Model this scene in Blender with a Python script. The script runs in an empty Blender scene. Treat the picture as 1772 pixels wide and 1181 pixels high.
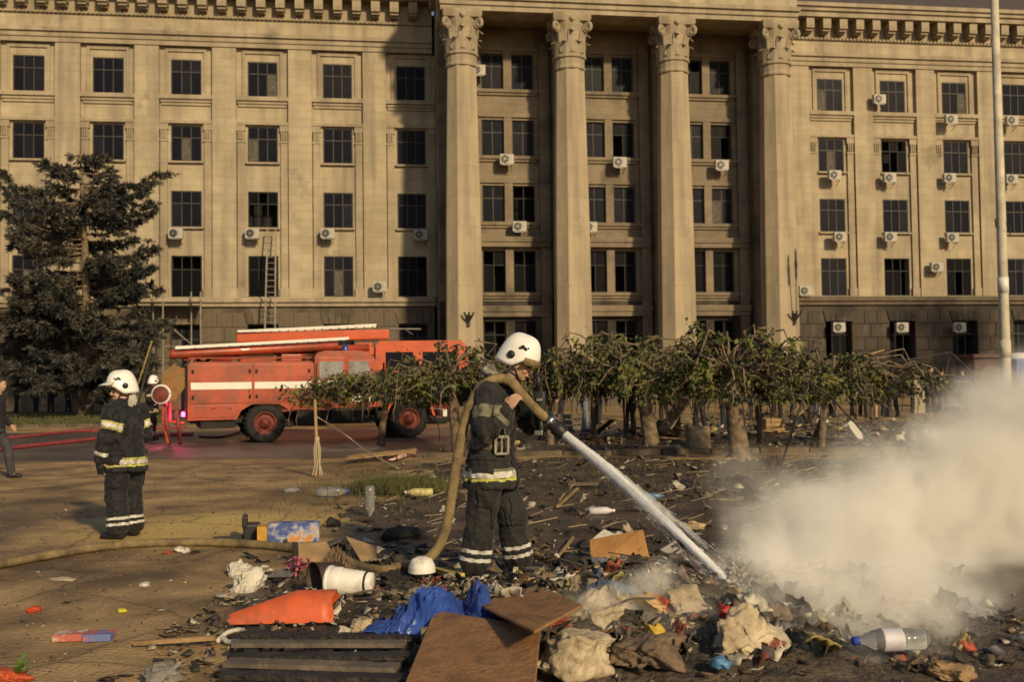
import bpy, bmesh, math, random
import numpy as np
from mathutils import Vector, Matrix, Euler, noise as mnoise

random.seed(7); RNG = np.random.default_rng(7)
scene = bpy.context.scene
PI = math.pi; rad = math.radians

# ------------------------------------------------------------------ camera
FPX, CX, CY, CAM_H = 1775.0, 886.0, 590.5, 1.6
PITCH = math.atan(63.5 / FPX); ROLL = rad(0.75)
_F = Vector((0, math.cos(PITCH), math.sin(PITCH)))
_U0 = Vector((0, -math.sin(PITCH), math.cos(PITCH))); _R0 = Vector((1, 0, 0))
_R = _R0 * math.cos(ROLL) - _U0 * math.sin(ROLL)
_U = _U0 * math.cos(ROLL) + _R0 * math.sin(ROLL)
cam_data = bpy.data.cameras.new('camera')
cam = bpy.data.objects.new('camera', cam_data)
scene.collection.objects.link(cam)
cam.matrix_world = Matrix(((_R.x, _U.x, -_F.x, 0), (_R.y, _U.y, -_F.y, 0), (_R.z, _U.z, -_F.z, CAM_H), (0, 0, 0, 1)))
cam_data.sensor_width = 36.0
cam_data.lens = 36.0 * FPX / 1772.0
cam_data.clip_start = 0.1; cam_data.clip_end = 2000
cam_data.dof.use_dof = True
cam_data.dof.focus_distance = 8.2
cam_data.dof.aperture_fstop = 3.2
scene.camera = cam

# ------------------------------------------------------------------ light
SUN_AZ = rad(29.0)          # the lamps stand behind the camera, to its right
SUN_EL = rad(25.0)
world = bpy.data.worlds.new('World'); scene.world = world; world.use_nodes = True
wn = world.node_tree.nodes; wl = world.node_tree.links
sky = wn.new('ShaderNodeTexSky'); sky.sky_type = 'NISHITA'; sky.sun_disc = False
sky.sun_elevation = SUN_EL
sky.sun_rotation = PI - SUN_AZ
sky.air_density = 1.0; sky.dust_density = 1.0; sky.ozone_density = 1.0
bg = wn['Background']; bg.inputs['Strength'].default_value = 0.042
wl.new(sky.outputs['Color'], bg.inputs['Color'])
sun_d = bpy.data.lights.new('street_light', 'SUN'); sun_d.energy = 2.2; sun_d.angle = rad(3.0)
sun_d.color = (1.0, 0.775, 0.455)
sun = bpy.data.objects.new('street_light', sun_d); scene.collection.objects.link(sun)
sun.location = (15, -20, 20)
_sd = Vector((math.sin(SUN_AZ) * math.cos(SUN_EL), -math.cos(SUN_AZ) * math.cos(SUN_EL), math.sin(SUN_EL)))
sun.rotation_euler = _sd.to_track_quat('Z', 'Y').to_euler()

scene.view_settings.view_transform = 'Standard'
scene.view_settings.look = 'None'
scene.view_settings.exposure = 0.85
scene.view_settings.gamma = 1.0
scene.view_settings.use_curve_mapping = False
cy_ = scene.cycles
cy_.use_denoising = True
cy_.max_bounces = 8; cy_.diffuse_bounces = 3; cy_.glossy_bounces = 3; cy_.transmission_bounces = 6
cy_.transparent_max_bounces = 12; cy_.volume_bounces = 8
cy_.volume_step_rate = 1.0; cy_.volume_max_steps = 128
cy_.sample_clamp_indirect = 6.0
cy_.caustics_reflective = False; cy_.caustics_refractive = False

# ------------------------------------------------------------------ where a pixel of the photograph lies in the place
def ray(px, py):
    return _F * FPX + _R * (px - CX) + _U * (CY - py)
def G(px, py, z=0.0):
    d = ray(px, py); t = (z - CAM_H) / d.z
    return Vector((d.x * t, d.y * t, z))
def A(px, py, Y):
    d = ray(px, py); t = Y / d.y
    return Vector((d.x * t, Y, CAM_H + d.z * t))

# ------------------------------------------------------------------ objects and meshes
COL = scene.collection
def tag(o, label=None, cat=None, group=None, kind=None):
    if label: o['label'] = label
    if cat: o['category'] = cat
    if group: o['group'] = group
    if kind: o['kind'] = kind
    return o
def empty(name, loc=(0, 0, 0), rz=0.0, parent=None):
    o = bpy.data.objects.new(name, None); COL.objects.link(o)
    o.location = loc; o.rotation_euler = (0, 0, rz); o.empty_display_size = 0.2
    if parent: o.parent = parent
    return o
def link(name, me, parent=None, loc=None, rot=None, scale=None):
    o = bpy.data.objects.new(name, me); COL.objects.link(o)
    if parent is not None: o.parent = parent
    if loc is not None: o.location = loc
    if rot is not None: o.rotation_euler = rot
    if scale is not None: o.scale = (scale,) * 3 if isinstance(scale, (int, float)) else scale
    return o
def copy_tree(o, parent=None):
    c = o.copy(); COL.objects.link(c); c.parent = parent
    for ch in list(o.children): copy_tree(ch, c)
    return c
def rotm(d):
    return Vector(d).normalized().to_track_quat('Z', 'Y').to_matrix()

class MB:
    """collects shapes of one part; build() links them as one mesh"""
    def __init__(s): s.v = []; s.f = []
    def add(s, vs, fs):
        b = len(s.v); s.v += [tuple(x) for x in vs]; s.f += [tuple(i + b for i in q) for q in fs]; return s
    def box(s, x0, x1, y0, y1, z0, z1, M=None):
        vs = [Vector((x, y, z)) for z in (z0, z1) for y in (y0, y1) for x in (x0, x1)]
        if M is not None: vs = [M @ v for v in vs]
        return s.add(vs, [(0, 2, 3, 1), (4, 5, 7, 6), (0, 1, 5, 4), (2, 6, 7, 3), (0, 4, 6, 2), (1, 3, 7, 5)])
    def bevbox(s, x0, x1, y0, y1, z0, z1, b=0.02, M=None):
        bm = bmesh.new(); bmesh.ops.create_cube(bm, size=1)
        for v in bm.verts:
            v.co = Vector(((x0 + x1) / 2 + v.co.x * (x1 - x0), (y0 + y1) / 2 + v.co.y * (y1 - y0), (z0 + z1) / 2 + v.co.z * (z1 - z0)))
        bmesh.ops.bevel(bm, geom=list(bm.edges), offset=b, segments=2, affect='EDGES', profile=0.6)
        bm.verts.index_update()
        vs = [(M @ v.co if M is not None else v.co.copy()) for v in bm.verts]
        fs = [[v.index for v in f.verts] for f in bm.faces]; bm.free()
        return s.add(vs, fs)
    def bar(s, p, q, w, h=None, up=(0, 0, 1)):
        p, q = Vector(p), Vector(q); h = h or w; d = (q - p); L = d.length; d.normalize()
        u = Vector(up)
        if abs(u.dot(d)) > 0.97: u = Vector((1, 0, 0))
        r = d.cross(u).normalized(); u = r.cross(d)
        vs = [p + d * (L * k) + r * (a * w / 2) + u * (b * h / 2) for k in (0, 1) for a, b in ((-1, -1), (1, -1), (1, 1), (-1, 1))]
        return s.add(vs, [(0, 3, 2, 1), (4, 5, 6, 7), (0, 1, 5, 4), (1, 2, 6, 5), (2, 3, 7, 6), (3, 0, 4, 7)])
    def tube(s, pts, r, n=8, cap=True, flat=1.0):
        pts = [Vector(p) for p in pts]; m = len(pts)
        rs = r if isinstance(r, (list, tuple)) else [r] * m
        vs = []; prev = None
        for i, p in enumerate(pts):
            d = (pts[min(i + 1, m - 1)] - pts[max(i - 1, 0)])
            if d.length < 1e-9: d = Vector((0, 0, 1))
            d.normalize()
            if prev is None:
                a = Vector((0, 0, 1)) if abs(d.z) < 0.9 else Vector((0, 1, 0))
                u = (a - d * a.dot(d)).normalized()
            else:
                u = (prev - d * prev.dot(d)).normalized()
            prev = u; w = d.cross(u)
            for k in range(n):
                t = 2 * PI * k / n
                vs.append(p + u * (math.cos(t) * rs[i] * flat) + w * (math.sin(t) * rs[i]))
        fs = [(i * n + k, i * n + (k + 1) % n, (i + 1) * n + (k + 1) % n, (i + 1) * n + k) for i in range(m - 1) for k in range(n)]
        if cap: fs += [tuple(reversed(range(n))), tuple((m - 1) * n + k for k in range(n))]
        return s.add(vs, fs)
    def lathe(s, prof, n=16, M=None, cap=True, ph=0.0):
        vs = []
        for r, z in prof:
            for k in range(n):
                t = 2 * PI * k / n + ph
                v = Vector((r * math.cos(t), r * math.sin(t), z)); vs.append(M @ v if M is not None else v)
        m = len(prof)
        fs = [(i * n + k, i * n + (k + 1) % n, (i + 1) * n + (k + 1) % n, (i + 1) * n + k) for i in range(m - 1) for k in range(n)]
        if cap: fs += [tuple(reversed(range(n))), tuple((m - 1) * n + k for k in range(n))]
        return s.add(vs, fs)
    def prism(s, poly, y0, y1, M=None):
        """polygon in x,z pushed along y"""
        n = len(poly)
        vs = [Vector((x, y, z)) for y in (y0, y1) for x, z in poly]
        if M is not None: vs = [M @ v for v in vs]
        return s.add(vs, [tuple(range(n)), tuple(reversed(range(n, 2 * n)))] + [(i, i + n, (i + 1) % n + n, (i + 1) % n) for i in range(n)])
    def blob(s, c, r, sub=3, amp=0.25, freq=1.6, seed=0, M=None):
        bm = bmesh.new(); bmesh.ops.create_icosphere(bm, subdivisions=sub, radius=1)
        r = Vector(r) if not isinstance(r, (int, float)) else Vector((r, r, r)); off = Vector((seed * 3.1, seed * 1.7, seed * 2.3))
        vs = []
        for v in bm.verts:
            k = 1 + amp * mnoise.noise(v.co * freq + off) * 1.6 + amp * 0.6 * mnoise.noise(v.co * freq * 2.7 + off)
            q = Vector((v.co.x * r.x * k, v.co.y * r.y * k, v.co.z * r.z * k))
            if M is not None: q = M @ q
            vs.append(Vector(c) + q)
        fs = [[v.index for v in f.verts] for f in bm.faces]; bm.free()
        return s.add(vs, fs)
    def mesh(s, m, smooth=False, name='mesh'):
        me = bpy.data.meshes.new(name); me.from_pydata(s.v, [], s.f)
        if m: me.materials.append(m)
        if smooth: me.shade_smooth()
        me.update(); return me
    def build(s, name, m, parent=None, smooth=False, loc=None, rot=None):
        return link(name, s.mesh(m, smooth, name), parent, loc, rot)

def np_mesh(name, V, Fc, m, smooth=False):
    """V (n,3), Fc (k,3 or 4)"""
    V = np.asarray(V, dtype=np.float32); Fc = np.asarray(Fc, dtype=np.int32); k = Fc.shape[1]
    me = bpy.data.meshes.new(name)
    me.vertices.add(len(V)); me.vertices.foreach_set('co', V.ravel())
    me.loops.add(Fc.size); me.loops.foreach_set('vertex_index', Fc.ravel())
    me.polygons.add(len(Fc)); me.polygons.foreach_set('loop_start', np.arange(0, Fc.size, k, dtype=np.int32))
    me.update(calc_edges=True); me.validate()
    if m: me.materials.append(m)
    if smooth: me.shade_smooth()
    return me

def fused(mb, voxel, m, name, smooth_it=4, wrinkle=0.0, wscale=0.12, seed=0):
    """one continuous skin grown over the overlapping limbs of mb"""
    me = mb.mesh(m, True, name)
    o = bpy.data.objects.new('tmp', me); COL.objects.link(o)
    r = o.modifiers.new('r', 'REMESH'); r.mode = 'VOXEL'; r.voxel_size = voxel; r.use_smooth_shade = True
    if smooth_it:
        s = o.modifiers.new('s', 'SMOOTH'); s.factor = 0.5; s.iterations = smooth_it
    dg = bpy.context.evaluated_depsgraph_get()
    out = bpy.data.meshes.new_from_object(o.evaluated_get(dg))
    bpy.data.objects.remove(o); out.name = name
    if wrinkle:
        off = Vector((seed * 5.3, seed * 2.1, seed * 3.7)); nv = len(out.vertices)
        nr = np.zeros(nv * 3, np.float32); out.vertices.foreach_get('normal', nr); nr = nr.reshape(-1, 3)
        co = np.zeros(nv * 3, np.float32); out.vertices.foreach_get('co', co); co = co.reshape(-1, 3)
        d = np.array([wrinkle * (1 - 2.2 * abs(mnoise.noise(Vector((c[0] / wscale, c[1] / wscale, c[2] / wscale * 0.75)) + off)))
                      + wrinkle * 0.4 * mnoise.noise(Vector(c) / (wscale * 0.4) + off) for c in co.tolist()], np.float32)
        co += nr * d[:, None]; out.vertices.foreach_set('co', co.ravel()); out.update()
    out.materials.clear()
    if m: out.materials.append(m)
    out.shade_smooth()
    return out

# ------------------------------------------------------------------ materials
MATS = {}
def mat(name, col, rough=0.7, var=0.25, scale=3.0, col2=None, metal=0.0, bump=0.0, bscale=None, spec=0.5, mix=None, detail=5.0, trans=0.0, ior=1.45, sheen=0.0, coat=0.0, lo=0.35, hi=0.65):
    """base colour broken up by noise between col and col2, plus fine relief"""
    if name in MATS: return MATS[name]
    m = bpy.data.materials.new(name); m.use_nodes = True; nt = m.node_tree; N = nt.nodes; L = nt.links
    b = N['Principled BSDF']
    b.inputs['Roughness'].default_value = rough; b.inputs['Metallic'].default_value = metal
    b.inputs['Specular IOR Level'].default_value = spec; b.inputs['IOR'].default_value = ior
    b.inputs['Transmission Weight'].default_value = trans
    b.inputs['Coat Weight'].default_value = coat; b.inputs['Sheen Weight'].default_value = sheen
    tc = N.new('ShaderNodeTexCoord')
    if col2 is None: col2 = tuple(c * (1 - var) for c in col)
    nz = N.new('ShaderNodeTexNoise'); nz.inputs['Scale'].default_value = scale; nz.inputs['Detail'].default_value = detail; nz.inputs['Roughness'].default_value = 0.62
    L.new(tc.outputs['Object'], nz.inputs['Vector'])
    rp = N.new('ShaderNodeValToRGB'); rp.color_ramp.elements[0].position = lo; rp.color_ramp.elements[1].position = hi
    rp.color_ramp.elements[0].color = (*col2, 1); rp.color_ramp.elements[1].color = (*col, 1)
    L.new(nz.outputs['Fac'], rp.inputs['Fac']); L.new(rp.outputs['Color'], b.inputs['Base Color'])
    if bump:
        bz = N.new('ShaderNodeTexNoise'); bz.inputs['Scale'].default_value = bscale or scale * 4; bz.inputs['Detail'].default_value = 6
        L.new(tc.outputs['Object'], bz.inputs['Vector'])
        bp = N.new('ShaderNodeBump'); bp.inputs['Strength'].default_value = bump; bp.inputs['Distance'].default_value = 0.042
        L.new(bz.outputs['Fac'], bp.inputs['Height']); L.new(bp.outputs['Normal'], b.inputs['Normal'])
    MATS[name] = m
    return m
def nodes(m): return m.node_tree.nodes, m.node_tree.links, m.node_tree.nodes['Principled BSDF']
# ================================================================== the setting
def stone_mat(name, c1, c2, soot=0.0, course=0.52, zone=None):
    """warm limestone in faint courses, weathered; soot = how much of it is blackened"""
    m = mat(name, c1, 0.88, col2=c2, scale=0.55, bump=0.25, bscale=9.0, lo=0.3, hi=0.7)
    N, L, b = nodes(m)
    tc = next(n for n in N if n.type == 'TEX_COORD'); rp = next(n for n in N if n.type == 'VALTORGB')
    mp = N.new('ShaderNodeMapping'); mp.inputs['Rotation'].default_value = (rad(90), 0, 0)
    L.new(tc.outputs['Object'], mp.inputs['Vector'])
    br = N.new('ShaderNodeTexBrick'); br.inputs['Scale'].default_value = 1.0
    br.inputs['Brick Width'].default_value = 1.3; br.inputs['Row Height'].default_value = course
    br.inputs['Mortar Size'].default_value = 0.02; br.inputs['Mortar Smooth'].default_value = 0.4
    br.inputs['Color1'].default_value = (1, 1, 1, 1); br.inputs['Color2'].default_value = (0.9, 0.88, 0.86, 1); br.inputs['Mortar'].default_value = (0.72, 0.68, 0.64, 1)
    L.new(mp.outputs['Vector'], br.inputs['Vector'])
    mx = N.new('ShaderNodeMix'); mx.data_type = 'RGBA'; mx.blend_type = 'MULTIPLY'; mx.inputs[0].default_value = 0.8
    L.new(rp.outputs['Color'], mx.inputs[6]); L.new(br.outputs['Color'], mx.inputs[7])
    last = mx.outputs[2]
    # rain streaks
    sm = N.new('ShaderNodeMapping'); sm.inputs['Scale'].default_value = (1.6, 1.6, 0.12); L.new(tc.outputs['Object'], sm.inputs['Vector'])
    sn = N.new('ShaderNodeTexNoise'); sn.inputs['Scale'].default_value = 1.0; sn.inputs['Detail'].default_value = 6; L.new(sm.outputs['Vector'], sn.inputs['Vector'])
    sr = N.new('ShaderNodeMapRange'); sr.inputs['From Min'].default_value = 0.45; sr.inputs['From Max'].default_value = 0.75; sr.inputs['To Max'].default_value = 0.72
    L.new(sn.outputs['Fac'], sr.inputs['Value'])
    m2 = N.new('ShaderNodeMix'); m2.data_type = 'RGBA'; m2.inputs[7].default_value = (0.17, 0.14, 0.105, 1)
    L.new(sr.outputs['Result'], m2.inputs[0]); L.new(last, m2.inputs[6]); last = m2.outputs[2]
    if soot:
        n3 = N.new('ShaderNodeTexNoise'); n3.inputs['Scale'].default_value = 0.33; n3.inputs['Detail'].default_value = 7; n3.inputs['Roughness'].default_value = 0.65
        L.new(tc.outputs['Object'], n3.inputs['Vector'])
        r3 = N.new('ShaderNodeMapRange'); r3.inputs['From Min'].default_value = 0.62 - soot * 0.3; r3.inputs['From Max'].default_value = 0.85 - soot * 0.25; r3.inputs['To Max'].default_value = 0.93
        L.new(n3.outputs['Fac'], r3.inputs['Value'])
        m3 = N.new('ShaderNodeMix'); m3.data_type = 'RGBA'; m3.inputs[7].default_value = (0.022, 0.019, 0.017, 1)
        L.new(r3.outputs['Result'], m3.inputs[0]); L.new(last, m3.inputs[6]); last = m3.outputs[2]
    L.new(last, b.inputs['Base Color'])
    return m
STONE = stone_mat('limestone', (0.47, 0.395, 0.265), (0.33, 0.27, 0.18), soot=0.06)
STONE_D = stone_mat('limestone_trim', (0.43, 0.355, 0.245), (0.28, 0.23, 0.155), soot=0.08)
STONE_COL = stone_mat('limestone_column', (0.47, 0.385, 0.255), (0.37, 0.30, 0.20), soot=0.12, course=1.7)
RUST = stone_mat('base_stone', (0.15, 0.115, 0.074), (0.085, 0.065, 0.045), soot=0.4, course=0.9)
RUST_B = stone_mat('burnt_base_stone', (0.125, 0.093, 0.063), (0.06, 0.046, 0.034), soot=1.0, course=0.9)
STONE_P = stone_mat('shaded_limestone', (0.28, 0.225, 0.15), (0.17, 0.135, 0.092), soot=0.38)  # shade behind the columns put into the colour: darker stone with added blackening
M_ROOF = mat('roof_metal', (0.10, 0.075, 0.065), 0.7, 0.3, 2.0)
M_DARK = mat('dark_room', (0.012, 0.012, 0.014), 0.95, 0.3, 2.0)
M_FRAME = mat('window_frame_paint', (0.045, 0.037, 0.033), 0.6, 0.4, 3.0)
M_FRAME2 = mat('burnt_window_frame', (0.03, 0.026, 0.024), 0.8, 0.4, 3.0)
M_GLASS = mat('window_glass', (0.011, 0.012, 0.019), 0.3, 0.35, 0.9, spec=0.06, bump=0.05, bscale=1.2)
M_GLASS2 = mat('dusty_window_glass', (0.018, 0.018, 0.024), 0.45, 0.4, 0.8, spec=0.06)
M_GLASS3 = mat('smoked_window_glass', (0.006, 0.006, 0.008), 0.4, 0.3, 0.9, spec=0.05)
M_CURTAIN = mat('curtain_cloth', (0.13, 0.115, 0.09), 0.9, 0.6, 4.0)
M_ACBOX = mat('ac_casing', (0.44, 0.41, 0.35), 0.5, 0.35, 5.0)
M_BLACK = mat('black_plastic', (0.018, 0.018, 0.02), 0.5, 0.3, 8.0)
M_STEEL = mat('worn_steel', (0.30, 0.28, 0.26), 0.45, 0.4, 6.0, metal=0.7)
M_IRON = mat('dark_iron', (0.03, 0.027, 0.025), 0.6, 0.4, 6.0)
M_BARK = mat('bark', (0.24, 0.175, 0.11), 0.95, col2=(0.09, 0.064, 0.043), scale=7, bump=0.9, bscale=18)
M_PIPE = mat('drain_pipe_metal', (0.07, 0.062, 0.055), 0.6, 0.3, 3.0)

# ---- ground
def make_ground_mat():
    m = mat('trodden_asphalt', (0.47, 0.31, 0.14), 0.72, col2=(0.17, 0.11, 0.052), scale=1.1, bump=0.8, bscale=34, detail=9, lo=0.36, hi=0.62)
    N, L, b = nodes(m); tc = next(n for n in N if n.type == 'TEX_COORD'); rp = next(n for n in N if n.type == 'VALTORGB')
    # large damp blotches: darker and smoother
    w = N.new('ShaderNodeTexNoise'); w.inputs['Scale'].default_value = 0.28; w.inputs['Detail'].default_value = 7; w.inputs['Roughness'].default_value = 0.6; w.inputs['Distortion'].default_value = 0.6
    L.new(tc.outputs['Object'], w.inputs['Vector'])
    r = N.new('ShaderNodeMapRange'); r.inputs['From Min'].default_value = 0.47; r.inputs['From Max'].default_value = 0.60
    L.new(w.outputs['Fac'], r.inputs['Value'])
    mx = N.new('ShaderNodeMix'); mx.data_type = 'RGBA'; mx.blend_type = 'MULTIPLY'; mx.inputs[7].default_value = (0.55, 0.53, 0.52, 1)
    L.new(r.outputs['Result'], mx.inputs[0]); L.new(rp.outputs['Color'], mx.inputs[6])
    rr = N.new('ShaderNodeMapRange'); rr.inputs['To Min'].default_value = 0.82; rr.inputs['To Max'].default_value = 0.34
    L.new(r.outputs['Result'], rr.inputs['Value']); L.new(rr.outputs['Result'], b.inputs['Roughness'])
    # fine pale grit
    g = N.new('ShaderNodeTexVoronoi'); g.inputs['Scale'].default_value = 22; L.new(tc.outputs['Object'], g.inputs['Vector'])
    gr = N.new('ShaderNodeMapRange'); gr.inputs['From Min'].default_value = 0.16; gr.inputs['From Max'].default_value = 0.08; gr.inputs['To Max'].default_value = 0.4
    L.new(g.outputs['Distance'], gr.inputs['Value'])
    gm = N.new('ShaderNodeMix'); gm.data_type = 'RGBA'; gm.inputs[7].default_value = (0.36, 0.29, 0.2, 1)
    L.new(gr.outputs['Result'], gm.inputs[0]); L.new(mx.outputs[2], gm.inputs[6])
    # a pool of yellow lamplight painted into the asphalt colour, left of the middle
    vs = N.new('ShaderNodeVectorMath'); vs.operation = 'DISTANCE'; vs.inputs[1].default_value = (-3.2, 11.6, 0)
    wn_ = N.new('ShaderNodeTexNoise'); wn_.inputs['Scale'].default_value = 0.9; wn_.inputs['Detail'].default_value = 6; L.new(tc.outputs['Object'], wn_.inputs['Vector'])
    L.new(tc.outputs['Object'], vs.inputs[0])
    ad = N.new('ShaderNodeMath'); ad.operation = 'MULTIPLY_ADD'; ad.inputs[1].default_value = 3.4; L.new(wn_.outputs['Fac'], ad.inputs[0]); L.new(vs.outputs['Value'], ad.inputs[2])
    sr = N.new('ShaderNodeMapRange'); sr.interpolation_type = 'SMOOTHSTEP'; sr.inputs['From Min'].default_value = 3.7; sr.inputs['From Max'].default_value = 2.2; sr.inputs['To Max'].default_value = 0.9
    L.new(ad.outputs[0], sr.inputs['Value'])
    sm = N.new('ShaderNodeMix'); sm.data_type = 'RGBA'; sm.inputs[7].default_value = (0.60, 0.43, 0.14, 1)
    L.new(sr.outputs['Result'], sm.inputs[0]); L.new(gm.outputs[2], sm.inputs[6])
    # wandering cracks
    wv = N.new('ShaderNodeVectorMath'); wv.operation = 'MULTIPLY_ADD'; wv.inputs[1].default_value = (.5, .5, 0); L.new(wn_.outputs['Color'], wv.inputs[0]); L.new(tc.outputs['Object'], wv.inputs[2])
    vc = N.new('ShaderNodeTexVoronoi'); vc.feature = 'DISTANCE_TO_EDGE'; vc.inputs['Scale'].default_value = .62; L.new(wv.outputs[0], vc.inputs['Vector'])
    cr = N.new('ShaderNodeMapRange'); cr.inputs['From Min'].default_value = .016; cr.inputs['From Max'].default_value = .004; cr.inputs['To Max'].default_value = .42; L.new(vc.outputs['Distance'], cr.inputs['Value'])
    cm = N.new('ShaderNodeMix'); cm.data_type = 'RGBA'; cm.inputs[7].default_value = (.035, .027, .02, 1); L.new(cr.outputs[0], cm.inputs[0]); L.new(sm.outputs[2], cm.inputs[6])
    L.new(cm.outputs[2], b.inputs['Base Color'])
    return m
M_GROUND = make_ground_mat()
M_SOIL = mat('burnt_wet_soil', (0.13, 0.088, 0.055), 0.48, col2=(0.022, 0.0175, 0.015), scale=1.7, bump=1.0, bscale=16, detail=9, lo=0.34, hi=0.66)
M_ROAD = mat('wet_road_asphalt', (0.12, 0.10, 0.083), 0.4, col2=(0.055, 0.047, 0.043), scale=0.7, bump=0.35, bscale=30, detail=8)
M_KERB = mat('kerb_stone', (0.15, 0.115, 0.075), 0.9, 0.6, 3, bump=0.5)
M_LAWN = mat('lawn_soil', (0.045, 0.042, 0.022), 0.95, 0.4, 2.0, bump=0.5)

def grid_mesh(name, xs, ys, zf, m, smooth=True):
    X, Y = np.meshgrid(xs, ys); Z = zf(X, Y); V = np.stack([X, Y, Z], -1).reshape(-1, 3)
    nx, ny = len(xs), len(ys); i = np.arange(nx * ny).reshape(ny, nx)
    Fc = np.stack([i[:-1, :-1], i[:-1, 1:], i[1:, 1:], i[1:, :-1]], -1).reshape(-1, 4)
    return np_mesh(name, V, Fc, m, smooth)
def vnoise(X, Y, s, seed=0.0):
    f = np.vectorize(lambda a, b: mnoise.noise(Vector((a / s + seed, b / s - seed, seed * 0.7))))
    return f(X, Y)
gx = np.concatenate([np.linspace(-400, -40, 10), np.linspace(-30, 30, 90), np.linspace(40, 400, 10)])
gy = np.concatenate([np.linspace(-200, -5, 10), np.linspace(0, 40, 90), np.linspace(45, 500, 14)])
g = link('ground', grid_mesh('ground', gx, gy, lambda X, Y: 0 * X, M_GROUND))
tag(g, 'brown littered asphalt square in front of the long stone building', 'ground', kind='structure')

def soil_z(X, Y):
    n1 = vnoise(X, Y, 1.1, 3.3); n2 = vnoise(X, Y, 0.33, 8.1); n3 = vnoise(X, Y, 3.0, 1.2)
    edge = np.minimum(np.minimum(X + 2.1, 9.5 - X) * 0.6, np.minimum(Y - 4.0, 20.2 - Y) * 0.6) + 0.7 * n3
    k = np.clip(edge, -0.5, 1.0)
    return 0.05 * k + (0.035 * n1 + 0.022 * n2) * np.clip(k + 0.1, 0, 1) - 0.008
def soil_h(x, y):
    return max(0.0, float(soil_z(np.array([[x]]), np.array([[y]]))[0, 0]))
sx = np.arange(-3.6, 11, 0.11); sy = np.concatenate([np.arange(4.2, 12, 0.09), np.arange(12, 21.2, 0.16)])
s_ = link('soil_bed', grid_mesh('soil_bed', sx, sy, soil_z, M_SOIL))
tag(s_, 'churned dark wet soil of the trampled bed across the middle', 'soil', kind='structure')

# road in front of the fire engine, lawn strip under the spruce, kerbs
r_ = link('road', grid_mesh('road', np.linspace(-60, 60, 60), np.linspace(21.3, 33.5, 14), lambda X, Y: 0.004 + 0 * X, M_ROAD))
tag(r_, 'wet dark asphalt road under the fire engine', 'road', kind='structure')
kerb = empty('kerb', (0, 0, 0))
kme = MB().bevbox(-0.49, 0.49, -0.075, 0.075, -0.05, 0.11, 0.015).mesh(M_KERB, False, 'kerb_stone')
for i in range(22):
    link('kerb_stone', kme, kerb, loc=(-1.5 + i * 1.0, 20.95 + 0.03 * random.uniform(-1, 1), random.uniform(-0.015, 0.01)), rot=(0, 0, rad(random.uniform(-0.6, 0.6))))
tag(kerb, 'row of pale kerb stones behind the tree trunks', 'kerb', kind='structure')
kerb2 = empty('kerb', (0, 0, 0))
for i in range(26):
    link('kerb_stone', kme, kerb2, loc=(-31 + i * 1.0, 38.0 + 0.03 * random.uniform(-1, 1), random.uniform(-0.015, 0.01)), rot=(0, 0, rad(random.uniform(-0.6, 0.6))))
tag(kerb2, 'kerb stones along the lawn edge under the spruce', 'kerb', kind='structure')
lw = link('lawn', grid_mesh('lawn', np.linspace(-31.5, -5.5, 40), np.linspace(38.1, 57, 24), lambda X, Y: 0.06 + 0.03 * vnoise(X, Y, 2.0), M_LAWN))
tag(lw, 'dark lawn strip under the spruce tree', 'lawn', kind='structure')
M_GRASS = mat('grass_blades', (0.11, 0.105, 0.028), 0.8, col2=(0.05, 0.06, 0.02), scale=2.0)
def grass_mesh(name, n, xf, h, w, m, zf=None):
    V = []; Fc = []
    for i in range(n):
        x, y = xf(); z = zf(x, y) if zf else 0.0
        a = random.uniform(0, 2 * PI); hh = h * random.uniform(0.5, 1.2); lx = random.gauss(0, 0.35) * hh; ly = random.gauss(0, 0.35) * hh
        b = len(V); V += [(x - w * math.cos(a), y - w * math.sin(a), z - 0.01), (x + w * math.cos(a), y + w * math.sin(a), z - 0.01), (x + lx, y + ly, z + hh)]
        Fc.append((b, b + 1, b + 2))
    return np_mesh(name, V, Fc, m)
gr = link('grass', grass_mesh('grass', 14000, lambda: (random.uniform(-31, -6), 38.3 + 12 * random.random() ** 1.5), 0.13, 0.02, M_GRASS, lambda x, y: 0.06))
tag(gr, 'short dull grass along the lawn under the spruce', 'grass', kind='stuff')

# ================================================================== the long stone building
TH = math.atan(1775 / 12400); BD = 64.8
bld = empty('office_building', (0, BD, 0), TH)
tag(bld, 'long pale stone office building with a giant columned portico and rows of dark windows', 'building')
class BB(MB):
    def b(s, u0, u1, v0, v1, z0, z1): return s.box(u0, u1, -v1, -v0, z0, z1)
def F(u, v, z): 
    """a point of the facade in the world"""
    return bld_M @ Vector((u, -v, z))
bld_M = Matrix.Translation((0, BD, 0)) @ Matrix.Rotation(TH, 4, 'Z')
ROWS = [(19.05, 21.25), (15.0, 17.2), (10.98, 13.2), (6.72, 9.25)]
GROW = (2.5, 5.0)
LC = [-33.47 + 4.54 * i for i in range(7)]; RC = [21.58 + 4.46 * i for i in range(5)]
WW = 0.9

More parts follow.
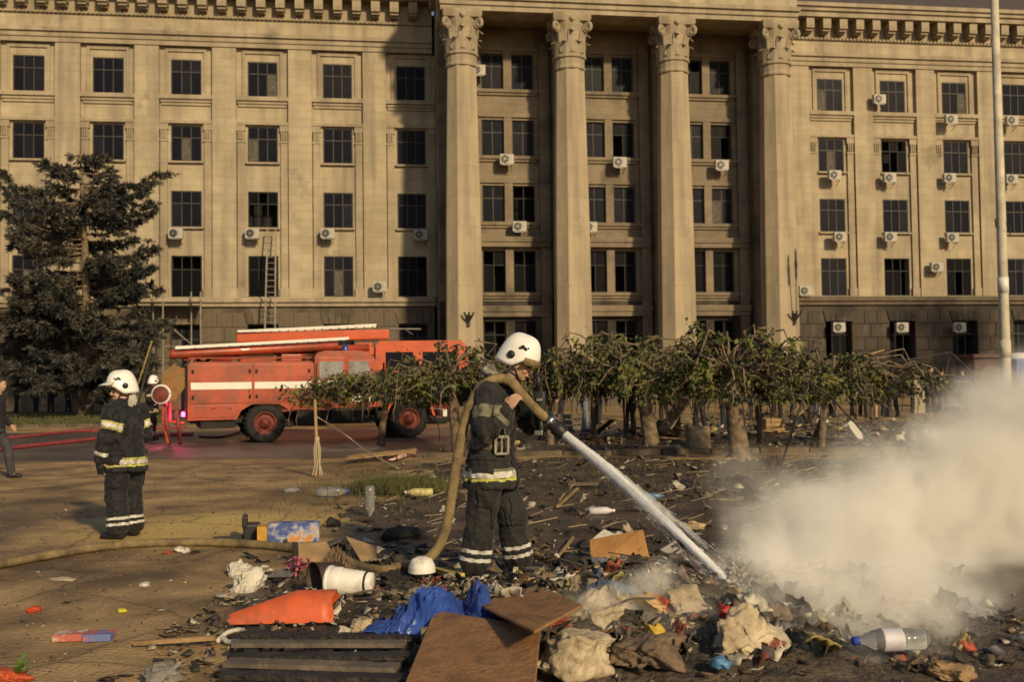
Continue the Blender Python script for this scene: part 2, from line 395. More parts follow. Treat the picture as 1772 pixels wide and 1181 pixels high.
# -- windows: frame with mullions, six panes and a sill
WIN = {}
def window_kit(w, h, cols):
    k = (round(w, 2), round(h, 2), cols)
    if k in WIN: return WIN[k]
    fr = MB(); t = 0.07; d = 0.09
    fr.box(-w, -w + t, -d, 0, 0, h); fr.box(w - t, w, -d, 0, 0, h); fr.box(-w + t, w - t, -d, 0, 0, t); fr.box(-w + t, w - t, -d, 0, h - t, h)
    tr = h * 0.66
    fr.box(-w + t, w - t, -d + 0.01, 0, tr - 0.035, tr + 0.035)
    xs = [-w + t + (2 * w - 2 * t) * i / cols for i in range(cols + 1)]
    for x in xs[1:-1]:
        fr.box(x - 0.03, x + 0.03, -d + 0.012, 0, t, tr - 0.035); fr.box(x - 0.03, x + 0.03, -d + 0.012, 0, tr + 0.035, h - t)
    panes = []
    for i in range(cols):
        a = xs[i] + (0.03 if i else 0); b = xs[i + 1] - (0.03 if i < cols - 1 else 0)
        panes.append((a, b, t, tr - 0.035)); panes.append((a, b, tr + 0.035, h - t))
    fm = {m.name: fr.mesh(m, False, 'window') for m in (M_FRAME, M_FRAME2)}
    pm = [[MB().box(a, b, -0.045, -0.03, z0, z1).mesh(m, False, 'pane') for (a, b, z0, z1) in panes] for m in (M_GLASS, M_GLASS2, M_GLASS3)]
    cm = [MB().box(a, b, -0.055, -0.0455, z0, z1).mesh(M_CURTAIN, False, 'curtain') for (a, b, z0, z1) in panes]
    sl = MB().bevbox(-w - 0.12, w + 0.12, -0.34, 0.0, -0.12, -0.003, 0.015).mesh(STONE_D, False, 'sill')
    WIN[k] = (fm, pm, cm, sl); return WIN[k]
def window(u, v, z0, z1, w=WW, cols=3, burnt=0.0, sill=True, curtain=0.06):
    fm, pm, cm, sl = window_kit(w, z1 - z0, cols)
    burn = random.random() < burnt
    o = link('window', fm['burnt_window_frame' if burn else 'window_frame_paint'], bld, loc=(u, -v, z0))
    kind = 2 if burn else random.choice((0, 0, 1))
    for i, me in enumerate(pm[kind]):
        if burn and random.random() < 0.4: continue
        pane = me
        if not burn and random.random() < 0.15: pane = pm[1 - kind if kind < 2 else 0][i]
        link('pane', pane, o)
        if not burn and random.random() < curtain and i % 2 == 0: link('curtain', cm[i], o)
    if sill: link('sill', sl, o)
    return o

def wing(cs, u_lo, u_hi, burnt_side):
    hw = 1.56
    wall = BB(); pier = BB()
    # recessed bay walls with openings
    for c in cs:
        for s in (-1, 1):
            a, b = sorted((c + s * WW, c + s * hw))
            for (z0, z1) in ROWS: wall.b(a, b, -0.5, 0.12, z0, z1)
        zs = [6.1] + [z for r in reversed(ROWS) for z in r] + [22.0]
        for i in range(0, len(zs), 2): wall.b(c - hw, c + hw, -0.5, 0.12, zs[i], zs[i + 1])
    wall.build('wall', STONE, bld)
    edges = [u_lo] + [x for c in cs for x in (c - hw, c + hw)] + [u_hi]
    for i in range(0, len(edges), 2):
        if edges[i + 1] - edges[i] > 0.1:
            BB().b(edges[i], edges[i + 1], -0.5, 0.40, 6.1, 22.003).build('pier', STONE, bld)
    for ci, c in enumerate(cs):
        # flanking thin pilasters with capital and foot, over three storeys
        for s in (-1, 1):
            a, b = sorted((c + s * 1.08, c + s * 1.5))
            p = BB().b(a, b, 0.123, 0.27, 6.75, 17.25).build('pilaster', STONE_D, bld)
            q = BB(); q.b(a - 0.05, b + 0.05, 0.125, 0.34, 16.9, 17.26); q.b(a - 0.03, b + 0.03, 0.125, 0.32, 16.2, 16.33)
            for k in range(3): q.b(a + 0.03 + k * 0.13, a + 0.1 + k * 0.13, 0.128, 0.36, 16.36, 16.88)
            q.build('capital', STONE_D, p)
            BB().b(a - 0.06, b + 0.06, 0.125, 0.33, 6.68, 7.25).build('foot', STONE_D, p)
            # moulded frame beside the top window
            a, b = sorted((c + s * 1.06, c + s * 1.22))
            BB().b(a, b, 0.123, 0.22, 19.07, 21.9).build('surround', STONE_D, bld)
        BB().b(c - 1.22, c + 1.22, 0.123, 0.225, 21.72, 21.93).build('surround', STONE_D, bld)
        ld = BB(); ld.b(c - 1.552, c + 1.552, 0.123, 0.42, 18.78, 19.03); ld.b(c - 1.5, c + 1.5, 0.123, 0.30, 18.6, 18.777); ld.b(c - 1.45, c + 1.45, 0.123, 0.22, 18.42, 18.597)
        ld.build('ledge', STONE_D, bld)
        BB().b(c - 1.552, c + 1.552, 0.123, 0.36, 17.29, 17.48).build('ledge', STONE_D, bld)
        for ri, (z0, z1) in enumerate(ROWS):
            window(c, 0.0, z0, z1, burnt=0.45 if ri == 3 else 0.06, sill=ri > 0)
        window(c, 0.1, GROW[0], GROW[1], burnt=0.6)
    # base storey
    base = BB()
    e2 = [u_lo] + [x for c in cs for x in (c - WW, c + WW)] + [u_hi]
    m = RUST_B if burnt_side else RUST
    for i in range(0, len(e2), 2): base.b(e2[i], e2[i + 1], -0.5, 0.6, 0, 6.1)
    for c in cs:
        base.b(c - WW, c + WW, -0.5, 0.6, GROW[1], 6.1); base.b(c - WW, c + WW, -0.5, 0.6, 0, GROW[0])
    base.build('base_storey', m, bld)
    # raised blocks of the base, joints left open between them
    blk = {}
    for i in range(0, len(e2), 2):
        L = e2[i + 1] - e2[i]
        if L < 0.5: continue
        for r in range(6):
            z0 = 0.35 + r * 0.9
            n = 2 if r % 2 == 0 else 3
            for k in range(n):
                w = L / n
                key = (round(w, 2),)
                if key not in blk: blk[key] = BB().bevbox(0.02, w - 0.02, -0.05, 0, 0.02, 0.88, 0.02).mesh(m, False, 'stone_block')
                link('stone_block', blk[key], bld, loc=(e2[i] + k * w, -0.6 - 0.004 - random.uniform(0, 0.012), z0))
    for c in cs:                                    # fanned keystones over the base windows
        for k in (-2, -1, 0, 1, 2):
            a = c + k * 0.38; t = 0.06 * k
            MB().prism([(a - 0.17, 5.03), (a + 0.17, 5.03), (a + 0.21 + t, 5.72), (a - 0.21 + t, 5.72)], -0.74, -0.6).build('keystone', m, bld)
    st = BB(); st.b(u_lo, u_hi, -0.5, 0.8, 6.1, 6.35); st.b(u_lo, u_hi, -0.5, 0.95, 6.353, 6.58); st.b(u_lo, u_hi, -0.5, 0.5, 6.583, 6.67)
    st.build('string_course', STONE_D if not burnt_side else RUST, bld)
    en = BB()
    en.b(u_lo, u_hi, -0.5, 0.48, 22.006, 22.3); en.b(u_lo, u_hi, -0.5, 0.56, 22.303, 22.6); en.b(u_lo, u_hi, -0.5, 0.7, 22.603, 22.85)
    en.build('architrave', STONE_D, bld)
    BB().b(u_lo, u_hi, -0.5, 0.50, 22.853, 23.7).build('frieze', STONE, bld)
    dn = BB(); dn.b(u_lo, u_hi, -0.5, 0.62, 23.703, 23.86); dn.b(u_lo, u_hi, -0.5, 0.55, 23.863, 24.95)
    u = u_lo + 0.1
    while u < u_hi - 0.2: dn.b(u, u + 0.14, 0.55, 0.70, 23.72, 23.84); u += 0.26
    dn.build('bed_moulding', STONE_D, bld)
    md = BB().b(-0.27, 0.27, 0.553, 1.35, 24.25, 24.94)
    md.b(-0.22, 0.22, 0.553, 1.0, 24.0, 24.247); md.b(-0.25, 0.25, 1.0, 1.2, 24.1, 24.247)
    mdm = md.mesh(STONE_D, False, 'modillion')
    u = u_lo + 0.5
    while u < u_hi - 0.3: link('modillion', mdm, bld, loc=(u, 0, 0)); u += 1.15
    co = BB(); co.b(u_lo, u_hi, -0.5, 1.5, 24.953, 25.3); co.b(u_lo, u_hi, -0.5, 1.65, 25.303, 25.55); co.b(u_lo, u_hi, -0.5, 1.8, 25.553, 25.8)
    co.build('cornice', STONE_D, bld)
    rf = MB(); rf.add([(u_lo, -1.5, 25.803), (u_hi, -1.5, 25.803), (u_hi, 4, 29.0), (u_lo, 4, 29.0), (u_lo, 14, 29.0), (u_hi, 14, 29.0)], [(0, 1, 2, 3), (3, 2, 5, 4)])
    rf.build('roof', M_ROOF, bld)
wing(LC, -36.5, -4.9, False)
wing(RC, 17.0, 44.0, True)
BB().b(-36.4, 43.9, -1.6, -1.1, 0, 25).build('interior_wall', M_DARK, bld)
for u in (-36.5, 43.9): BB().b(u, u + 0.1, -14, -0.5, 0, 25.7).build('end_wall', STONE, bld)

# -- the portico
PV = 3.2; CV = 6.0
COLU = [-3.59, 2.73, 8.96, 15.30]; BAYS = [-0.55, 5.68, 11.93]
pw = BB(); PWI = 0.68
opens = [(b + s * 0.93 - PWI, b + s * 0.93 + PWI) for b in BAYS for s in (-1, 1)]
edges = [-4.75] + [x for o in opens for x in o] + [16.9]
for (z0, z1) in ROWS:
    for i in range(0, len(edges), 2): pw.b(edges[i], edges[i + 1], PV - 0.6, PV, z0, z1)
zs = [2.0, 2.6, 5.0] + [z for r in reversed(ROWS) for z in r] + [25.0]
zs = [2.0, 2.6] + [5.0] + [z for r in reversed(ROWS) for z in r] + [25.0]
for i in range(2, len(zs), 2): pw.b(-4.75, 16.9, PV - 0.6, PV, zs[i] if i > 2 else 6.2, zs[i + 1])
lw_ = BB(); lw_.b(-4.75, 16.9, PV - 0.6, PV, 2.0, 2.6); lw_.b(-4.75, 16.9, PV - 0.6, PV, 5.0, 6.197)
for i in range(0, len(edges), 2): lw_.b(edges[i], edges[i + 1], PV - 0.6, PV, 2.6, 5.0)
lw_.build('portico_base_wall', RUST_B, bld)
pw.b(-4.75, -4.2, 0.4, PV - 0.6, 0, 25); pw.b(16.3, 16.9, 0.4, PV - 0.6, 0, 25)
pw.build('portico_wall', STONE_P, bld)
BB().b(-4.2, 16.3, PV - 1.6, PV - 1.2, 2, 24.5).build('interior_wall', M_DARK, bld)
for bi, c in enumerate(BAYS):
    for s in (-1, 1):
        for ri, (z0, z1) in enumerate(ROWS): window(c + s * 0.93, PV - 0.22, z0, z1, w=PWI, cols=2, burnt=0.75 if ri == 3 else 0.1, sill=False)
        window(c + s * 0.93, PV - 0.25, 2.6, 5.0, w=PWI, cols=2, burnt=0.9, sill=False)
    for (z0, z1) in ROWS:
        l = BB(); l.b(c - 1.95, c + 1.95, PV + 0.003, PV + 0.22, z0 - 0.2, z0 - 0.01); l.b(c - 1.8, c + 1.8, PV + 0.003, PV + 0.12, z0 - 0.36, z0 - 0.203)
        l.build('ledge', STONE_P, bld)
        BB().b(c - 0.24, c + 0.24, PV + 0.003, PV + 0.1, z0, z1 + 0.15).build('mullion_pier', STONE_P, bld)
        BB().b(c - 1.8, c + 1.8, PV + 0.003, PV + 0.13, z1 + 0.153, z1 + 0.36).build('lintel', STONE_P, bld)
    for s in (-1, 1):
        BB().b(c + s * 2.2 - 0.3, c + s * 2.2 + 0.3, PV + 0.003, PV + 0.3, 2, 21.9).build('pilaster', STONE_P, bld)
    for (z0, z1) in ((9.75, 10.05), (5.55, 5.9)):
        l = BB(); l.b(c - 2.5, c + 2.5, PV + 0.31, PV + 0.5, z0, z1); l.b(c - 2.45, c + 2.45, PV + 0.31, PV + 0.42, z0 - 0.3, z0 - 0.003); l.build('ledge', STONE_P, bld)
for u in COLU:                               # square half-pillars on the wall behind each column
    BB().b(u - 0.6, u + 0.6, PV + 0.003, PV + 0.75, 2, 22.2).build('pilaster', STONE_P, bld)
bs = BB(); bs.b(-4.7, 16.85, PV + 0.003, PV + 0.12, 2.0, 2.5); bs.build('plinth', RUST, bld)
# stylobate and steps
for i in range(6):
    BB().b(-7.2 - 0.0 - i * 0.0, 19.0, 0.96 if i == 0 else CV + 1.6 + (i - 1) * 0.4, CV + 1.6 + i * 0.4, -0.02, 1.99 - i * 0.33).build('step', RUST, bld)
# entablature above the columns
e = BB(); EU0, EU1 = -4.83, 16.45
e.b(EU0, EU1, CV - 0.8, CV + 0.80, 22.56, 22.85); e.b(EU0 - 0.05, EU1 + 0.05, CV - 0.8, CV + 0.9, 22.853, 23.15); e.b(EU0 - 0.1, EU1 + 0.1, CV - 0.8, CV + 1.05, 23.153, 23.4)
e.build('architrave', STONE_D, bld)
BB().b(EU0, EU1, CV - 0.8, CV + 0.8, 23.403, 24.4).build('frieze', STONE, bld)
e = BB(); e.b(EU0 - 0.3, EU1 + 0.3, PV - 2, CV + 1.3, 24.403, 25.2); e.b(EU0 - 0.5, EU1 + 0.5, PV - 2, CV + 1.7, 25.203, 25.8); e.build('cornice', STONE_D, bld)
BB().b(EU0, EU1, PV - 2, CV + 0.6, 25.803, 28.5).build('parapet', STONE, bld)
BB().b(EU0, EU1, PV + 0.01, CV - 0.8, 22.9, 24.4).build('portico_ceiling', STONE_D, bld)
e = BB()
for u in (EU0, EU1 - 1.0): e.b(u, u + 1.0, PV + 0.01, CV - 0.803, 22.56, 22.897)
e.build('beam', STONE_D, bld)
# faceted columns with leafy capitals
PH = rad(22.5)
sh = MB().lathe([(1.12, 2.75), (1.10, 5), (1.06, 10), (0.97, 15), (0.88, 19.4)], 8, ph=PH).mesh(STONE_COL, False, 'column')
cap = MB()
cap.lathe([(0.93, 19.4), (0.95, 19.5), (0.9, 19.58), (0.9, 20.0), (1.0, 20.06), (1.0, 20.18), (0.88, 20.24), (0.86, 20.9), (0.92, 21.6), (1.1, 22.05), (1.12, 22.1)], 16)
for k in range(8):                                # necking scrolls
    pass
def leaf(t, z0, h, r0, out, w):
    pts = []; n = 6
    for i in range(n + 1):
        s = i / n
        r = r0 + out * (s ** 2.5) + 0.05; z = z0 + h * (math.sin(s * PI * 0.62) / math.sin(PI * 0.62) if s < 0.8 else 1 - (s - 0.8) * 0.6)
        ww = w * (math.sin(PI * min(1, 0.25 + s * 0.72)) + 0.12) / 1.1
        pts.append((r, z, ww))
    vs = []
    for r, z, ww in pts:
        for a in (-1, 0, 1):
            rr = r + (0.07 if a == 0 else 0)
            vs.append((rr * math.cos(t) - a * ww * math.sin(t), rr * math.sin(t) + a * ww * math.cos(t), z))
        for a in (1, 0, -1):
            rr = r - 0.07
            vs.append((rr * math.cos(t) - a * ww * math.sin(t), rr * math.sin(t) + a * ww * math.cos(t), z))
    fs = [(i * 6 + k, i * 6 + (k + 1) % 6, i * 6 + 6 + (k + 1) % 6, i * 6 + 6 + k) for i in range(n) for k in range(6)] + [(0, 5, 4, 3, 2, 1)[::-1], tuple(n * 6 + k for k in range(6))]
    cap.add(vs, fs)
for k in range(8):
    leaf(k * PI / 4 + PI / 8, 20.2, 0.75, 0.84, 0.32, 0.26)
    leaf(k * PI / 4, 20.35, 1.25, 0.84, 0.38, 0.24)
for k in range(4):                                # corner volutes
    t = k * PI / 2 + PI / 4
    p = []
    for i in range(16):
        s = i / 15; a = s * 2.6 * PI; rr = 0.30 * (1 - 0.75 * s)
        r = 1.22 + 0.12 - rr * math.cos(a) * 0.9; z = 21.75 + rr * math.sin(a)
        p.append((r * math.cos(t), r * math.sin(t), z))
    cap.tube([(0.9 * math.cos(t), 0.9 * math.sin(t), 20.9), (0.98 * math.cos(t), 0.98 * math.sin(t), 21.5)] + p, 0.11, 6)
    t = k * PI / 2
    cap.blob((1.12 * math.cos(t), 1.12 * math.sin(t), 22.2), (0.17, 0.17, 0.2), 1, 0.1)
ab = []                                            # abacus with hollow sides
for k in range(4):
    for s in range(5):
        a = k * PI / 2 + PI / 4 + (s / 5) * PI / 2
        q = abs(((a - PI / 4) % (PI / 2)) - PI / 4) / (PI / 4)
        r = 1.05 + 0.55 * q ** 1.6
        ab.append((r * math.cos(a), r * math.sin(a)))
n = len(ab)
vs = [(x * k, y * k, z) for z, k in ((22.1, 0.93), (22.3, 1.0), (22.32, 0.96), (22.55, 1.0)) for x, y in ab]
cap.add(vs, [(i * n + k, i * n + (k + 1) % n, (i + 1) * n + (k + 1) % n, (i + 1) * n + k) for i in range(3) for k in range(n)] + [tuple(reversed(range(n))), tuple(3 * n + k for k in range(n))])
capm = cap.mesh(STONE_D, False, 'capital')
bsb = MB().box(-1.4, 1.4, -1.4, 1.4, 1.995, 2.3).lathe([(1.35, 2.303), (1.38, 2.42), (1.25, 2.5), (1.22, 2.6), (1.28, 2.68), (1.15, 2.748)], 16).mesh(STONE_COL, False, 'base')
for u in COLU:
    o = link('column', sh, bld, loc=(u, -CV, 0)); link('capital', capm, o); link('base', bsb, o)
# flag brackets on the outer columns
def bracket(u, flag):
    o = empty('flag_bracket', F(u, CV + 1.06, 5.0), TH)
    b = MB().box(-0.07, 0.07, -0.12, 0.02, -0.5, 0.15)
    for s in (-1, 0, 1): b.tube([(0, -0.1, -0.25), (s * 0.2, -0.26, 0.1), (s * 0.27, -0.3, 0.28)], 0.06, 6)
    b.build('socket', M_IRON, o)
    if flag:
        MB().tube([(0, -0.28, 0.1), (-0.08, -0.5, 3.9)], 0.028, 6).build('pole', M_STEEL, o)
        f = MB(); vs = []
        for i in range(9):
            z = 3.85 - i * 0.23; w = 0.03 + 0.05 * math.sin(i / 8 * PI) + 0.02 * math.sin(i * 2.1)
            for k in range(6):
                a = k / 6 * 2 * PI; vs.append((-0.08 + w * math.cos(a), -0.5 + 0.5 * w * math.sin(a), z))
        f.add(vs, [(i * 6 + k, i * 6 + (k + 1) % 6, (i + 1) * 6 + (k + 1) % 6, (i + 1) * 6 + k) for i in range(8) for k in range(6)])
        f.build('furled_flag', mat('flag_blue', (0.012, 0.016, 0.05), 0.8, col2=(0.08, 0.07, 0.02), scale=2.0, detail=1, lo=0.3, hi=0.4), o)
    return o
tag(bracket(-3.45, False), 'empty dark flag bracket on the column nearest the fire engines', 'bracket')
tag(bracket(15.75, True), 'iron bracket with a furled dark flag on the last column', 'flag')
# drain pipe in the corner of portico and wing
dp = MB().tube([F(18.1, 0.62, 22.0), F(18.1, 0.62, 0.3)], 0.13, 8)
for z in (20.5, 16.5, 12.5, 8.5, 4.5): dp.tube([F(18.1, 0.62, z), F(18.1, 0.62, z + 0.15)], 0.17, 8)
tag(dp.build('drain_pipe', M_PIPE), 'dark vertical drain pipe beside the last portico column', 'pipe')

# air conditioners: casing, round fan grille, brackets
acc = MB().bevbox(-0.42, 0.42, -0.32, 0.0, 0, 0.62, 0.03).mesh(M_ACBOX, False, 'casing')
acg = MB().lathe([(0.24, 0), (0.24, 0.02), (0.21, 0.025), (0.0, 0.02)], 14, Matrix.Translation((-0.12, -0.322, 0.31)) @ Matrix.Rotation(rad(90), 4, 'X'), cap=False).mesh(M_BLACK, False, 'fan_grille')
ach = MB().lathe([(0.05, 0), (0.05, 0.03), (0.0, 0.032)], 8, Matrix.Translation((-0.12, -0.345, 0.31)) @ Matrix.Rotation(rad(90), 4, 'X'), cap=False)
for k in range(6): ach.bar((-0.12, -0.352, 0.31), (-0.12 + 0.22 * math.cos(k * PI / 3), -0.352, 0.31 + 0.22 * math.sin(k * PI / 3)), 0.014)
ach = ach.mesh(M_STEEL, False, 'fan_guard')
acb = MB()
for s in (-0.3, 0.3): acb.bar((s, 0.3, -0.03), (s, -0.36, -0.03), 0.04); acb.bar((s, 0.3, -0.35), (s, -0.3, -0.04), 0.03)
acb.bar((-.3, -.3, -.035), (.3, -.3, -.035), .03); acb = acb.mesh(M_STEEL, False, 'bracket')
ORD = ['first', 'second', 'third', 'fourth', 'fifth', 'sixth', 'seventh']
ACS = [(876, 277, PV + .35, 'under the second-row windows of the first portico bay'), (1071, 282, PV + .35, 'under the second-row windows of the middle portico bay'),
       (1247, 287, PV + .35, 'under the second-row windows of the last portico bay'), (898, 393, PV + .35, 'under the third-row windows of the first portico bay'),
       (827, 123, PV + .35, 'beside the top window next to the first capital'), (1020, 394, PV + .35, 'partly hidden behind the second column, under the third row'),
       (37, 402, .45, 'on the left wing wall behind the spruce top'), (305, 405, .45, 'under the third-row window right of the spruce'), (437, 405, .45, 'under the third-row window above the wall ladder'),
       (567, 405, .45, 'under the third-row window second from the portico'), (728, 407, .45, 'under the third-row window next to the first column'),
       (248, 499, .75, 'just above the scaffold platform'), (657, 497, .75, 'on the fourth-row pier next to the dark burnt window'),
       (1442, 304, .5, 'under the second-row window nearest the drain pipe'), (1537, 309, .5, 'under the second-row window, second from the drain pipe'), (1640, 309, .5, 'under the second-row window, third from the drain pipe'),
       (1747, 311, .5, 'under the second-row window right of the lamp post'), (1519, 173, .5, 'beside the top-row window, second from the drain pipe'), (1643, 208, .6, 'under the top-row window left of the lamp post'),
       (1748, 210, .6, 'under the top-row window right of the lamp post'), (1451, 411, .5, 'under the third-row window nearest the drain pipe'), (1538, 411, .5, 'under the third-row window, second from the drain pipe'),
       (1645, 412, .5, 'under the third-row window left of the lamp post'), (1391, 504, .6, 'with a soot mark above, beside the drain pipe'), (1618, 463, .5, 'on the pier by the fourth-row window near the lamp post'),
       (1449, 567, .95, 'in the ground-floor window nearest the drain pipe'), (1558, 567, .95, 'in the middle smoke-stained ground-floor window'), (1657, 567, .95, 'in the ground-floor window left of the lamp post')]
ac0 = None
for i, (px, py, v, lab) in enumerate(ACS):
    d = ray(px, py); Nn = Vector((math.sin(TH), -math.cos(TH), 0)); P = Vector((0, BD, 0)) + Nn * (v + 0.2)
    t = (P - Vector((0, 0, CAM_H))).dot(Nn) / d.dot(Nn); p = Vector((0, 0, CAM_H)) + d * t
    if ac0 is None:
        o = ac0 = empty('air_conditioner', (0, 0, 0))
        link('casing', acc, o); gg = link('fan_grille', acg, o); link('fan_guard', ach, gg); link('bracket', acb, o)
    else: o = copy_tree(ac0)
    o.location = p - Vector((0, 0, 0.31)); o.rotation_euler = (0, 0, TH)
    tag(o, 'white air conditioner ' + lab, 'air conditioner', 'air conditioners on the stone building')
# ================================================================== trees
def leaf_mat(name, c1, c2, scale=1.3, tr=0.3, c3=None):
    m = mat(name, c1, 0.6, col2=c2, scale=scale, detail=4, lo=0.38, hi=0.62)
    N, L, b = nodes(m)
    t = N.new('ShaderNodeBsdfTranslucent'); rp = next(n for n in N if n.type == 'VALTORGB'); L.new(rp.outputs['Color'], t.inputs['Color'])
    if c3:
        e = rp.color_ramp.elements.new(0.5); e.color = (*c3, 1)
    mx = N.new('ShaderNodeMixShader'); mx.inputs[0].default_value = tr
    L.new(b.outputs[0], mx.inputs[1]); L.new(t.outputs[0], mx.inputs[2]); L.new(mx.outputs[0], N['Material Output'].inputs['Surface'])
    return m
M_NEEDLE = leaf_mat('spruce_needles', (0.095, 0.085, 0.066), (0.028, 0.031, 0.029), 0.9, 0.1, (0.055, 0.053, 0.043))
M_LEAF = leaf_mat('mulberry_leaves', (0.20, 0.215, 0.040), (0.026, 0.028, 0.016), 2.3, 0.3, (0.075, 0.082, 0.028))

def kites(P, D, Wd, L, W):
    """n leaves: base P, length direction D, width direction Wd; folded kite of two triangles"""
    n = len(P); L = L[:, None]; W = W[:, None]
    nrm = np.cross(D, Wd)
    V = np.stack([P, P + D * L * 0.42 + Wd * W + nrm * W * 0.35, P + D * L, P + D * L * 0.42 - Wd * W + nrm * W * 0.35], 1).reshape(-1, 3)
    i = np.arange(n)[:, None] * 4
    Fc = np.concatenate([i + np.array([[0, 1, 2]]), i + np.array([[0, 2, 3]])], 0)
    return V, Fc
def unit(a): return a / np.maximum(np.linalg.norm(a, axis=1, keepdims=True), 1e-9)

def spruce(base, H):
    o = empty('spruce_tree', base)
    tr = MB().tube([(0, 0, -0.1), (0.05, 0, 1.5), (0.02, 0.05, 4), (-0.1, 0, 8), (-0.25, 0, 11), (-0.35, 0, H - 0.3)], [0.34, 0.27, 0.22, 0.16, 0.09, 0.02], 9)
    # a second, forked stem leaning beside it
    tr.tube([(-0.1, -0.2, -0.1), (-0.55, -0.3, 1.2), (-0.75, -0.3, 3.0), (-0.9, -0.3, 5.5)], [0.2, 0.16, 0.11, 0.04], 7)
    P = []; D = []
    def branch(z, az, L, droop, tipup, dens):
        n = 9; pts = []
        for i in range(n + 1):
            s = i / n; r = L * s
            pts.append(Vector((r * math.cos(az) - 0.02 * z, r * math.sin(az), z - droop * L * s * (1 - 0.35 * s) + tipup * L * s ** 3)) + Vector((random.gauss(0, .03), random.gauss(0, .03), random.gauss(0, .05))) * L * s)
        tr.tube(pts, [0.05 * (1 - 0.85 * i / n) + 0.008 for i in range(n + 1)], 4)
        m = int(L * 13 * dens)
        for k in range(m):
            s = (0.12 + 0.88 * random.random() ** 0.8) * n; i = min(int(s), n - 1); f = s - i
            p = pts[i].lerp(pts[i + 1], f); d = (pts[i + 1] - pts[i]).normalized()
            sd = Vector((-math.sin(az), math.cos(az), 0)) * random.choice((-1, 1))
            tw = (d * 0.75 + sd * random.uniform(0.15, 0.9) + Vector((0, 0, random.uniform(-0.75, 0.15)))).normalized()
            tl = random.uniform(0.3, 0.85) * (0.55 + 0.45 * (1 - s / n))
            for j in range(int(13 * dens) + 7):
                q = p + tw * tl * random.random()
                nd = (tw * 0.9 + Vector((random.gauss(0, 1), random.gauss(0, 1), random.gauss(0, 1))) * 0.55).normalized()
                P.append(q); D.append(nd)
    z = 1.7
    while z < H - 0.4:
        t = (z - 1.7) / (H - 1.7)
        Rm = 4.6 * (1 - t) ** 0.8 + 0.35
        if t > 0.55: Rm *= 1.25
        for k in range(3 if t < 0.8 else 2):
            az = random.uniform(0, 2 * PI)
            branch(z, az, Rm * random.uniform(0.55, 1.12), 0.18 * (1 - t) + random.uniform(-0.08, 0.14), 0.12 if t < .5 else 0.2, (1.15 if t < 0.5 else 0.95))
        z += 0.125 + 0.17 * t
    for (zz, az, L) in ((11.0, 0.12, 3.9), (10.4, 0.0, 3.6), (9.5, -0.1, 3.7), (9.2, 0.2, 3.2), (7.4, 0.0, 3.4), (6.6, -0.15, 3.2), (5.6, 0.1, 3.4), (10.9, PI - 0.1, 4.4), (10.2, PI + .2, 4.6), (9.0, PI, 4.2), (11.9, PI - .2, 2.2), (12.2, 0.1, 1.2)):
        branch(zz, az, L, 0.05, 0.22, 1.3)
    P = np.array([tuple(p) for p in P]); D = np.array([tuple(d) for d in D])
    W = unit(np.cross(D, RNG.normal(size=D.shape)))
    V, Fc = kites(P, D, W, RNG.uniform(0.13, 0.30, len(P)), RNG.uniform(0.018, 0.045, len(P)))
    tr.build('trunk', M_BARK, o, True)
    link('crown', np_mesh('crown', V, Fc, M_NEEDLE), o)
    return o
sp = spruce(G(150, 722), 13.1)
tag(sp, 'tall ragged dark spruce standing before the left wing of the building', 'tree')

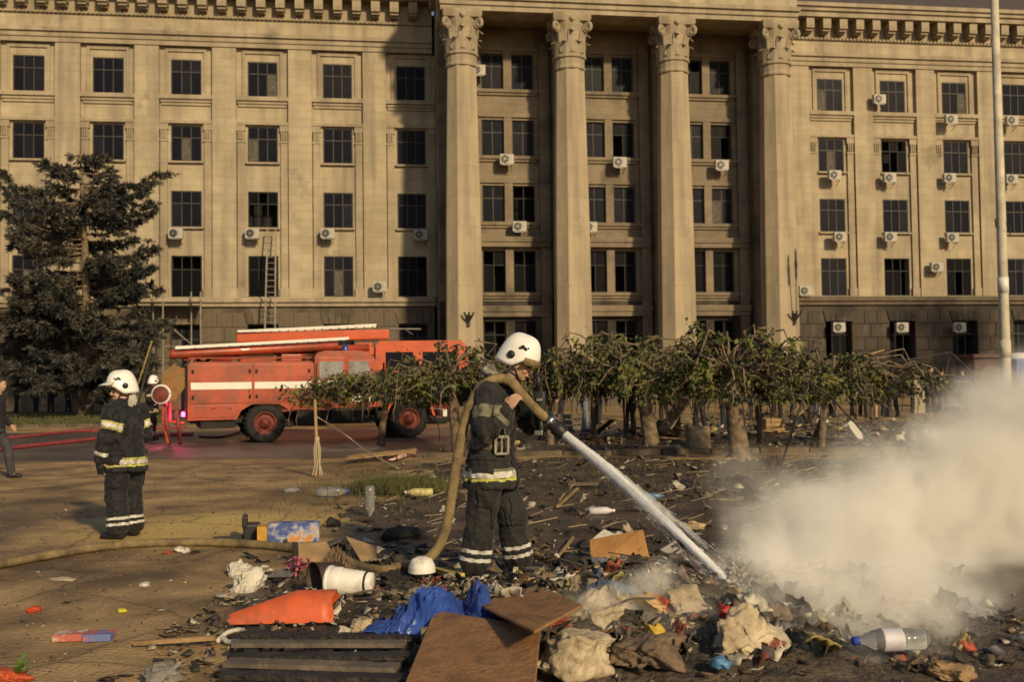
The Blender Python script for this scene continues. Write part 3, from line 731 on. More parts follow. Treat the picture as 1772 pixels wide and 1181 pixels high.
def umbrella_tree(base, hz, tr_r, R, nleaf, lean, spread, seed, zlow=1.15, rmax=.75, ntw=64):
    """low pollarded mulberry with a flat weeping crown"""
    random.seed(seed)
    o = empty('mulberry_tree', base)
    t = MB(); top = Vector((lean[0], lean[1], hz))
    t.tube([(0, 0, -0.1), (0.02, 0, 0.15), (lean[0] * .3, lean[1] * .3, hz * .4), (lean[0] * .7, lean[1] * .7, hz * .75), top], [tr_r * 1.45, tr_r * 1.1, tr_r, tr_r * 0.92, tr_r * 1.05], 10)
    t.blob(top, (tr_r * 1.5, tr_r * 1.5, tr_r * 1.2), 2, 0.35, 1.5, seed)
    P = []; D = []
    for k in range(ntw):
        az = 2 * PI * k / ntw * 3.0 + random.gauss(0, 0.35); L = R * random.uniform(0.5, 1.08)
        dx = math.cos(az) * spread[0]; dy = math.sin(az) * spread[1]
        rise = random.choice((random.uniform(-.05, .3), random.uniform(-.05, .3), random.uniform(0.1, rmax))); n = 9; pts = []
        drop = random.uniform(0.25, 0.9)
        for i in range(n + 1):
            s = i / n
            pts.append(top + Vector((dx * L * s, dy * L * s, rise * math.sin(s * PI * 0.62) - drop * max(0, s - 0.45) ** 1.6 * 1.6)) + Vector((random.gauss(0, .10), random.gauss(0, .10), random.gauss(0, .13))) * s)
        end = pts[-1].copy(); hang = random.uniform(0.1, 0.55)
        pts.append(end + Vector((dx * .06, dy * .06, -hang * 0.5))); pts.append(end + Vector((dx * .04, dy * .04, -hang)))
        m = len(pts)
        t.tube(pts, [0.028 * (1 - i / m) + 0.006 for i in range(m)], 5)
        ncl = max(2, int(nleaf / ntw / 14)); cl = [random.uniform(0.15, 1.0) ** 0.75 * (m - 1) for _ in range(ncl)]
        for j in range(int(nleaf / ntw)):
            s = min(max(random.choice(cl) + random.gauss(0, .35), 0), m - 1.001); i = min(int(s), m - 2)
            p = pts[i].lerp(pts[i + 1], s - i) + Vector((random.gauss(0, .075), random.gauss(0, .075), random.gauss(-.02, .085)))
            if p.z + base[2] < zlow: continue
            d = Vector((random.gauss(0, .5) + dx * .3, random.gauss(0, .5) + dy * .3, -0.65 + random.gauss(0, .4))).normalized()
            P.append(p); D.append(d)
    t.build('trunk', M_BARK, o, True)
    P = np.array([tuple(p) for p in P]); D = np.array([tuple(d) for d in D])
    W = unit(np.cross(D, RNG.normal(size=D.shape)))
    V, Fc = kites(P, D, W, RNG.uniform(0.06, 0.15, len(P)), RNG.uniform(0.022, 0.052, len(P)))
    link('crown', np_mesh('crown', V, Fc, M_LEAF), o)
    return o
GT = 'weeping trees along the square'
b = G(790, 785); tag(umbrella_tree((b.x, b.y, 0), 1.6, 0.11, 1.6, 3600, (-0.1, 0), (1.15, 0.75), 11, 1.15, .9), 'weeping tree right of the fire engine, half hidden by the man with the hose', 'tree', GT)
b = G(655, 772); tag(umbrella_tree((b.x, b.y + 0.4, 0), 1.38, 0.085, 1.95, 3800, (0.2, 0), (1.2, 0.75), 12, .98, .6), 'leafy weeping tree in front of the fire engine cab', 'tree', GT)
b = G(955, 778); tag(umbrella_tree((b.x, b.y + 1.5, 0), 1.65, 0.085, 1.5, 2200, (0.0, 0), (1.1, 0.8), 13, 1.3, .8), 'weeping tree behind the white helmet of the man with the hose', 'tree', GT)
b = G(1125, 770); tag(umbrella_tree((b.x, b.y, 0), 1.62, 0.17, 1.75, 3600, (-0.2, 0), (1.15, 0.8), 14, 1.15, 1.0), 'weeping tree with a pale thick trunk before the third column', 'tree', GT)
b = G(1278, 798); tag(umbrella_tree((b.x, b.y, 0), 1.62, 0.175, 1.65, 4400, (-0.1, 0), (1.15, 0.8), 15, 1.1, .95), 'nearest weeping tree with the broad bare trunk below the last column', 'tree', GT)
b = G(872, 776); tag(umbrella_tree((b.x, b.y + 1.0, 0), 1.5, 0.07, 1.6, 3000, (0.1, 0), (1.2, 0.8), 17, 1.1, .8), 'weeping tree behind the firefighter\'s shoulder', 'tree', GT)
b = G(1040, 772); tag(umbrella_tree((b.x, b.y + 2.2, 0), 1.55, 0.07, 1.6, 2800, (0.0, 0), (1.2, 0.8), 18, 1.15, .8), 'weeping tree above the person in pale jeans', 'tree', GT)
b = G(1205, 772); tag(umbrella_tree((b.x, b.y + 2.6, 0), 1.5, 0.07, 1.7, 2800, (0.0, 0), (1.2, 0.8), 19, 1.1, .7), 'weeping tree standing behind the cut stump', 'tree', GT)
b = G(1345, 774); tag(umbrella_tree((b.x, b.y + 1.6, 0), 1.42, 0.07, 1.7, 2800, (0.0, 0), (1.25, 0.8), 20, 1.0, .6), 'weeping tree right behind the broad bare trunk', 'tree', GT)
b = G(1420, 775); tag(umbrella_tree((b.x, b.y, 0), 1.45, 0.075, 1.9, 3400, (0.2, 0), (1.25, 0.8), 16, 1.0, .75), 'weeping tree above the broken planks, rightmost of its row', 'tree', GT)
# a broad street tree standing outside the picture on the right, whose shadow falls on the right wing
def street_tree(base, H, R, n, seed):
    random.seed(seed); o = empty('street_tree', base)
    t = MB().tube([(0, 0, -.1), (.1, 0, 3), (.0, .1, 6.5), (.1, 0, H * .7)], [.34, .28, .22, .1], 9); P = []; D = []
    for k in range(26):
        z = random.uniform(5.5, H * .78); az = random.uniform(0, 2 * PI); L = R * random.uniform(.5, 1) * (1 - .35 * abs(z / H - .55)); e = Vector((L * math.cos(az), L * math.sin(az), z + L * random.uniform(.1, .7)))
        t.tube([(0, 0, z), e * .5 + Vector((0, 0, z * .5 + .3)), e], [.09, .05, .015], 5)
        for j in range(n // 26):
            q = e.lerp(Vector((0, 0, z)), random.random() ** 2 * .7) + Vector((random.gauss(0, .55), random.gauss(0, .55), random.gauss(0, .5))); P.append(tuple(q)); D.append(tuple(Vector((random.gauss(0, 1), random.gauss(0, 1), -.6 + random.gauss(0, .6))).normalized()))
    t.build('trunk', M_BARK, o, True); P = np.array(P); D = np.array(D); W = unit(np.cross(D, RNG.normal(size=D.shape)))
    V, Fc = kites(P, D, W, RNG.uniform(.14, .3, len(P)), RNG.uniform(.06, .12, len(P))); link('crown', np_mesh('crown', V, Fc, M_LEAF), o); return o
tag(street_tree((38.2, 50.5, 0), 17.5, 4.2, 7000, 31), 'leafy street tree off to the right whose shadow falls on the right wing', 'tree')
random.seed(21)

# ================================================================== fire engines
def paint(name, c, c2, rough=0.38):
    m = mat(name, c, rough, col2=c2, scale=1.4, bump=0.3, bscale=1.6, detail=8, coat=0.25, lo=0.3, hi=0.6)
    return m
def grime(m, c, lo_, hi_, sc, mx_=.8):
    N, L, b = nodes(m); tc = next(n for n in N if n.type == 'TEX_COORD'); src = b.inputs['Base Color'].links[0].from_socket
    nz = N.new('ShaderNodeTexNoise'); nz.inputs['Scale'].default_value = sc; nz.inputs['Detail'].default_value = 9; nz.inputs['Roughness'].default_value = .72; L.new(tc.outputs['Object'], nz.inputs['Vector'])
    r = N.new('ShaderNodeMapRange'); r.inputs['From Min'].default_value = lo_; r.inputs['From Max'].default_value = hi_; r.inputs['To Max'].default_value = mx_; L.new(nz.outputs['Fac'], r.inputs['Value'])
    x = N.new('ShaderNodeMix'); x.data_type = 'RGBA'; x.inputs[7].default_value = (*c, 1); L.new(r.outputs[0], x.inputs[0]); L.new(src, x.inputs[6]); L.new(x.outputs[2], b.inputs['Base Color'])
M_RED = paint('fire_engine_paint', (0.40, 0.060, 0.020), (0.17, 0.032, 0.015))
M_ORANGE = paint('orange_boom_paint', (0.55, 0.09, 0.022), (0.38, 0.064, 0.018))
M_WHITE = mat('white_paint', (0.74, 0.71, 0.63), 0.5, 0.15, 2.5)
grime(M_RED, (.10, .06, .04), .50, .72, 2.2); grime(M_ORANGE, (.13, .07, .04), .54, .75, 2.0)
M_TYRE = mat('tyre_rubber', (0.022, 0.020, 0.019), 0.85, 0.4, 6, bump=0.4, bscale=20)
M_RIM = mat('rim_paint', (0.20, 0.045, 0.03), 0.6, 0.5, 6)
M_CHAS = mat('chassis_dirt', (0.02, 0.017, 0.015), 0.8, 0.5, 4)
M_CABGLASS = mat('cab_glass', (0.30, 0.29, 0.28), 0.12, 0.5, 3.0, spec=0.7)
M_CHROME = mat('chrome', (0.6, 0.57, 0.5), 0.25, 0.3, 4, metal=1.0)

def wheel(parent, x, y, r=0.51, w=0.28, dual=False):
    """rolling axis along y; y is the outer face"""
    M = Matrix.Rotation(rad(90), 4, 'X')
    ww = w * (2.15 if dual else 1)
    o = empty('wheel', (x, y, r), 0, parent)
    t = MB().lathe([(r * .56, -ww), (r * .9, -ww), (r, -ww * .86), (r, -ww * .14), (r * .93, 0), (r * .62, 0.015), (r * .56, -0.03)], 26, M, cap=False)
    for k in range(26):
        a = 2 * PI * k / 26
        Mx = M @ Matrix.Rotation(a, 4, 'Z')
        t.box(r - 0.005, r + 0.018, -0.03, 0.03, -ww * .8, -ww * .2, Mx)
    t.build('tyre', M_TYRE, o, True)
    rm = MB().lathe([(r * .58, -0.02), (r * .54, -0.01), (r * .50, -0.09), (r * .30, -0.11), (r * .27, -0.04), (r * .20, -0.02), (r * .13, 0.03), (0.0, 0.035)], 20, M, cap=False)
    for k in range(8):
        a = 2 * PI * k / 8; rm.lathe([(0.018, -0.06), (0.018, -0.02), (0, -0.018)], 6, M @ Matrix.Translation((r * .24 * math.cos(a), r * .24 * math.sin(a), 0)), cap=False)
    rm.lathe([(r * .57, -ww + .01), (0, -ww + .012)], 16, M, cap=False)
    rm.build('rim', M_RIM, o, True)
    return o

def fire_engine():
    o = empty('fire_engine', G(460, 767), rad(20.5))
    W = 2.3
    ch = MB().box(-1.85, 4.5, 0.55, 0.7, 0.52, 0.74).box(-1.85, 4.5, 1.6, 1.75, 0.52, 0.74)
    ch.box(-.1, .1, .3, 2.0, .42, .6).box(3.75, 3.95, .3, 2.0, .42, .6).box(.8, 1.6, .08, .5, .42, .8).box(1.75, 2.6, .06, .4, .48, .78).box(-1.6, -0.75, .1, 2.1, .4, .6)
    ch.bar((-.1, 1.15, .5), (3.2, 1.15, .6), .1)
    ch.build('chassis', M_CHAS, o)
    poly = [(-1.92, .62), (-.72, .62), (-.62, .84), (-.35, 1.0), (.35, 1.0), (.58, .84), (1.25, .84), (1.25, 2.02), (1.2, 2.1), (-1.86, 2.1), (-1.92, 2.02)]
    bd = MB().prism(poly, 0, W); bd.build('body', M_RED, o)
    for (x0, x1, z0) in ((-1.87, -.335, 1.04), (-.30, 1.2, 1.04)):
        d = MB().bevbox(x0, x1, -0.022, 0.0, z0, 2.03, 0.01).build('locker_door', M_RED, o)
        MB().box(x0 + 0.02, x1 - 0.02, -0.0265, -0.0225, 1.40, 1.575).build('white_stripe', M_WHITE, d)
        MB().tube([(x1 - .09, -.05, 1.3), (x1 - .09, -.05, 1.38)], .012, 6).build('handle', M_CHROME, d)
    for (x0, x1) in ((-1.87, -.75), (.62, 1.2)):
        MB().bevbox(x0, x1, -0.018, 0.0, .68 if x0 < 0 else .88, 1.0, 0.008).build('lower_locker', M_RED, o)
    for (x, z) in ((-1.8, 1.2), (-1.8, 1.85), (-.4, 1.2), (-.4, 1.85), (-.23, 1.2), (-.23, 1.85), (1.12, 1.2), (1.12, 1.85)):
        MB().bevbox(x - .03, x + .03, -.04, -.0225, z - .05, z + .05, .006).build('hinge', M_CHAS, o)
    for x in (-1.3, -.9, .9): MB().bevbox(x - .05, x + .05, -.032, -.0185, .9, .95, .005).build('reflector', mat('red_reflector', (.3, .01, .01), .2, .2, 5), o)
    MB().tube([(1.33, -.01, 1.0), (1.33, -.05, 1.05), (1.33, -.05, 2.0), (1.33, -.01, 2.05)], .016, 6).build('grab_rail', M_CHROME, o)
    MB().tube([(2.95, .03, 1.7), (3.1, -.12, 1.75), (3.1, -.14, 1.95)], .012, 6).build('mirror_arm', M_CHAS, o); MB().bevbox(3.07, 3.1, -.22, -.08, 1.75, 2.05, .01).build('mirror', M_CHAS, o)
    for i in range(4): MB().tube([(-1.5 + i * .02 + .17 * math.cos(a / 12 * 2 * PI), .9 + i * .09, 2.28 + .17 * math.sin(a / 12 * 2 * PI)) for a in range(13)], .035, 6).build('rolled_hose', M_CHAS, o, True)
    MB().lathe([(.09, 2.38), (.085, 2.5), (.05, 2.55), (0, 2.56)], 12, Matrix.Translation((2.2, .6, 0)), cap=False).build('beacon', mat('blue_beacon', (.03, .06, .3), .2, .2, 5), o, True)
    rl = MB()
    for y in (0.06, W - .06):
        rl.tube([(-1.9, y, 2.2), (1.2, y, 2.2)], .02, 6)
        for x in (-1.8, -.8, .2, 1.1): rl.tube([(x, y, 2.09), (x, y, 2.2)], .014, 5)
    rl.build('roof_rail', M_RED, o)
    rb = MB()
    rb.bevbox(-.6, .3, .5, 1.1, 2.103, 2.36, .04); rb.bevbox(.45, 1.0, .35, 1.2, 2.103, 2.3, .03); rb.tube([(-1.3, .5, 2.2), (-.8, .5, 2.2)], .09, 8); rb.build('roof_box', M_RED, o)
    # suction pipe and ladder lying on the roof, raised towards the front
    MB().tube([(-2.35, .32, 2.30), (-2.25, .32, 2.305), (1.9, .32, 2.52), (1.95, .32, 2.52)], [.10, .125, .125, .1], 12).build('suction_pipe', M_RED, o, True)
    MB().tube([(-1.6, .85, 2.30), (2.9, .85, 2.48)], .1, 10).build('suction_pipe', M_RED, o, True)
    ld = MB(); dz = lambda x: 2.47 + .055 * (x + 2.2)
    for y in (.12, .52): ld.bar((-2.2, y, dz(-2.2)), (2.2, y, dz(2.2)), .05, .065)
    for k in range(15):
        x = -2.0 + k * .29; ld.bar((x, .12, dz(x)), (x, .52, dz(x)), .03)
    ld.build('ladder', M_WHITE, o)
    # crew cab
    cab = [(1.28, .86), (3.12, .86), (3.12, 1.58), (2.88, 2.18), (2.74, 2.33), (2.5, 2.38), (1.55, 2.38), (1.36, 2.33), (1.28, 2.22)]
    MB().prism(cab, .06, W - .06).build('cab', M_RED, o)
    for (x0, x1, glass) in ((1.40, 2.03, 0), (2.18, 2.80, 1)):
        d = MB().bevbox(x0 - .05, x1 + .06, .032, .06, .92, 2.2 if not glass else 2.12, .012).build('cab_door', M_RED if not glass else M_RED, o)
        top = [(x0, 1.64), (x1, 1.64), (x1 - (.12 if glass else 0), 2.09), (x0, 2.09)]
        MB().prism(top, .022, .0315).build('side_window', M_CABGLASS, d)
        MB().box(x0 - .04, x1 + .04, .0265, .0315, 1.42, 1.59).build('white_stripe', M_WHITE, d)
        MB().tube([(x0 + .04, .01, 1.33), (x0 + .16, .01, 1.33)], .014, 6).build('handle', M_CHROME, d)
    wp = MB().prism([(2.2, 1.0), (2.85, 1.02), (2.82, 1.34), (2.5, 1.28), (2.2, 1.22)], .024, .0315).build('panel', M_WHITE, o); wp['label'] = 'white lower panel of the front cab door'
    MB().add([(3.115, .2, 1.62), (3.115, W - .2, 1.62), (2.915, W - .25, 2.12), (2.915, .25, 2.12)], [(0, 1, 2, 3)]).build('windscreen', M_CABGLASS, o)
    # bonnet, wings, bumper
    bn = MB().prism([(3.125, .95), (4.62, .95), (4.68, 1.05), (4.66, 1.42), (4.5, 1.5), (3.125, 1.6)], .42, W - .42); bn.build('bonnet', M_RED, o)
    for y0, y1 in ((.02, .5), (W - .5, W - .02)):
        f = MB(); n = 12; vs = []
        for i in range(n + 1):
            a = PI * (1.02 - 1.0 * i / n); cx_, cz = 3.85, .55
            for rr in (.60, .66):
                for y in (y0, y1): vs.append((cx_ + rr * 1.06 * math.cos(a), y, cz + rr * math.sin(a)))
        f.add(vs, [q for i in range(n) for q in ((i * 4, i * 4 + 1, i * 4 + 5, i * 4 + 4), (i * 4 + 2, i * 4 + 6, i * 4 + 7, i * 4 + 3), (i * 4, i * 4 + 4, i * 4 + 6, i * 4 + 2), (i * 4 + 1, i * 4 + 3, i * 4 + 7, i * 4 + 5))] + [(0, 2, 3, 1), (n * 4, n * 4 + 1, n * 4 + 3, n * 4 + 2)])
        f.build('front_wing', M_ORANGE, o)
        hl = MB().lathe([(.11, 0), (.12, .03), (.1, .06), (0, .075)], 14, Matrix.Translation((4.66, (y0 + y1) / 2, 1.12)) @ Matrix.Rotation(rad(90), 4, 'Y'), cap=False); hl.build('headlight', M_CHROME, o, True)
    MB().bevbox(4.78, 4.9, .05, W - .05, .55, .75, .02).build('bumper', M_WHITE, o)
    gr_ = MB(); [gr_.box(4.66, 4.70, .6 + i * .13, .66 + i * .13, .98, 1.38) for i in range(9)]; gr_.build('grille', M_CHAS, o)
    st = MB().box(1.5, 3.1, -.02, .3, .5, .56).box(1.7, 1.75, .05, .2, .56, .86).box(2.9, 2.95, .05, .2, .56, .86); st.build('running_board', M_CHAS, o)
    wheel(o, 0, .06, dual=True); wheel(o, 3.85, .1)
    for x, y in ((0, W - .66), (3.85, W - .38)): wheel(o, x, y, w=.28)
    # rear pump bay with coiled hose, boards and a lit tail lamp
    pb = MB().box(-1.98, -1.925, .1, W - .1, .66, 2.0); pb.build('rear_panel', M_CHAS, o)
    for y in (.15, 1.1, 2.1): MB().tube([(-2.0, y, .55), (-2.32, y, .6), (-2.34, y, 1.7), (-2.0, y, 1.95)], .025, 6).build('rack_rail', M_RED, o)
    c = MB()
    for i in range(4): 
        rr = .12 + .055 * i; c.tube([(-2.42 , .55 + rr * math.cos(a / 18 * 2 * PI), 1.28 + rr * math.sin(a / 18 * 2 * PI)) for a in range(19)], .03, 6)
    c.build('hose_coil', mat('canvas_hose', (.40, .33, .22), .9, .4, 8), o, True)
    tl = MB().bevbox(-2.06, -1.985, .12, .3, .72, .84, .015)
    em = bpy.data.materials.new('lit_tail_lamp'); em.use_nodes = True; b_ = em.node_tree.nodes['Principled BSDF']; b_.inputs['Base Color'].default_value = (.5, .01, .08, 1); b_.inputs['Emission Color'].default_value = (1, .03, .25, 1); b_.inputs['Emission Strength'].default_value = 12
    tlo = tl.build('tail_lamp', em, o)
    ld_ = bpy.data.lights.new('tail_lamp_glow', 'POINT'); ld_.color = (1, .04, .22); ld_.energy = 30; ld_.shadow_soft_size = .06
    lo = bpy.data.objects.new('tail_lamp_glow', ld_); COL.objects.link(lo); lo.parent = o; lo.location = (-2.45, .1, .75)
    return o
fe = fire_engine()
tag(fe, 'red fire engine with a white stripe and a ladder on its roof', 'fire engine')

def ladder_engine():
    o = empty('fire_engine', (-2.55, 36.2, 0), rad(9))
    W = 2.4
    MB().box(-7.2, 1.2, .6, .8, .6, .85).box(-7.2, 1.2, 1.6, 1.8, .6, .85).build('chassis', M_CHAS, o)
    MB().bevbox(-7.2, -2.3, 0, W, .85, 1.7, .04).build('body', M_ORANGE, o)
    cab = [(-2.25, .9), (1.0, .9), (1.15, 1.2), (1.12, 1.95), (.9, 2.85), (.75, 2.95), (-2.1, 2.95), (-2.25, 2.8)]
    MB().prism(cab, .05, W - .05).build('cab', M_ORANGE, o)
    for x0, x1 in ((-1.9, -.95), (-.6, .55)):
        MB().prism([(x0, 1.9), (x1 + .15, 1.9), (x1, 2.55), (x0, 2.55)], .035, .046).build('side_window', M_GLASS, o)
    MB().box(-2.2, 1.0, .04, .046, 1.45, 1.7).build('white_stripe', M_WHITE, o)
    MB().bevbox(-2.9, -2.35, .3, W - .3, 1.7, 2.9, .03).build('turret', M_ORANGE, o)
    MB().bevbox(-7.0, -1.7, .7, 1.35, 3.06, 3.42, .05, Matrix.Rotation(rad(-.9), 4, 'Y')).build('boom', M_ORANGE, o)
    l = MB()
    for y in (.6, 1.45): l.bar((-7.0, y, 3.34), (-2.2, y, 3.54), .05, .08)
    for k in range(16): l.bar((-6.8 + k * .3, .6, 3.35 + .0125 * k), (-6.8 + k * .3, 1.45, 3.35 + .0125 * k), .03)
    l.build('ladder', M_WHITE, o)
    MB().bevbox(-4.8, -2.3, .1, .5, 2.45, 2.72, .04).build('lower_boom', M_ORANGE, o)
    tip = MB().tube([(-1.75, 1.0, 3.42), (-.6, .9, 3.40)], .03, 6).tube([(-1.2, .9, 3.41), (-.9, .8, 3.2)], .02, 5); tip.build('boom_tip', M_STEEL, o)
    for x in (0, -4.2, -5.4): wheel(o, x, .05, .52); wheel(o, x, W - .33, .52)
    MB().bevbox(1.18, 1.3, .05, W - .05, .6, .85, .02).build('bumper', M_WHITE, o)
    return o
le = ladder_engine()
tag(le, 'orange ladder truck with a long boom parked behind the fire engine', 'fire engine')
# ================================================================== people
M_SKIN = mat('skin', (0.50, 0.30, 0.20), 0.55, 0.25, 9.0)
M_TURN = mat('turnout_cloth', (0.008, 0.008, 0.010), 0.7, col2=(0.004, 0.004, 0.005), scale=6, bump=0.35, bscale=60, sheen=0.08)
M_TURN_D = mat('dusty_turnout_cloth', (0.019, 0.0165, 0.0145), 0.75, col2=(0.005, 0.005, 0.0058), scale=4.5, bump=0.4, bscale=50, sheen=0.1)
M_SILVER = mat('silver_reflective_tape', (0.70, 0.68, 0.60), 0.45, col2=(0.34, 0.32, 0.27), scale=9)
M_LIME = mat('lime_tape', (0.50, 0.50, 0.10), 0.7, col2=(0.28, 0.27, 0.07), scale=8)
M_OLIVE = mat('faded_tape', (0.20, 0.19, 0.12), 0.8, col2=(0.10, 0.095, 0.065), scale=7)
M_HELM = mat('white_helmet_shell', (0.80, 0.78, 0.71), 0.32, col2=(.50, .44, .35), scale=9, detail=9, lo=.27, hi=.42, coat=0.4)
M_VISOR = mat('gold_visor', (0.62, 0.48, 0.26), 0.22, 0.3, 4, metal=0.6)
M_BOOT = mat('boot_rubber', (0.016, 0.015, 0.015), 0.55, 0.4, 8)
M_HAIR = mat('dark_hair', (0.025, 0.018, 0.013), 0.7, 0.4, 20)
M_EYE = mat('eye', (0.05, 0.035, 0.03), 0.3, 0.2, 20)
M_LIP = mat('lip', (0.33, 0.14, 0.11), 0.6, 0.2, 20)
M_BELT = mat('belt_leather', (0.10, 0.075, 0.05), 0.6, 0.5, 14)
V3 = Vector
def catmull(pts, k=8):
    pts = [V3(p) for p in pts]; P = [pts[0]] + pts + [pts[-1]]; out = []
    for i in range(1, len(P) - 2):
        for j in range(k):
            t = j / k; a, b, c, d = P[i - 1], P[i], P[i + 1], P[i + 2]
            out.append(.5 * ((2 * b) + (c - a) * t + (2 * a - 5 * b + 4 * c - d) * t * t + (3 * b - a - 3 * c + d) * t ** 3))
    out.append(pts[-1]); return out
def loft(mb, rings, n=18, lean=0.0):
    """rings: (center, rx, ry, pitch) ; rx along the facing direction, ry sideways; pitch tips the ring forward"""
    vs = []
    for c, rx, ry, pt in rings:
        f = V3((math.cos(pt), 0, -math.sin(pt)))
        for k in range(n):
            a = 2 * PI * k / n; vs.append(V3(c) + f * (rx * math.cos(a)) + V3((0, ry * math.sin(a), 0)))
    m = len(rings)
    mb.add(vs, [(i * n + k, i * n + (k + 1) % n, (i + 1) * n + (k + 1) % n, (i + 1) * n + k) for i in range(m - 1) for k in range(n)] + [tuple(reversed(range(n))), tuple((m - 1) * n + k for k in range(n))])
def seg(mb, pts, rs, n=12):
    """limb through pts, with rounded ends and in-between rings"""
    P = []; R = []
    for i in range(len(pts) - 1):
        for k in range(4):
            t = k / 4; P.append(V3(pts[i]).lerp(V3(pts[i + 1]), t)); R.append(rs[i] * (1 - t) + rs[i + 1] * t)
    P.append(V3(pts[-1])); R.append(rs[-1])
    d0 = (P[0] - P[1]).normalized(); d1 = (P[-1] - P[-2]).normalized()
    P = [P[0] + d0 * R[0] * .9, P[0] + d0 * R[0] * .6] + P + [P[-1] + d1 * R[-1] * .6, P[-1] + d1 * R[-1] * .9]
    R = [R[0] * .3, R[0] * .8] + R + [R[-1] * .8, R[-1] * .3]
    mb.tube(P, R, n)
def head_shape(mb, c, yaw=0.0, pitch=0.0, s=1.0):
    M = Matrix.Translation(c) @ Matrix.Rotation(yaw, 4, 'Z') @ Matrix.Rotation(pitch, 4, 'Y') @ Matrix.Scale(s, 4)
    R3 = M.to_3x3()
    def e(p, r, sub=3): mb.blob(M @ V3(p), r, sub, 0.0, M=R3)
    e((-.012, 0, .03), (.098, .076, .092)); e((.022, 0, -.045), (.066, .058, .075)); e((.05, 0, -.093), (.032, .03, .026), 2)
    e((.078, 0, .035), (.02, .05, .018), 2)
    mb.tube([M @ V3((.088, 0, .02)), M @ V3((.106, 0, -.018)), M @ V3((.1, 0, -.03))], [.008 * s, .015 * s, .012 * s], 8)
    for sd in (-1, 1): e((-.005, sd * .076, -.008), (.026, .011, .034), 2); e((.06, sd * .04, -.03), (.026, .022, .026), 2)
    e((.082, 0, -.062), (.016, .026, .011), 2)
    return M
def face_bits(parent, M, s=1.0):
    for sd in (-1, 1):
        MB().blob(M @ V3((.082, sd * .033, .008)), .0125 * s, 1, 0).build('eye', M_EYE, parent, True)
        MB().tube([M @ V3((.088, sd * .018, .03)), M @ V3((.088, sd * .034, .036)), M @ V3((.076, sd * .052, .03))], .0055 * s, 5).build('eyebrow', M_HAIR, parent, True)
    MB().tube([M @ V3((.088, -.022, -.064)), M @ V3((.0985, 0, -.062)), M @ V3((.088, .022, -.064))], .006 * s, 5).build('mouth', M_LIP, parent, True)
def hand_shape(mb, wr, d, n, side, curl=0.5, s=1.0, spread=0.021):
    """palm along d, n = out of the back of the hand, side = +1 when the thumb lies towards d x n"""
    d = V3(d).normalized(); n = (V3(n) - d * V3(n).dot(d)).normalized(); t = d.cross(n) * side
    wr = V3(wr)
    for k in range(4):
        o = t * (spread * (1.5 - k))
        mb.tube([wr + o * .55, wr + d * .045 * s + o * .9, wr + d * .092 * s + o], [.017 * s, .0165 * s, .0135 * s], 8)
    mb.blob(wr + d * .05 * s, (.02 * s,) * 3, 2, 0); mb.tube([wr - d * .06, wr, wr + d * .02], [.027, .026, .024], 10)
    Ls = [(.045, .027, .021), (.05, .031, .023), (.046, .029, .022), (.036, .021, .018)]
    for k in range(4):
        p = wr + d * .09 * s + t * (spread * (1.5 - k)); a = 0.15; pts = [p]
        for j, L in enumerate(Ls[k]):
            a += curl * (1.05, 1.25, .9)[j]
            p = p + (d * math.cos(a) - n * math.sin(a)) * L * s; pts.append(p)
        mb.tube(pts, [.0105 * s, .0098 * s, .0088 * s, .0072 * s], 8)
    p = wr + d * .018 * s + t * .032 * s; pts = [p - t * .012]
    dirs = [(t * .75 + d * .55 - n * .35), (d * .8 + t * .25 - n * (.5 + curl * .4)), (d * .7 - n * (.6 + curl * .6) - t * .2)]
    for v, L in zip(dirs, (.04, .034, .028)):
        pts.append(p); p = p + v.normalized() * L * s
    pts.append(p)
    mb.tube(pts, [.014, .015, .0125, .011, .009], 8)
def band_from(me, pred, off, m, name):
    """tape sewn on a garment: the faces of the cloth that pred() picks, lifted and thickened"""
    nv = len(me.vertices); co = np.zeros(nv * 3, np.float32); me.vertices.foreach_get('co', co); co = co.reshape(-1, 3)
    nr = np.zeros(nv * 3, np.float32); me.vertices.foreach_get('normal', nr); nr = nr.reshape(-1, 3)
    ok = pred(co); npol = len(me.polygons)
    if not ok.any(): return None
    lv = np.zeros(len(me.loops), np.int32); me.loops.foreach_get('vertex_index', lv)
    if len(lv) == npol * 4:
        q = lv.reshape(-1, 4); q = q[ok[q].all(axis=1)]
    else:
        q = np.array([tuple(p.vertices) for p in me.polygons if len(p.vertices) == 4 and all(ok[i] for i in p.vertices)], np.int32).reshape(-1, 4)
    if not len(q): return None
    used, inv = np.unique(q, return_inverse=True)
    return np_mesh(name, co[used] + nr[used] * off, inv.reshape(-1, 4), m, True)
def along(a, b):
    a = np.array(a, float); b = np.array(b, float); L = np.linalg.norm(b - a); d = (b - a) / L
    def f(co):
        q = co - a; t = q @ d; r = np.linalg.norm(q - np.outer(t, d), axis=1); return t / L, r
    return f

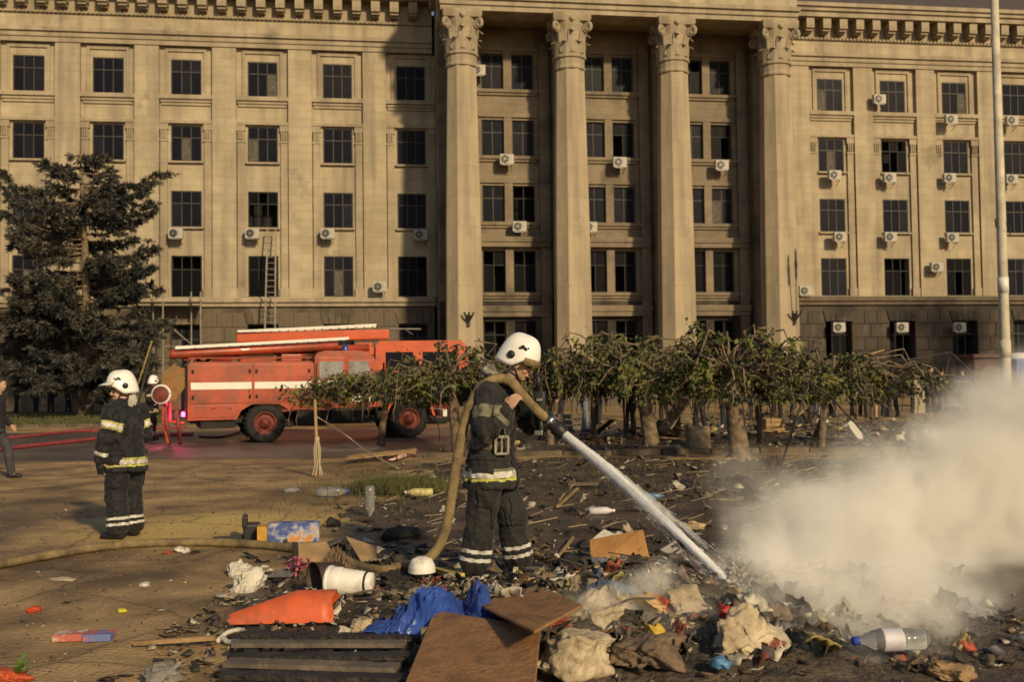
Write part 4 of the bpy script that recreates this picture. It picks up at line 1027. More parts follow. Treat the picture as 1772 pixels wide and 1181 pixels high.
def helmet(parent, c, yaw, pitch, s=1.0, visor_up=False, big=1.0):
    M = Matrix.Translation(c) @ Matrix.Rotation(yaw, 4, 'Z') @ Matrix.Rotation(pitch, 4, 'Y') @ Matrix.Scale(s, 4)
    n, k = 36, 14; vs = []
    def rim(a):      # lower edge by angle: high over the face, low at the ears and neck
        f = math.cos(a)
        return .012 if f > .55 else (.012 - .085 * min(1, (.55 - f) / .6))
    def pt(a, t, g):
        z0 = rim(a); ph = t * PI / 2
        r = math.cos(ph) ** .62; x = .146 * r * math.cos(a) * (1.0 if math.cos(a) > 0 else 1.12); y = .120 * r * math.sin(a)
        z = z0 + (.168 - z0) * math.sin(ph) ** .95
        flare = 1 + .07 * (1 - t) ** 5
        rid = .012 * math.exp(-(y / .03) ** 2) * math.sin(ph)
        return M @ V3((x * g * flare, y * g * flare, z * g + rid))
    for g in (1.0, .95):
        for i in range(k + 1):
            for j in range(n): vs.append(pt(2 * PI * j / n, min(i / k, .995), g))
    o = (k + 1) * n; fs = []
    for i in range(k):
        for j in range(n):
            q = (i * n + j, i * n + (j + 1) % n, (i + 1) * n + (j + 1) % n, (i + 1) * n + j)
            fs.append(q); fs.append(tuple(x + o for x in reversed(q)))
    fs += [(j, j + o, (j + 1) % n + o, (j + 1) % n) for j in range(n)]
    fs += [tuple(k * n + j for j in range(n)), tuple(reversed([o + k * n + j for j in range(n)]))]
    h = MB().add(vs, fs).build('helmet', M_HELM, parent, True)
    # visor strip
    v = MB(); vv = []
    for i in range(13):
        a = rad(-62 + 124 * i / 12)
        for zz, rr in (((.03, .160), (-.022, .168)) if not visor_up else ((.06, .160), (.035, .225))):
            vv.append(M @ V3((rr * math.cos(a) * 1.0, rr * .80 * math.sin(a), zz)))
    for i in range(13):
        a = rad(-62 + 124 * i / 12)
        for zz, rr in (((.03, .156), (-.022, .164)) if not visor_up else ((.055, .158), (.03, .223))):
            vv.append(M @ V3((rr * math.cos(a) * 1.0, rr * .80 * math.sin(a), zz)))
    v.add(vv, [(i * 2, i * 2 + 2, i * 2 + 3, i * 2 + 1) for i in range(12)] + [(26 + i * 2, 26 + i * 2 + 1, 26 + i * 2 + 3, 26 + i * 2 + 2) for i in range(12)] + [(i * 2 + 1, i * 2 + 3, 26 + i * 2 + 3, 26 + i * 2 + 1) for i in range(12)])
    v.build('visor', M_VISOR if not visor_up else M_SILVER, h, True)
    for sd in (-1, 1):      # side boss and dark emblem
        Ms = M @ Matrix.Translation((-.03, sd * .115, .012)) @ Matrix.Rotation(-sd * rad(90), 4, 'X')
        MB().lathe([(.026, -.012), (.03, .012), (.022, .02), (0, .021)], 12, Ms, cap=False).build('visor_boss', M_BLACK, h, True)
        e = MB()
        for (x, z, r) in ((.03, .09, .02), (.055, .082, .017), (.015, .078, .013), (.07, .095, .01)):
            yy = .120 * math.sqrt(max(0.02, 1 - (x / .146) ** 2)) * math.cos(math.asin(min(.99, z / .168))) ** .62 + .001
            e.blob(M @ V3((x, sd * yy, z)), (r, .006, r * .8), 1, .3, 2, int(x * 100), M=M.to_3x3())
        e.build('emblem', M_BLACK, h)
        st = MB().tube([M @ V3((.0, sd * .105, -.05)), M @ V3((.035, sd * .078, -.10)), M @ V3((.06, sd * .035, -.145)), M @ V3((.062, 0, -.15))], .008, 6)
        st.build('chin_strap', M_BLACK, h, True)
    return h, M

def firefighter(loc, rz, J, label, fine=True, dusty=False, helm=(0, 0), visor_up=False, tapes='full', seed=1, gloves=(True, True), scale=1.0):
    o = empty('person', loc, rz); o.scale = (scale,) * 3
    vx = .0065 if fine else .013
    b = MB(); H = V3(J['hip']); C = V3(J['chest']); Nk = V3(J['neck']); Hd = V3(J['head'])
    lean = math.atan2(Nk.x - H.x, Nk.z - H.z)
    loft(b, [(H + V3((0, 0, -.12)), .09, .13, 0), (H, .105, .165, 0), (H.lerp(C, .5), .095, .14, lean * .6), (C, .115, .175, lean), (C.lerp(Nk, .6), .09, .16, lean), (Nk, .055, .06, lean)])
    seg(b, [Nk - V3((.01, 0, .04)), Nk.lerp(Hd, .6)], [.06, .056])
    Mh = head_shape(b, Hd, J.get('hyaw', 0), J.get('hpitch', 0))
    for s in 'RL':
        seg(b, [J['sh' + s], J['el' + s], J['ha' + s]], [.056, .043, .03])
        seg(b, [H + V3((0, (-.09 if s == 'R' else .09), -.04)), J['kn' + s], J['an' + s]], [.085, .058, .042])
        an = V3(J['an' + s]); fd = V3(J.get('foot' + s, (1, 0, 0))).normalized()
        seg(b, [an + V3((0, 0, -.04)), an + fd * .13 + V3((0, 0, -.055))], [.04, .032])
        hd = J.get('hand' + s)
        if hd: hand_shape(b, J['ha' + s], *hd)
    bm_ = fused(b, vx, M_SKIN, 'body', 3)
    body = link('body', bm_, o)
    face_bits(body, Mh)
    # trousers
    cl = M_TURN_D if dusty else M_TURN
    t = MB(); loft(t, [(H + V3((0, 0, -.16)), .13, .19, 0), (H + V3((0, 0, .02)), .135, .19, 0), (H.lerp(C, .35), .125, .17, 0)])
    for s, y in (('R', -.1), ('L', .1)):
        kn, an = V3(J['kn' + s]), V3(J['an' + s])
        seg(t, [H + V3((0, y, -.08)), kn, kn.lerp(an, .6), an + V3((0, 0, .03))], [.125, .105, .108, .112], 14)
    tm = fused(t, .0075 if fine else .012, cl, 'trousers', 4, .014, .09, seed)
    tr = link('trousers', tm, o)
    for s in 'RL':
        f = along(J['an' + s], J['kn' + s])
        for (lo, hi) in ((.10, .19), (.26, .35)) if tapes == 'full' else ((.12, .2), (.25, .33)):
            bb = band_from(tm, lambda co: (lambda tr_: (tr_[0] > lo) & (tr_[0] < hi) & (tr_[1] < .17) & ((co[:, 1] < 0) if s == 'R' else (co[:, 1] >= 0)))(f(co)), .004, M_SILVER, 'reflective_tape')
            if bb: link('reflective_tape', bb, tr)
    # boots
    for s in 'RL':
        an = V3(J['an' + s]); fd = V3(J.get('foot' + s, (1, 0, 0))).normalized(); bt = MB()
        seg(bt, [an + V3((0, 0, .12)), an + V3((0, 0, -.02)), an + fd * .03 + V3((0, 0, -.05))], [.066, .062, .058])
        seg(bt, [an - fd * .03 + V3((0, 0, -.062)), an + fd * .09 + V3((0, 0, -.066)), an + fd * .17 + V3((0, 0, -.07))], [.05, .05, .043])
        link('boot', fused(bt, .012, M_BOOT, 'boot', 2), o)
    # coat
    j = MB(); hem = H + V3(J.get('hem', (0, 0, -.26)))
    loft(j, [(hem, .20, .245, 0), (hem + V3((0, 0, .10)), .19, .235, 0), (H + V3((0, 0, .06)), .15, .205, lean * .3), (H.lerp(C, .45), .152, .20, lean * .6), (C, .165, .225, lean), (C.lerp(Nk, .55), .145, .20, lean), (Nk + V3((-.01, 0, -.01)), .095, .105, lean), (Nk + V3((.012, 0, .045)), .085, .09, lean)])
    for s in 'RL':
        ha = V3(J['el' + s]).lerp(V3(J['ha' + s]), .9)
        seg(j, [J['sh' + s], V3(J['sh' + s]).lerp(V3(J['el' + s]), .5), J['el' + s], ha], [.094, .086, .078, .062], 14)
    jm = fused(j, .0075 if fine else .012, cl, 'coat', 4, .021, .095, seed + 3)
    jk = link('coat', jm, o)
    def tape(pred, m, off=.004, name='reflective_tape', lab=None):
        bb = band_from(jm, pred, off, m, name)
        if bb:
            q = link(name, bb, jk)
            if lab: q['label'] = lab
    hz = hem.z
    armR, armL = along(J['shR'], J['elR']), along(J['shL'], J['elL'])
    foR, foL = along(J['elR'], J['haR']), along(J['elL'], J['haL'])
    def notarm(co):
        r = np.minimum.reduce([np.where((f(co)[0] > -.1) & (f(co)[0] < 1.1), f(co)[1], 9) for f in (foR, foL)]); return r > .13
    tape(lambda co: (co[:, 2] > hz + .045) & (co[:, 2] < hz + .075) & notarm(co), M_LIME)
    tape(lambda co: (co[:, 2] > hz + .07) & (co[:, 2] < hz + .125) & notarm(co), M_SILVER, .005)
    tape(lambda co: (co[:, 2] > hz + .12) & (co[:, 2] < hz + .148) & notarm(co), M_LIME if not dusty else M_OLIVE)
    for f in (armR, armL):
        tape(lambda co: (f(co)[0] > .38) & (f(co)[0] < .47) & (f(co)[1] < .15), M_LIME if not dusty else M_OLIVE)
        tape(lambda co: (f(co)[0] > .45) & (f(co)[0] < .64) & (f(co)[1] < .15), M_SILVER if not dusty else M_OLIVE, .005)
        tape(lambda co: (f(co)[0] > .62) & (f(co)[0] < .7) & (f(co)[1] < .15), M_LIME if not dusty else M_OLIVE)
    for f in (foR, foL):
        tape(lambda co: (f(co)[0] > .55) & (f(co)[0] < .75) & (f(co)[1] < .12), M_SILVER if not dusty else M_OLIVE)
    def patch(me, par, pred, name, m, th=.010):
        bb = band_from(me, pred, .003, m, name)
        if bb:
            q = link(name, bb, par); sm = q.modifiers.new('s', 'SOLIDIFY'); sm.thickness = th; sm.offset = 1
    for sd in (-1, 1):
        patch(jm, jk, lambda co: (co[:, 1] * sd > .05) & (co[:, 0] > H.x - .10) & (co[:, 0] < H.x + .07) & (co[:, 2] > H.z - .13) & (co[:, 2] < H.z + .0) & (np.hypot(co[:, 0] - H.x, co[:, 1]) < .3), 'pocket', cl)
        patch(jm, jk, lambda co: (co[:, 1] * sd > .05) & (co[:, 0] > H.x - .11) & (co[:, 0] < H.x + .08) & (co[:, 2] > H.z - .03) & (co[:, 2] < H.z + .015) & (np.hypot(co[:, 0] - H.x, co[:, 1]) < .3), 'pocket_flap', cl, .018)
        patch(tm, tr, lambda co: (co[:, 1] * sd > 0) & (co[:, 0] > .0) & (co[:, 2] > .40) & (co[:, 2] < .62), 'knee_patch', cl)
        patch(tm, tr, lambda co: (co[:, 1] * sd > .12) & (co[:, 0] > -.09) & (co[:, 0] < .09) & (co[:, 2] > .56) & (co[:, 2] < .72), 'leg_pocket', cl, .014)
    patch(jm, jk, lambda co: (co[:, 0] > H.x + .08) & (np.abs(co[:, 1]) < .035) & (co[:, 2] < C.z + .1), 'front_flap', cl)
    patch(jm, jk, lambda co: (co[:, 2] > Nk.z - .015) & (np.hypot(co[:, 0] - Nk.x, co[:, 1]) < .15), 'collar', cl, .014)
    if dusty:
        # broad belt with studs and a big buckle
        zb = H.z + .04
        tape(lambda co: (co[:, 2] > zb + .005) & (co[:, 2] < zb + .10) & notarm(co) & (np.hypot(co[:, 0] - H.x, co[:, 1]) < .26), M_BELT, .010, 'belt')
    h, Mx = helmet(o, Hd + V3((-.005, 0, .055)), J.get('hyaw', 0) + helm[0], J.get('hpitch', 0) + helm[1], 1.06, visor_up)
    return o

# --- the man with the hose
fp = G(858, 1012)
JM = dict(hip=(-.03, 0, .95), chest=(-.0, 0, 1.25), neck=(.10, 0, 1.475), head=(.215, -.005, 1.645), hyaw=rad(-8), hpitch=rad(22),
          shR=(.0, -.20, 1.42), elR=(.0, -.34, 1.13), haR=(.165, -.285, 1.315), handR=((.55, .10, .8), (-.35, -.93, .15), -1, .62),
          shL=(.06, .19, 1.42), elL=(.27, .22, 1.17), haL=(.40, .07, 1.22), handL=((.8, -.55, .1), (.2, .3, .93), 1, .8),
          knR=(-.09, -.11, .50), anR=(-.135, -.13, .105), knL=(.10, .11, .50), anL=(.15, .14, .105), footR=(.95, -.3, 0), footL=(.98, .2, 0), hem=(.0, 0, -.24))
ff = firefighter((fp.x, fp.y, soil_h(fp.x, fp.y)), rad(-10), JM, 'main', True, True, seed=4)
tag(ff, 'firefighter in a dusty dark coat and white helmet aiming a hose held over his shoulder', 'person')
# big buckle, studs, gear hanging at the chest, foil collar
bk = MB(); 
for (a, b_) in (((-.05, -.065), (.05, -.065)), ((.05, -.065), (.05, .065)), ((.05, .065), (-.05, .065)), ((-.05, .065), (-.05, -.065))): bk.bar((a[0], 0, a[1]), (b_[0], 0, b_[1]), .018)
bk.bar((0, 0, -.06), (0, 0, .06), .01)
MB().tube(catmull([(-.12, -.12, 1.50), (.02, -.20, 1.46), (.10, -.20, 1.30), (.13, -.20, 1.10)], 6), .018, 6, flat=.4).build('shoulder_strap', M_BELT, ff, True)
bko = bk.build('belt_buckle', M_CHROME, ff); bko.location = (.10, -.212, 1.035); bko.rotation_euler = (rad(4), 0, rad(28))
sd = MB()
for i in range(7):
    for z in (.02, -.02):
        a = rad(-150 + i * 14); sd.blob((-.025 + .185 * math.cos(a), .232 * math.sin(a), 1.04 + z), .008, 1, 0)
sdo = sd.build('belt_studs', M_STEEL, ff); sdo['kind'] = 'stuff'
cg = MB(); cg.bevbox(.33, .42, -.10, -.03, 1.27, 1.44, .015); cg.tube([(.36, -.07, 1.44), (.37, -.08, 1.53), (.33, -.05, 1.58)], .02, 7); cg.tube([(.37, -.07, 1.28), (.385, -.07, 1.16), (.38, -.07, 1.06)], .022, 7)
cg.build('chest_lamp', M_BLACK, ff, True)
MB().bevbox(.335, .40, -.112, -.10, 1.10, 1.14, .005).build('clip', M_CHROME, ff)
MB().bevbox(.355, .40, -.12, -.10, 1.36, 1.385, .004).build('clip', M_CHROME, ff)
fo = MB().blob((-.02, -.06, 1.60), (.06, .05, .045), 3, .4, 2.2, 5); fo.build('neck_flap', mat('aluminised_cloth', (.45, .42, .36), .35, .5, 8, metal=.4), ff)
MM = ff.matrix_world
ffM = Matrix.Translation(ff.location) @ Matrix.Rotation(rad(-10), 4, 'Z')
def L2W(p): return ffM @ V3(p)

# hose: over the ground from the left, up his back and over the shoulder to the nozzle
hr = .040
def gz(px, py, lift=0.0):
    p = G(px, py); p = G(px, py, hr + .02 + lift); p.z = soil_h(p.x, p.y) + hr + lift; return p
Yh = ff.location.y - .25
hose_pts = [gz(-120, 1000), gz(-40, 982), gz(60, 962), gz(180, 943), gz(290, 936), gz(400, 937), gz(490, 944), gz(560, 957), gz(620, 978), gz(665, 990), gz(700, 983)]
up = [(730, 975, -.12), (757, 950, -.15), (774, 905, -.17), (783, 850, -.18), (793, 785, -.19), (806, 725, -.19), (820, 690, -.19), (838, 667, -.18), (862, 656, -.17), (885, 662, -.18), (903, 684, -.21)]
hose_pts += [A(px, py, ff.location.y + dy) for px, py, dy in up]
hose_pts += [A(930, 712, ff.location.y - .17), A(950, 729, ff.location.y - .12)]
hp = catmull(hose_pts, 7)
ho = empty('fire_hose', (0, 0, 0))
MB().tube(hp, [hr * (1 + .05 * math.sin(i * 1.7)) for i in range(len(hp))], 12).build('hose', mat('canvas_hose_dirty', (.27, .195, .085), .85, col2=(.11, .08, .045), scale=9, bump=.4, bscale=70), ho, True)
nz0 = A(945, 724, ff.location.y - .12); nz1 = A(976, 752, ff.location.y - .12)
dz_ = (nz1 - nz0)
noz = MB().tube([nz0 - dz_ * .1, nz0 + dz_ * .15, nz0 + dz_ * .5, nz0 + dz_ * .55, nz1 - dz_ * .05, nz1], [.05, .058, .05, .062, .055, .05], 14); noz.build('nozzle', M_BLACK, ho, True)
MB().tube([nz0 + dz_ * .1, nz0 + dz_ * .3], .062, 14).build('coupling', M_CHROME, ho, True)
tag(ho, 'long tan fire hose running over the ground and the firefighter\'s shoulder', 'hose')

# --- the firefighter standing on the left, seen from behind
fp2 = G(217, 931)
JL = dict(hip=(0, 0, .94), chest=(.0, 0, 1.24), neck=(.02, 0, 1.45), head=(.06, .0, 1.60), hyaw=rad(46), hpitch=rad(4),
          shR=(.0, -.2, 1.39), elR=(-.03, -.28, 1.12), haR=(.17, -.22, 1.02), shL=(.0, .2, 1.39), elL=(.0, .29, 1.10), haL=(.06, .30, .86),
          handR=((.7, .4, -.5), (0, -1, 0), 1, .5), handL=((.15, 0, -1), (0, 1, 0), -1, .35),
          knR=(.02, -.11, .5), anR=(0, -.12, .105), knL=(.02, .11, .5), anL=(-.02, .13, .105), footR=(1, -.15, 0), footL=(1, .2, 0), hem=(0, 0, -.2))
ff2 = firefighter((fp2.x, fp2.y, 0), rad(158), JL, 'left', True, False, seed=9, visor_up=True, scale=.94)
tag(ff2, 'firefighter standing with his back turned, white helmet and yellow-white taped dark suit', 'person')
nf = MB(); nf.blob((-.10, 0, 1.50), (.025, .07, .07), 3, .2, 2, 3); nf.build('neck_flap', mat('white_flap', (.55, .5, .4), .8, .3, 6), ff2)
gl = MB().blob((.06, .31, .80), (.05, .035, .09), 3, .25, 2, 1); gl.build('glove', M_BOOT, ff2, True)

# --- people further back
def bystander(px, py, rz, top, bottom, label, H=1.75, bend=0.0, shorts=False, hairc=None, arms='down', stride=.1, seed=0, longtop=0.0, group='people among the debris'):
    g_ = G(px, py); o = empty('person', (g_.x, g_.y, 0), rad(rz)); s = H / 1.78; o.scale = (s,) * 3
    random.seed(seed + 300)
    r_ = lambda a: random.uniform(-a, a)
    hip = V3((0, 0, .95)); cb, sb = math.cos(bend), math.sin(bend)
    def up_(x, y, z): return hip + V3((x * cb + (z) * sb, y, z * cb - x * sb))
    C = up_(0, 0, .30); Nk = up_(.02, 0, .52); Hd = up_(.06, 0, .70)
    if arms == 'down': e = [(up_(r_(.05), sd * .27, .19), up_(.12 + r_(.08), sd * .27, -.04)) for sd in (-1, 1)]
    elif arms == 'front': e = [(up_(.08, sd * .27, .2), up_(.3, sd * .12, .15)) for sd in (-1, 1)]
    else: e = [(up_(.22, sd * .24, .2), hip + V3((.5 + r_(.1), sd * .14, .2 + r_(.1)))) for sd in (-1, 1)]
    b = MB()
    loft(b, [(hip + V3((0, 0, -.12)), .09, .13, 0), (hip, .105, .16, 0), (hip.lerp(C, .5), .09, .135, bend), (C, .11, .17, bend), (C.lerp(Nk, .6), .085, .15, bend), (Nk, .055, .06, bend)], 14)
    seg(b, [Nk, Nk.lerp(Hd, .6)], [.056, .052], 8); M_ = head_shape(b, Hd, r_(.4), bend * .6 + .1)
    legs = []
    for i, sd in enumerate((-1, 1)):
        sx_ = sd * stride + r_(.03); kn = V3((sx_ * .6 + .03, sd * .1, .5)); an = V3((sx_, sd * .11, .09)); legs.append((kn, an))
        seg(b, [hip + V3((0, sd * .085, -.05)), kn, an], [.08, .055, .04], 10); seg(b, [an + V3((0, 0, -.03)), an + V3((.13, sd * .02, -.05))], [.04, .03], 8)
        sh = up_(0, sd * .19, .46); seg(b, [sh, e[i][0], e[i][1]], [.05, .04, .03], 10)
        d = (e[i][1] - e[i][0]).normalized(); hand_shape(b, e[i][1], d, (0, sd, 0), 1, .5)
    body = link('body', fused(b, .016, M_SKIN, 'body', 2), o)
    t = MB(); loft(t, [(hip + V3((0, 0, -.14)), .115, .165, 0), (hip + V3((0, 0, .06)), .115, .165, 0)], 14)
    for i, sd in enumerate((-1, 1)):
        kn, an = legs[i]; end = an + V3((0, 0, .02)) if not shorts else kn + V3((0, 0, .02))
        seg(t, [hip + V3((0, sd * .09, -.07)), kn.lerp(hip, .05) if not shorts else kn, end], [.10, .078, .068 if not shorts else .08], 10)
        sb_ = MB(); seg(sb_, [an - V3((.03, 0, .045)), an + V3((.14, sd * .02, -.055))], [.05, .042], 8); link('shoe', fused(sb_, .02, M_BOOT, 'shoe', 1), o)
    link('trousers', fused(t, .019, mat('cloth_%s' % str(bottom), bottom, .9, .4, 6), 'trousers', 2, .008, .1, seed), o)
    j = MB(); loft(j, [(hip + V3((0, 0, -.06 - longtop)), .13, .185, 0), (hip + V3((0, 0, .08)), .125, .175, bend * .4), (hip.lerp(C, .55), .12, .165, bend), (C, .14, .195, bend), (C.lerp(Nk, .6), .11, .17, bend), (Nk, .07, .075, bend)], 14)
    for i, sd in enumerate((-1, 1)): seg(j, [up_(0, sd * .19, .45), e[i][0], e[i][0].lerp(e[i][1], .85)], [.078, .066, .05], 10)
    link('jacket', fused(j, .019, mat('cloth_%s' % str(top), top, .9, .4, 6), 'jacket', 2, .010, .1, seed + 1), o)
    hr_ = MB(); hr_.blob(M_ @ V3((-.025, 0, .05)), (.1, .086, .09), 3, .12, 3, seed, M=M_.to_3x3()); link('hair', hr_.mesh(hairc or M_HAIR, True, 'hair'), o)
    tag(o, label, 'person', group)
    return o
bystander(1090, 755, 80, (.045, .042, .042), (.075, .062, .048), 'person in a dark top and khaki trousers standing left of the pale trunk', seed=1)
bystander(1012, 748, 20, (.12, .11, .12), (.22, .24, .28), 'person in pale washed jeans left of the standing dark-topped person', seed=2, arms='front')
bystander(972, 742, 200, (.035, .032, .036), (.03, .03, .035), 'person in black partly hidden behind the nozzle', seed=3)
bystander(1212, 748, 130, (.03, .03, .036), (.02, .021, .028), 'person in dark trousers bending down behind the cut stump', seed=4, bend=1.0, arms='reach')
bystander(1412, 724, 70, (.05, .05, .055), (.19, .22, .27), 'person in light blue jeans bending by the broken planks', seed=5, bend=.7, arms='reach')
bystander(1345, 728, 100, (.035, .033, .04), (.03, .03, .035), 'person in black seen between the two right-hand trees', seed=6)
bystander(1512, 726, 60, (.24, .10, .05), (.05, .045, .05), 'bare-legged person in a rusty top among the crowd', seed=7, shorts=True)
bystander(1546, 722, 110, (.03, .03, .04), (.03, .03, .04), 'person in dark clothes just right of the bare-legged person', seed=8)
bystander(1474, 719, 20, (.04, .04, .05), (.025, .025, .03), 'person in black left of the bare-legged person', seed=9)
bystander(1585, 716, 80, (.09, .08, .07), (.05, .045, .04), 'person in a brown jacket near the leaning smoke-stained board', seed=10)
bystander(1632, 712, 75, (.03, .03, .036), (.03, .03, .036), 'person with a pale face behind the crowd barrier', seed=11)
bystander(1668, 711, 95, (.03, .033, .05), (.03, .03, .036), 'person in dark blue behind the end of the crowd barrier', seed=12)
bystander(1372, 731, 0, (.05, .06, .10), (.05, .05, .06), 'person in a blue jacket under the rightmost weeping tree', seed=13, arms='front')
bystander(-6, 829, 5, (.02, .02, .024), (.06, .06, .07), 'person in black at the edge of the picture by the road', H=1.72, seed=14, stride=.2, group='bystanders on the left')
for i, (px, py, rz, wh) in enumerate(((28, 717, 40, 'leftmost of the dark figures under the spruce'), (62, 715, 90, 'second dark figure from the left under the spruce'), (88, 716, 120, 'third dark figure from the left under the spruce'), (118, 716, 10, 'dark figure just left of the spruce trunk'), (222, 716, 60, 'dark figure right of the spruce trunk, partly behind the firefighter'))):
    bystander(px, py, rz, (.022, .022, .026), (.02, .02, .024), wh, H=1.65, seed=15 + i, group='people in the shade under the spruce')
for i, (px, py, rz, tc_, bc_, lab) in enumerate(((1035, 735, 60, (.05, .045, .05), (.03, .03, .04), 'person in grey between the person in pale jeans and the dark-topped person'), (1150, 733, 150, (.03, .03, .04), (.04, .035, .03), 'person in black just right of the pale thick trunk'), (1168, 728, 30, (.10, .08, .07), (.03, .03, .036), 'person in a brown top behind the pale slanting panel'),
        (1252, 738, 200, (.028, .028, .034), (.025, .025, .03), 'person in black right behind the broad bare trunk'), (1305, 730, 90, (.16, .12, .05), (.04, .04, .05), 'person in an ochre vest right of the broad bare trunk'), (1395, 727, 120, (.03, .03, .036), (.03, .03, .04), 'person in black under the rightmost crown, beside the bending one in jeans'),
        (1440, 722, 50, (.04, .045, .06), (.03, .03, .036), 'person in slate blue right of the bending one in jeans'), (1494, 722, 250, (.028, .028, .034), (.03, .03, .036), 'person in black directly left of the bare-legged person'), (1530, 720, 10, (.05, .07, .13), (.03, .03, .04), 'person in a blue top right behind the bare-legged person'), (1610, 715, 300, (.06, .05, .045), (.04, .035, .03), 'person in dull brown between the upright board and the barrier'))):
    bystander(px, py, rz, tc_, bc_, lab, H=random.uniform(1.66, 1.84), seed=40 + i, arms=random.choice(('down', 'front', 'down')))
JB = dict(JL); JB.update(handR=None, handL=None)
ff3p = G(262, 762)
ff3 = firefighter((ff3p.x, ff3p.y, 0), rad(20), JB, 'rear', False, False, seed=12, visor_up=False, scale=.98)
tag(ff3, 'firefighter working at the rear of the fire engine behind the turned man', 'person')
# ================================================================== around the square
random.seed(41)
def FP(px, py, v):
    d = ray(px, py); Nn = V3((math.sin(TH), -math.cos(TH), 0)); P = V3((0, BD, 0)) + Nn * v; c = V3((0, 0, CAM_H))
    return c + d * ((P - c).dot(Nn) / d.dot(Nn))
M_CONC = mat('pole_concrete', (0.62, 0.55, 0.41), 0.75, 0.45, 1.6, bump=.3, bscale=20)
M_SCAF = mat('scaffold_tube', (0.30, 0.26, 0.20), 0.6, 0.4, 4)
M_WOOD = mat('raw_wood', (0.40, 0.26, 0.115), 0.8, col2=(0.22, 0.135, 0.06), scale=5, bump=.3, bscale=30)
M_WOODG = mat('grey_wood', (0.17, 0.135, 0.10), 0.85, col2=(0.08, 0.062, 0.048), scale=5, bump=.4, bscale=26)
M_CHAR = mat('charred_wood', (0.05, 0.042, 0.036), 0.8, col2=(0.012, 0.011, 0.010), scale=6, bump=.9, bscale=26, detail=9)
M_PLY = mat('plywood', (0.44, 0.235, 0.075), 0.7, col2=(0.27, 0.125, 0.04), scale=2.4, bump=.25, bscale=40, detail=8, lo=.3, hi=.62)
M_PLY2 = mat('stained_plywood', (0.36, 0.185, 0.07), 0.7, col2=(0.13, 0.062, 0.03), scale=3.0, bump=.3, bscale=30, detail=9, lo=.3, hi=.6)
def burn(m, lo_, hi_, sc):
    N, L, b = nodes(m); tc = next(n for n in N if n.type == 'TEX_COORD'); src = b.inputs['Base Color'].links[0].from_socket
    nz = N.new('ShaderNodeTexNoise'); nz.inputs['Scale'].default_value = sc; nz.inputs['Detail'].default_value = 8; nz.inputs['Roughness'].default_value = .7; L.new(tc.outputs['Object'], nz.inputs['Vector'])
    r = N.new('ShaderNodeMapRange'); r.inputs['From Min'].default_value = lo_; r.inputs['From Max'].default_value = hi_; r.inputs['To Max'].default_value = .92; L.new(nz.outputs['Fac'], r.inputs['Value'])
    mx = N.new('ShaderNodeMix'); mx.data_type = 'RGBA'; mx.inputs[7].default_value = (.018, .014, .012, 1); L.new(r.outputs[0], mx.inputs[0]); L.new(src, mx.inputs[6]); L.new(mx.outputs[2], b.inputs['Base Color'])
burn(M_PLY2, .52, .70, 3.2); burn(M_PLY, .60, .75, 9.0)
M_CARD = mat('cardboard', (0.36, 0.235, 0.12), 0.9, 0.4, 4, bump=.2)
M_ROPE = mat('pale_rope', (0.55, 0.45, 0.30), 0.9, 0.3, 20, bump=.6, bscale=90)

# lamp post
lp = A(1739, 600, 30.0); o = empty('lamp_post', (lp.x, lp.y, 0))
MB().tube([(0, 0, -.2), (0, 0, .3), (0, 0, 5), (0, 0, 14.5)], [.17, .155, .14, .105], 14).build('pole', M_CONC, o, True)
MB().tube([(0, 0, 2.0), (0, 0, 2.5)], .165, 14).build('collar', M_CONC, o, True)
MB().tube([(0, 0, 3.9), (0, 0, 4.35)], .158, 14).build('paper_notice', M_WHITE, o, True)
hk = MB().tube([(-.12, -.05, 6.1), (-.22, -.1, 6.05), (-.2, -.1, 5.8)], .02, 6).tube([(.1, -.1, 5.95), (.2, -.15, 5.8), (.17, -.15, 5.6)], .02, 6); hk.build('hook', M_IRON, o)
MB().tube([(0, 0, 14.4), (-.4, -.6, 15.0), (-.9, -1.4, 15.1)], [.06, .045, .04], 8).build('arm', M_STEEL, o, True)
MB().blob((-1.05, -1.65, 15.05), (.2, .38, .1), 2, 0).build('lamp_head', M_STEEL, o, True)
tag(o, 'tall pale concrete lamp post rising out of the smoke', 'lamp post')

# scaffold at the left wing
o = empty('scaffold', FP(300, 640, 2.0))
L0 = o.location
pts = {k: FP(*k) - L0 for k in []}
for (px, v) in ((265, 1.4), (282, 2.6), (331, 1.4), (347, 2.6)):
    a = FP(px, 520, v); b_ = V3((a.x, a.y, 0))
    MB().tube([b_ - L0, a - L0 + V3((0, 0, .5))], .045, 6).build('standard', M_SCAF, o)
for (p, q) in (((265, 560, 1.4), (331, 560, 1.4)), ((282, 600, 2.6), (347, 600, 2.6)), ((300, 570, 2.6), (347, 610, 2.6))):
    MB().tube([FP(*p) - L0, FP(*q) - L0], .035, 6).build('brace', M_SCAF, o)
pl = MB()
for k in range(5):
    a, b_ = FP(232, 523, 1.3 + k * .27) - L0, FP(350, 523, 1.3 + k * .27) - L0
    z = (a.z + b_.z) / 2; a.z = b_.z = z
    MB().bar(a, b_, .25, .05).build('plank', M_WOODG, o)
tag(o, 'thin scaffold with a plank platform under the left wing windows', 'scaffold')
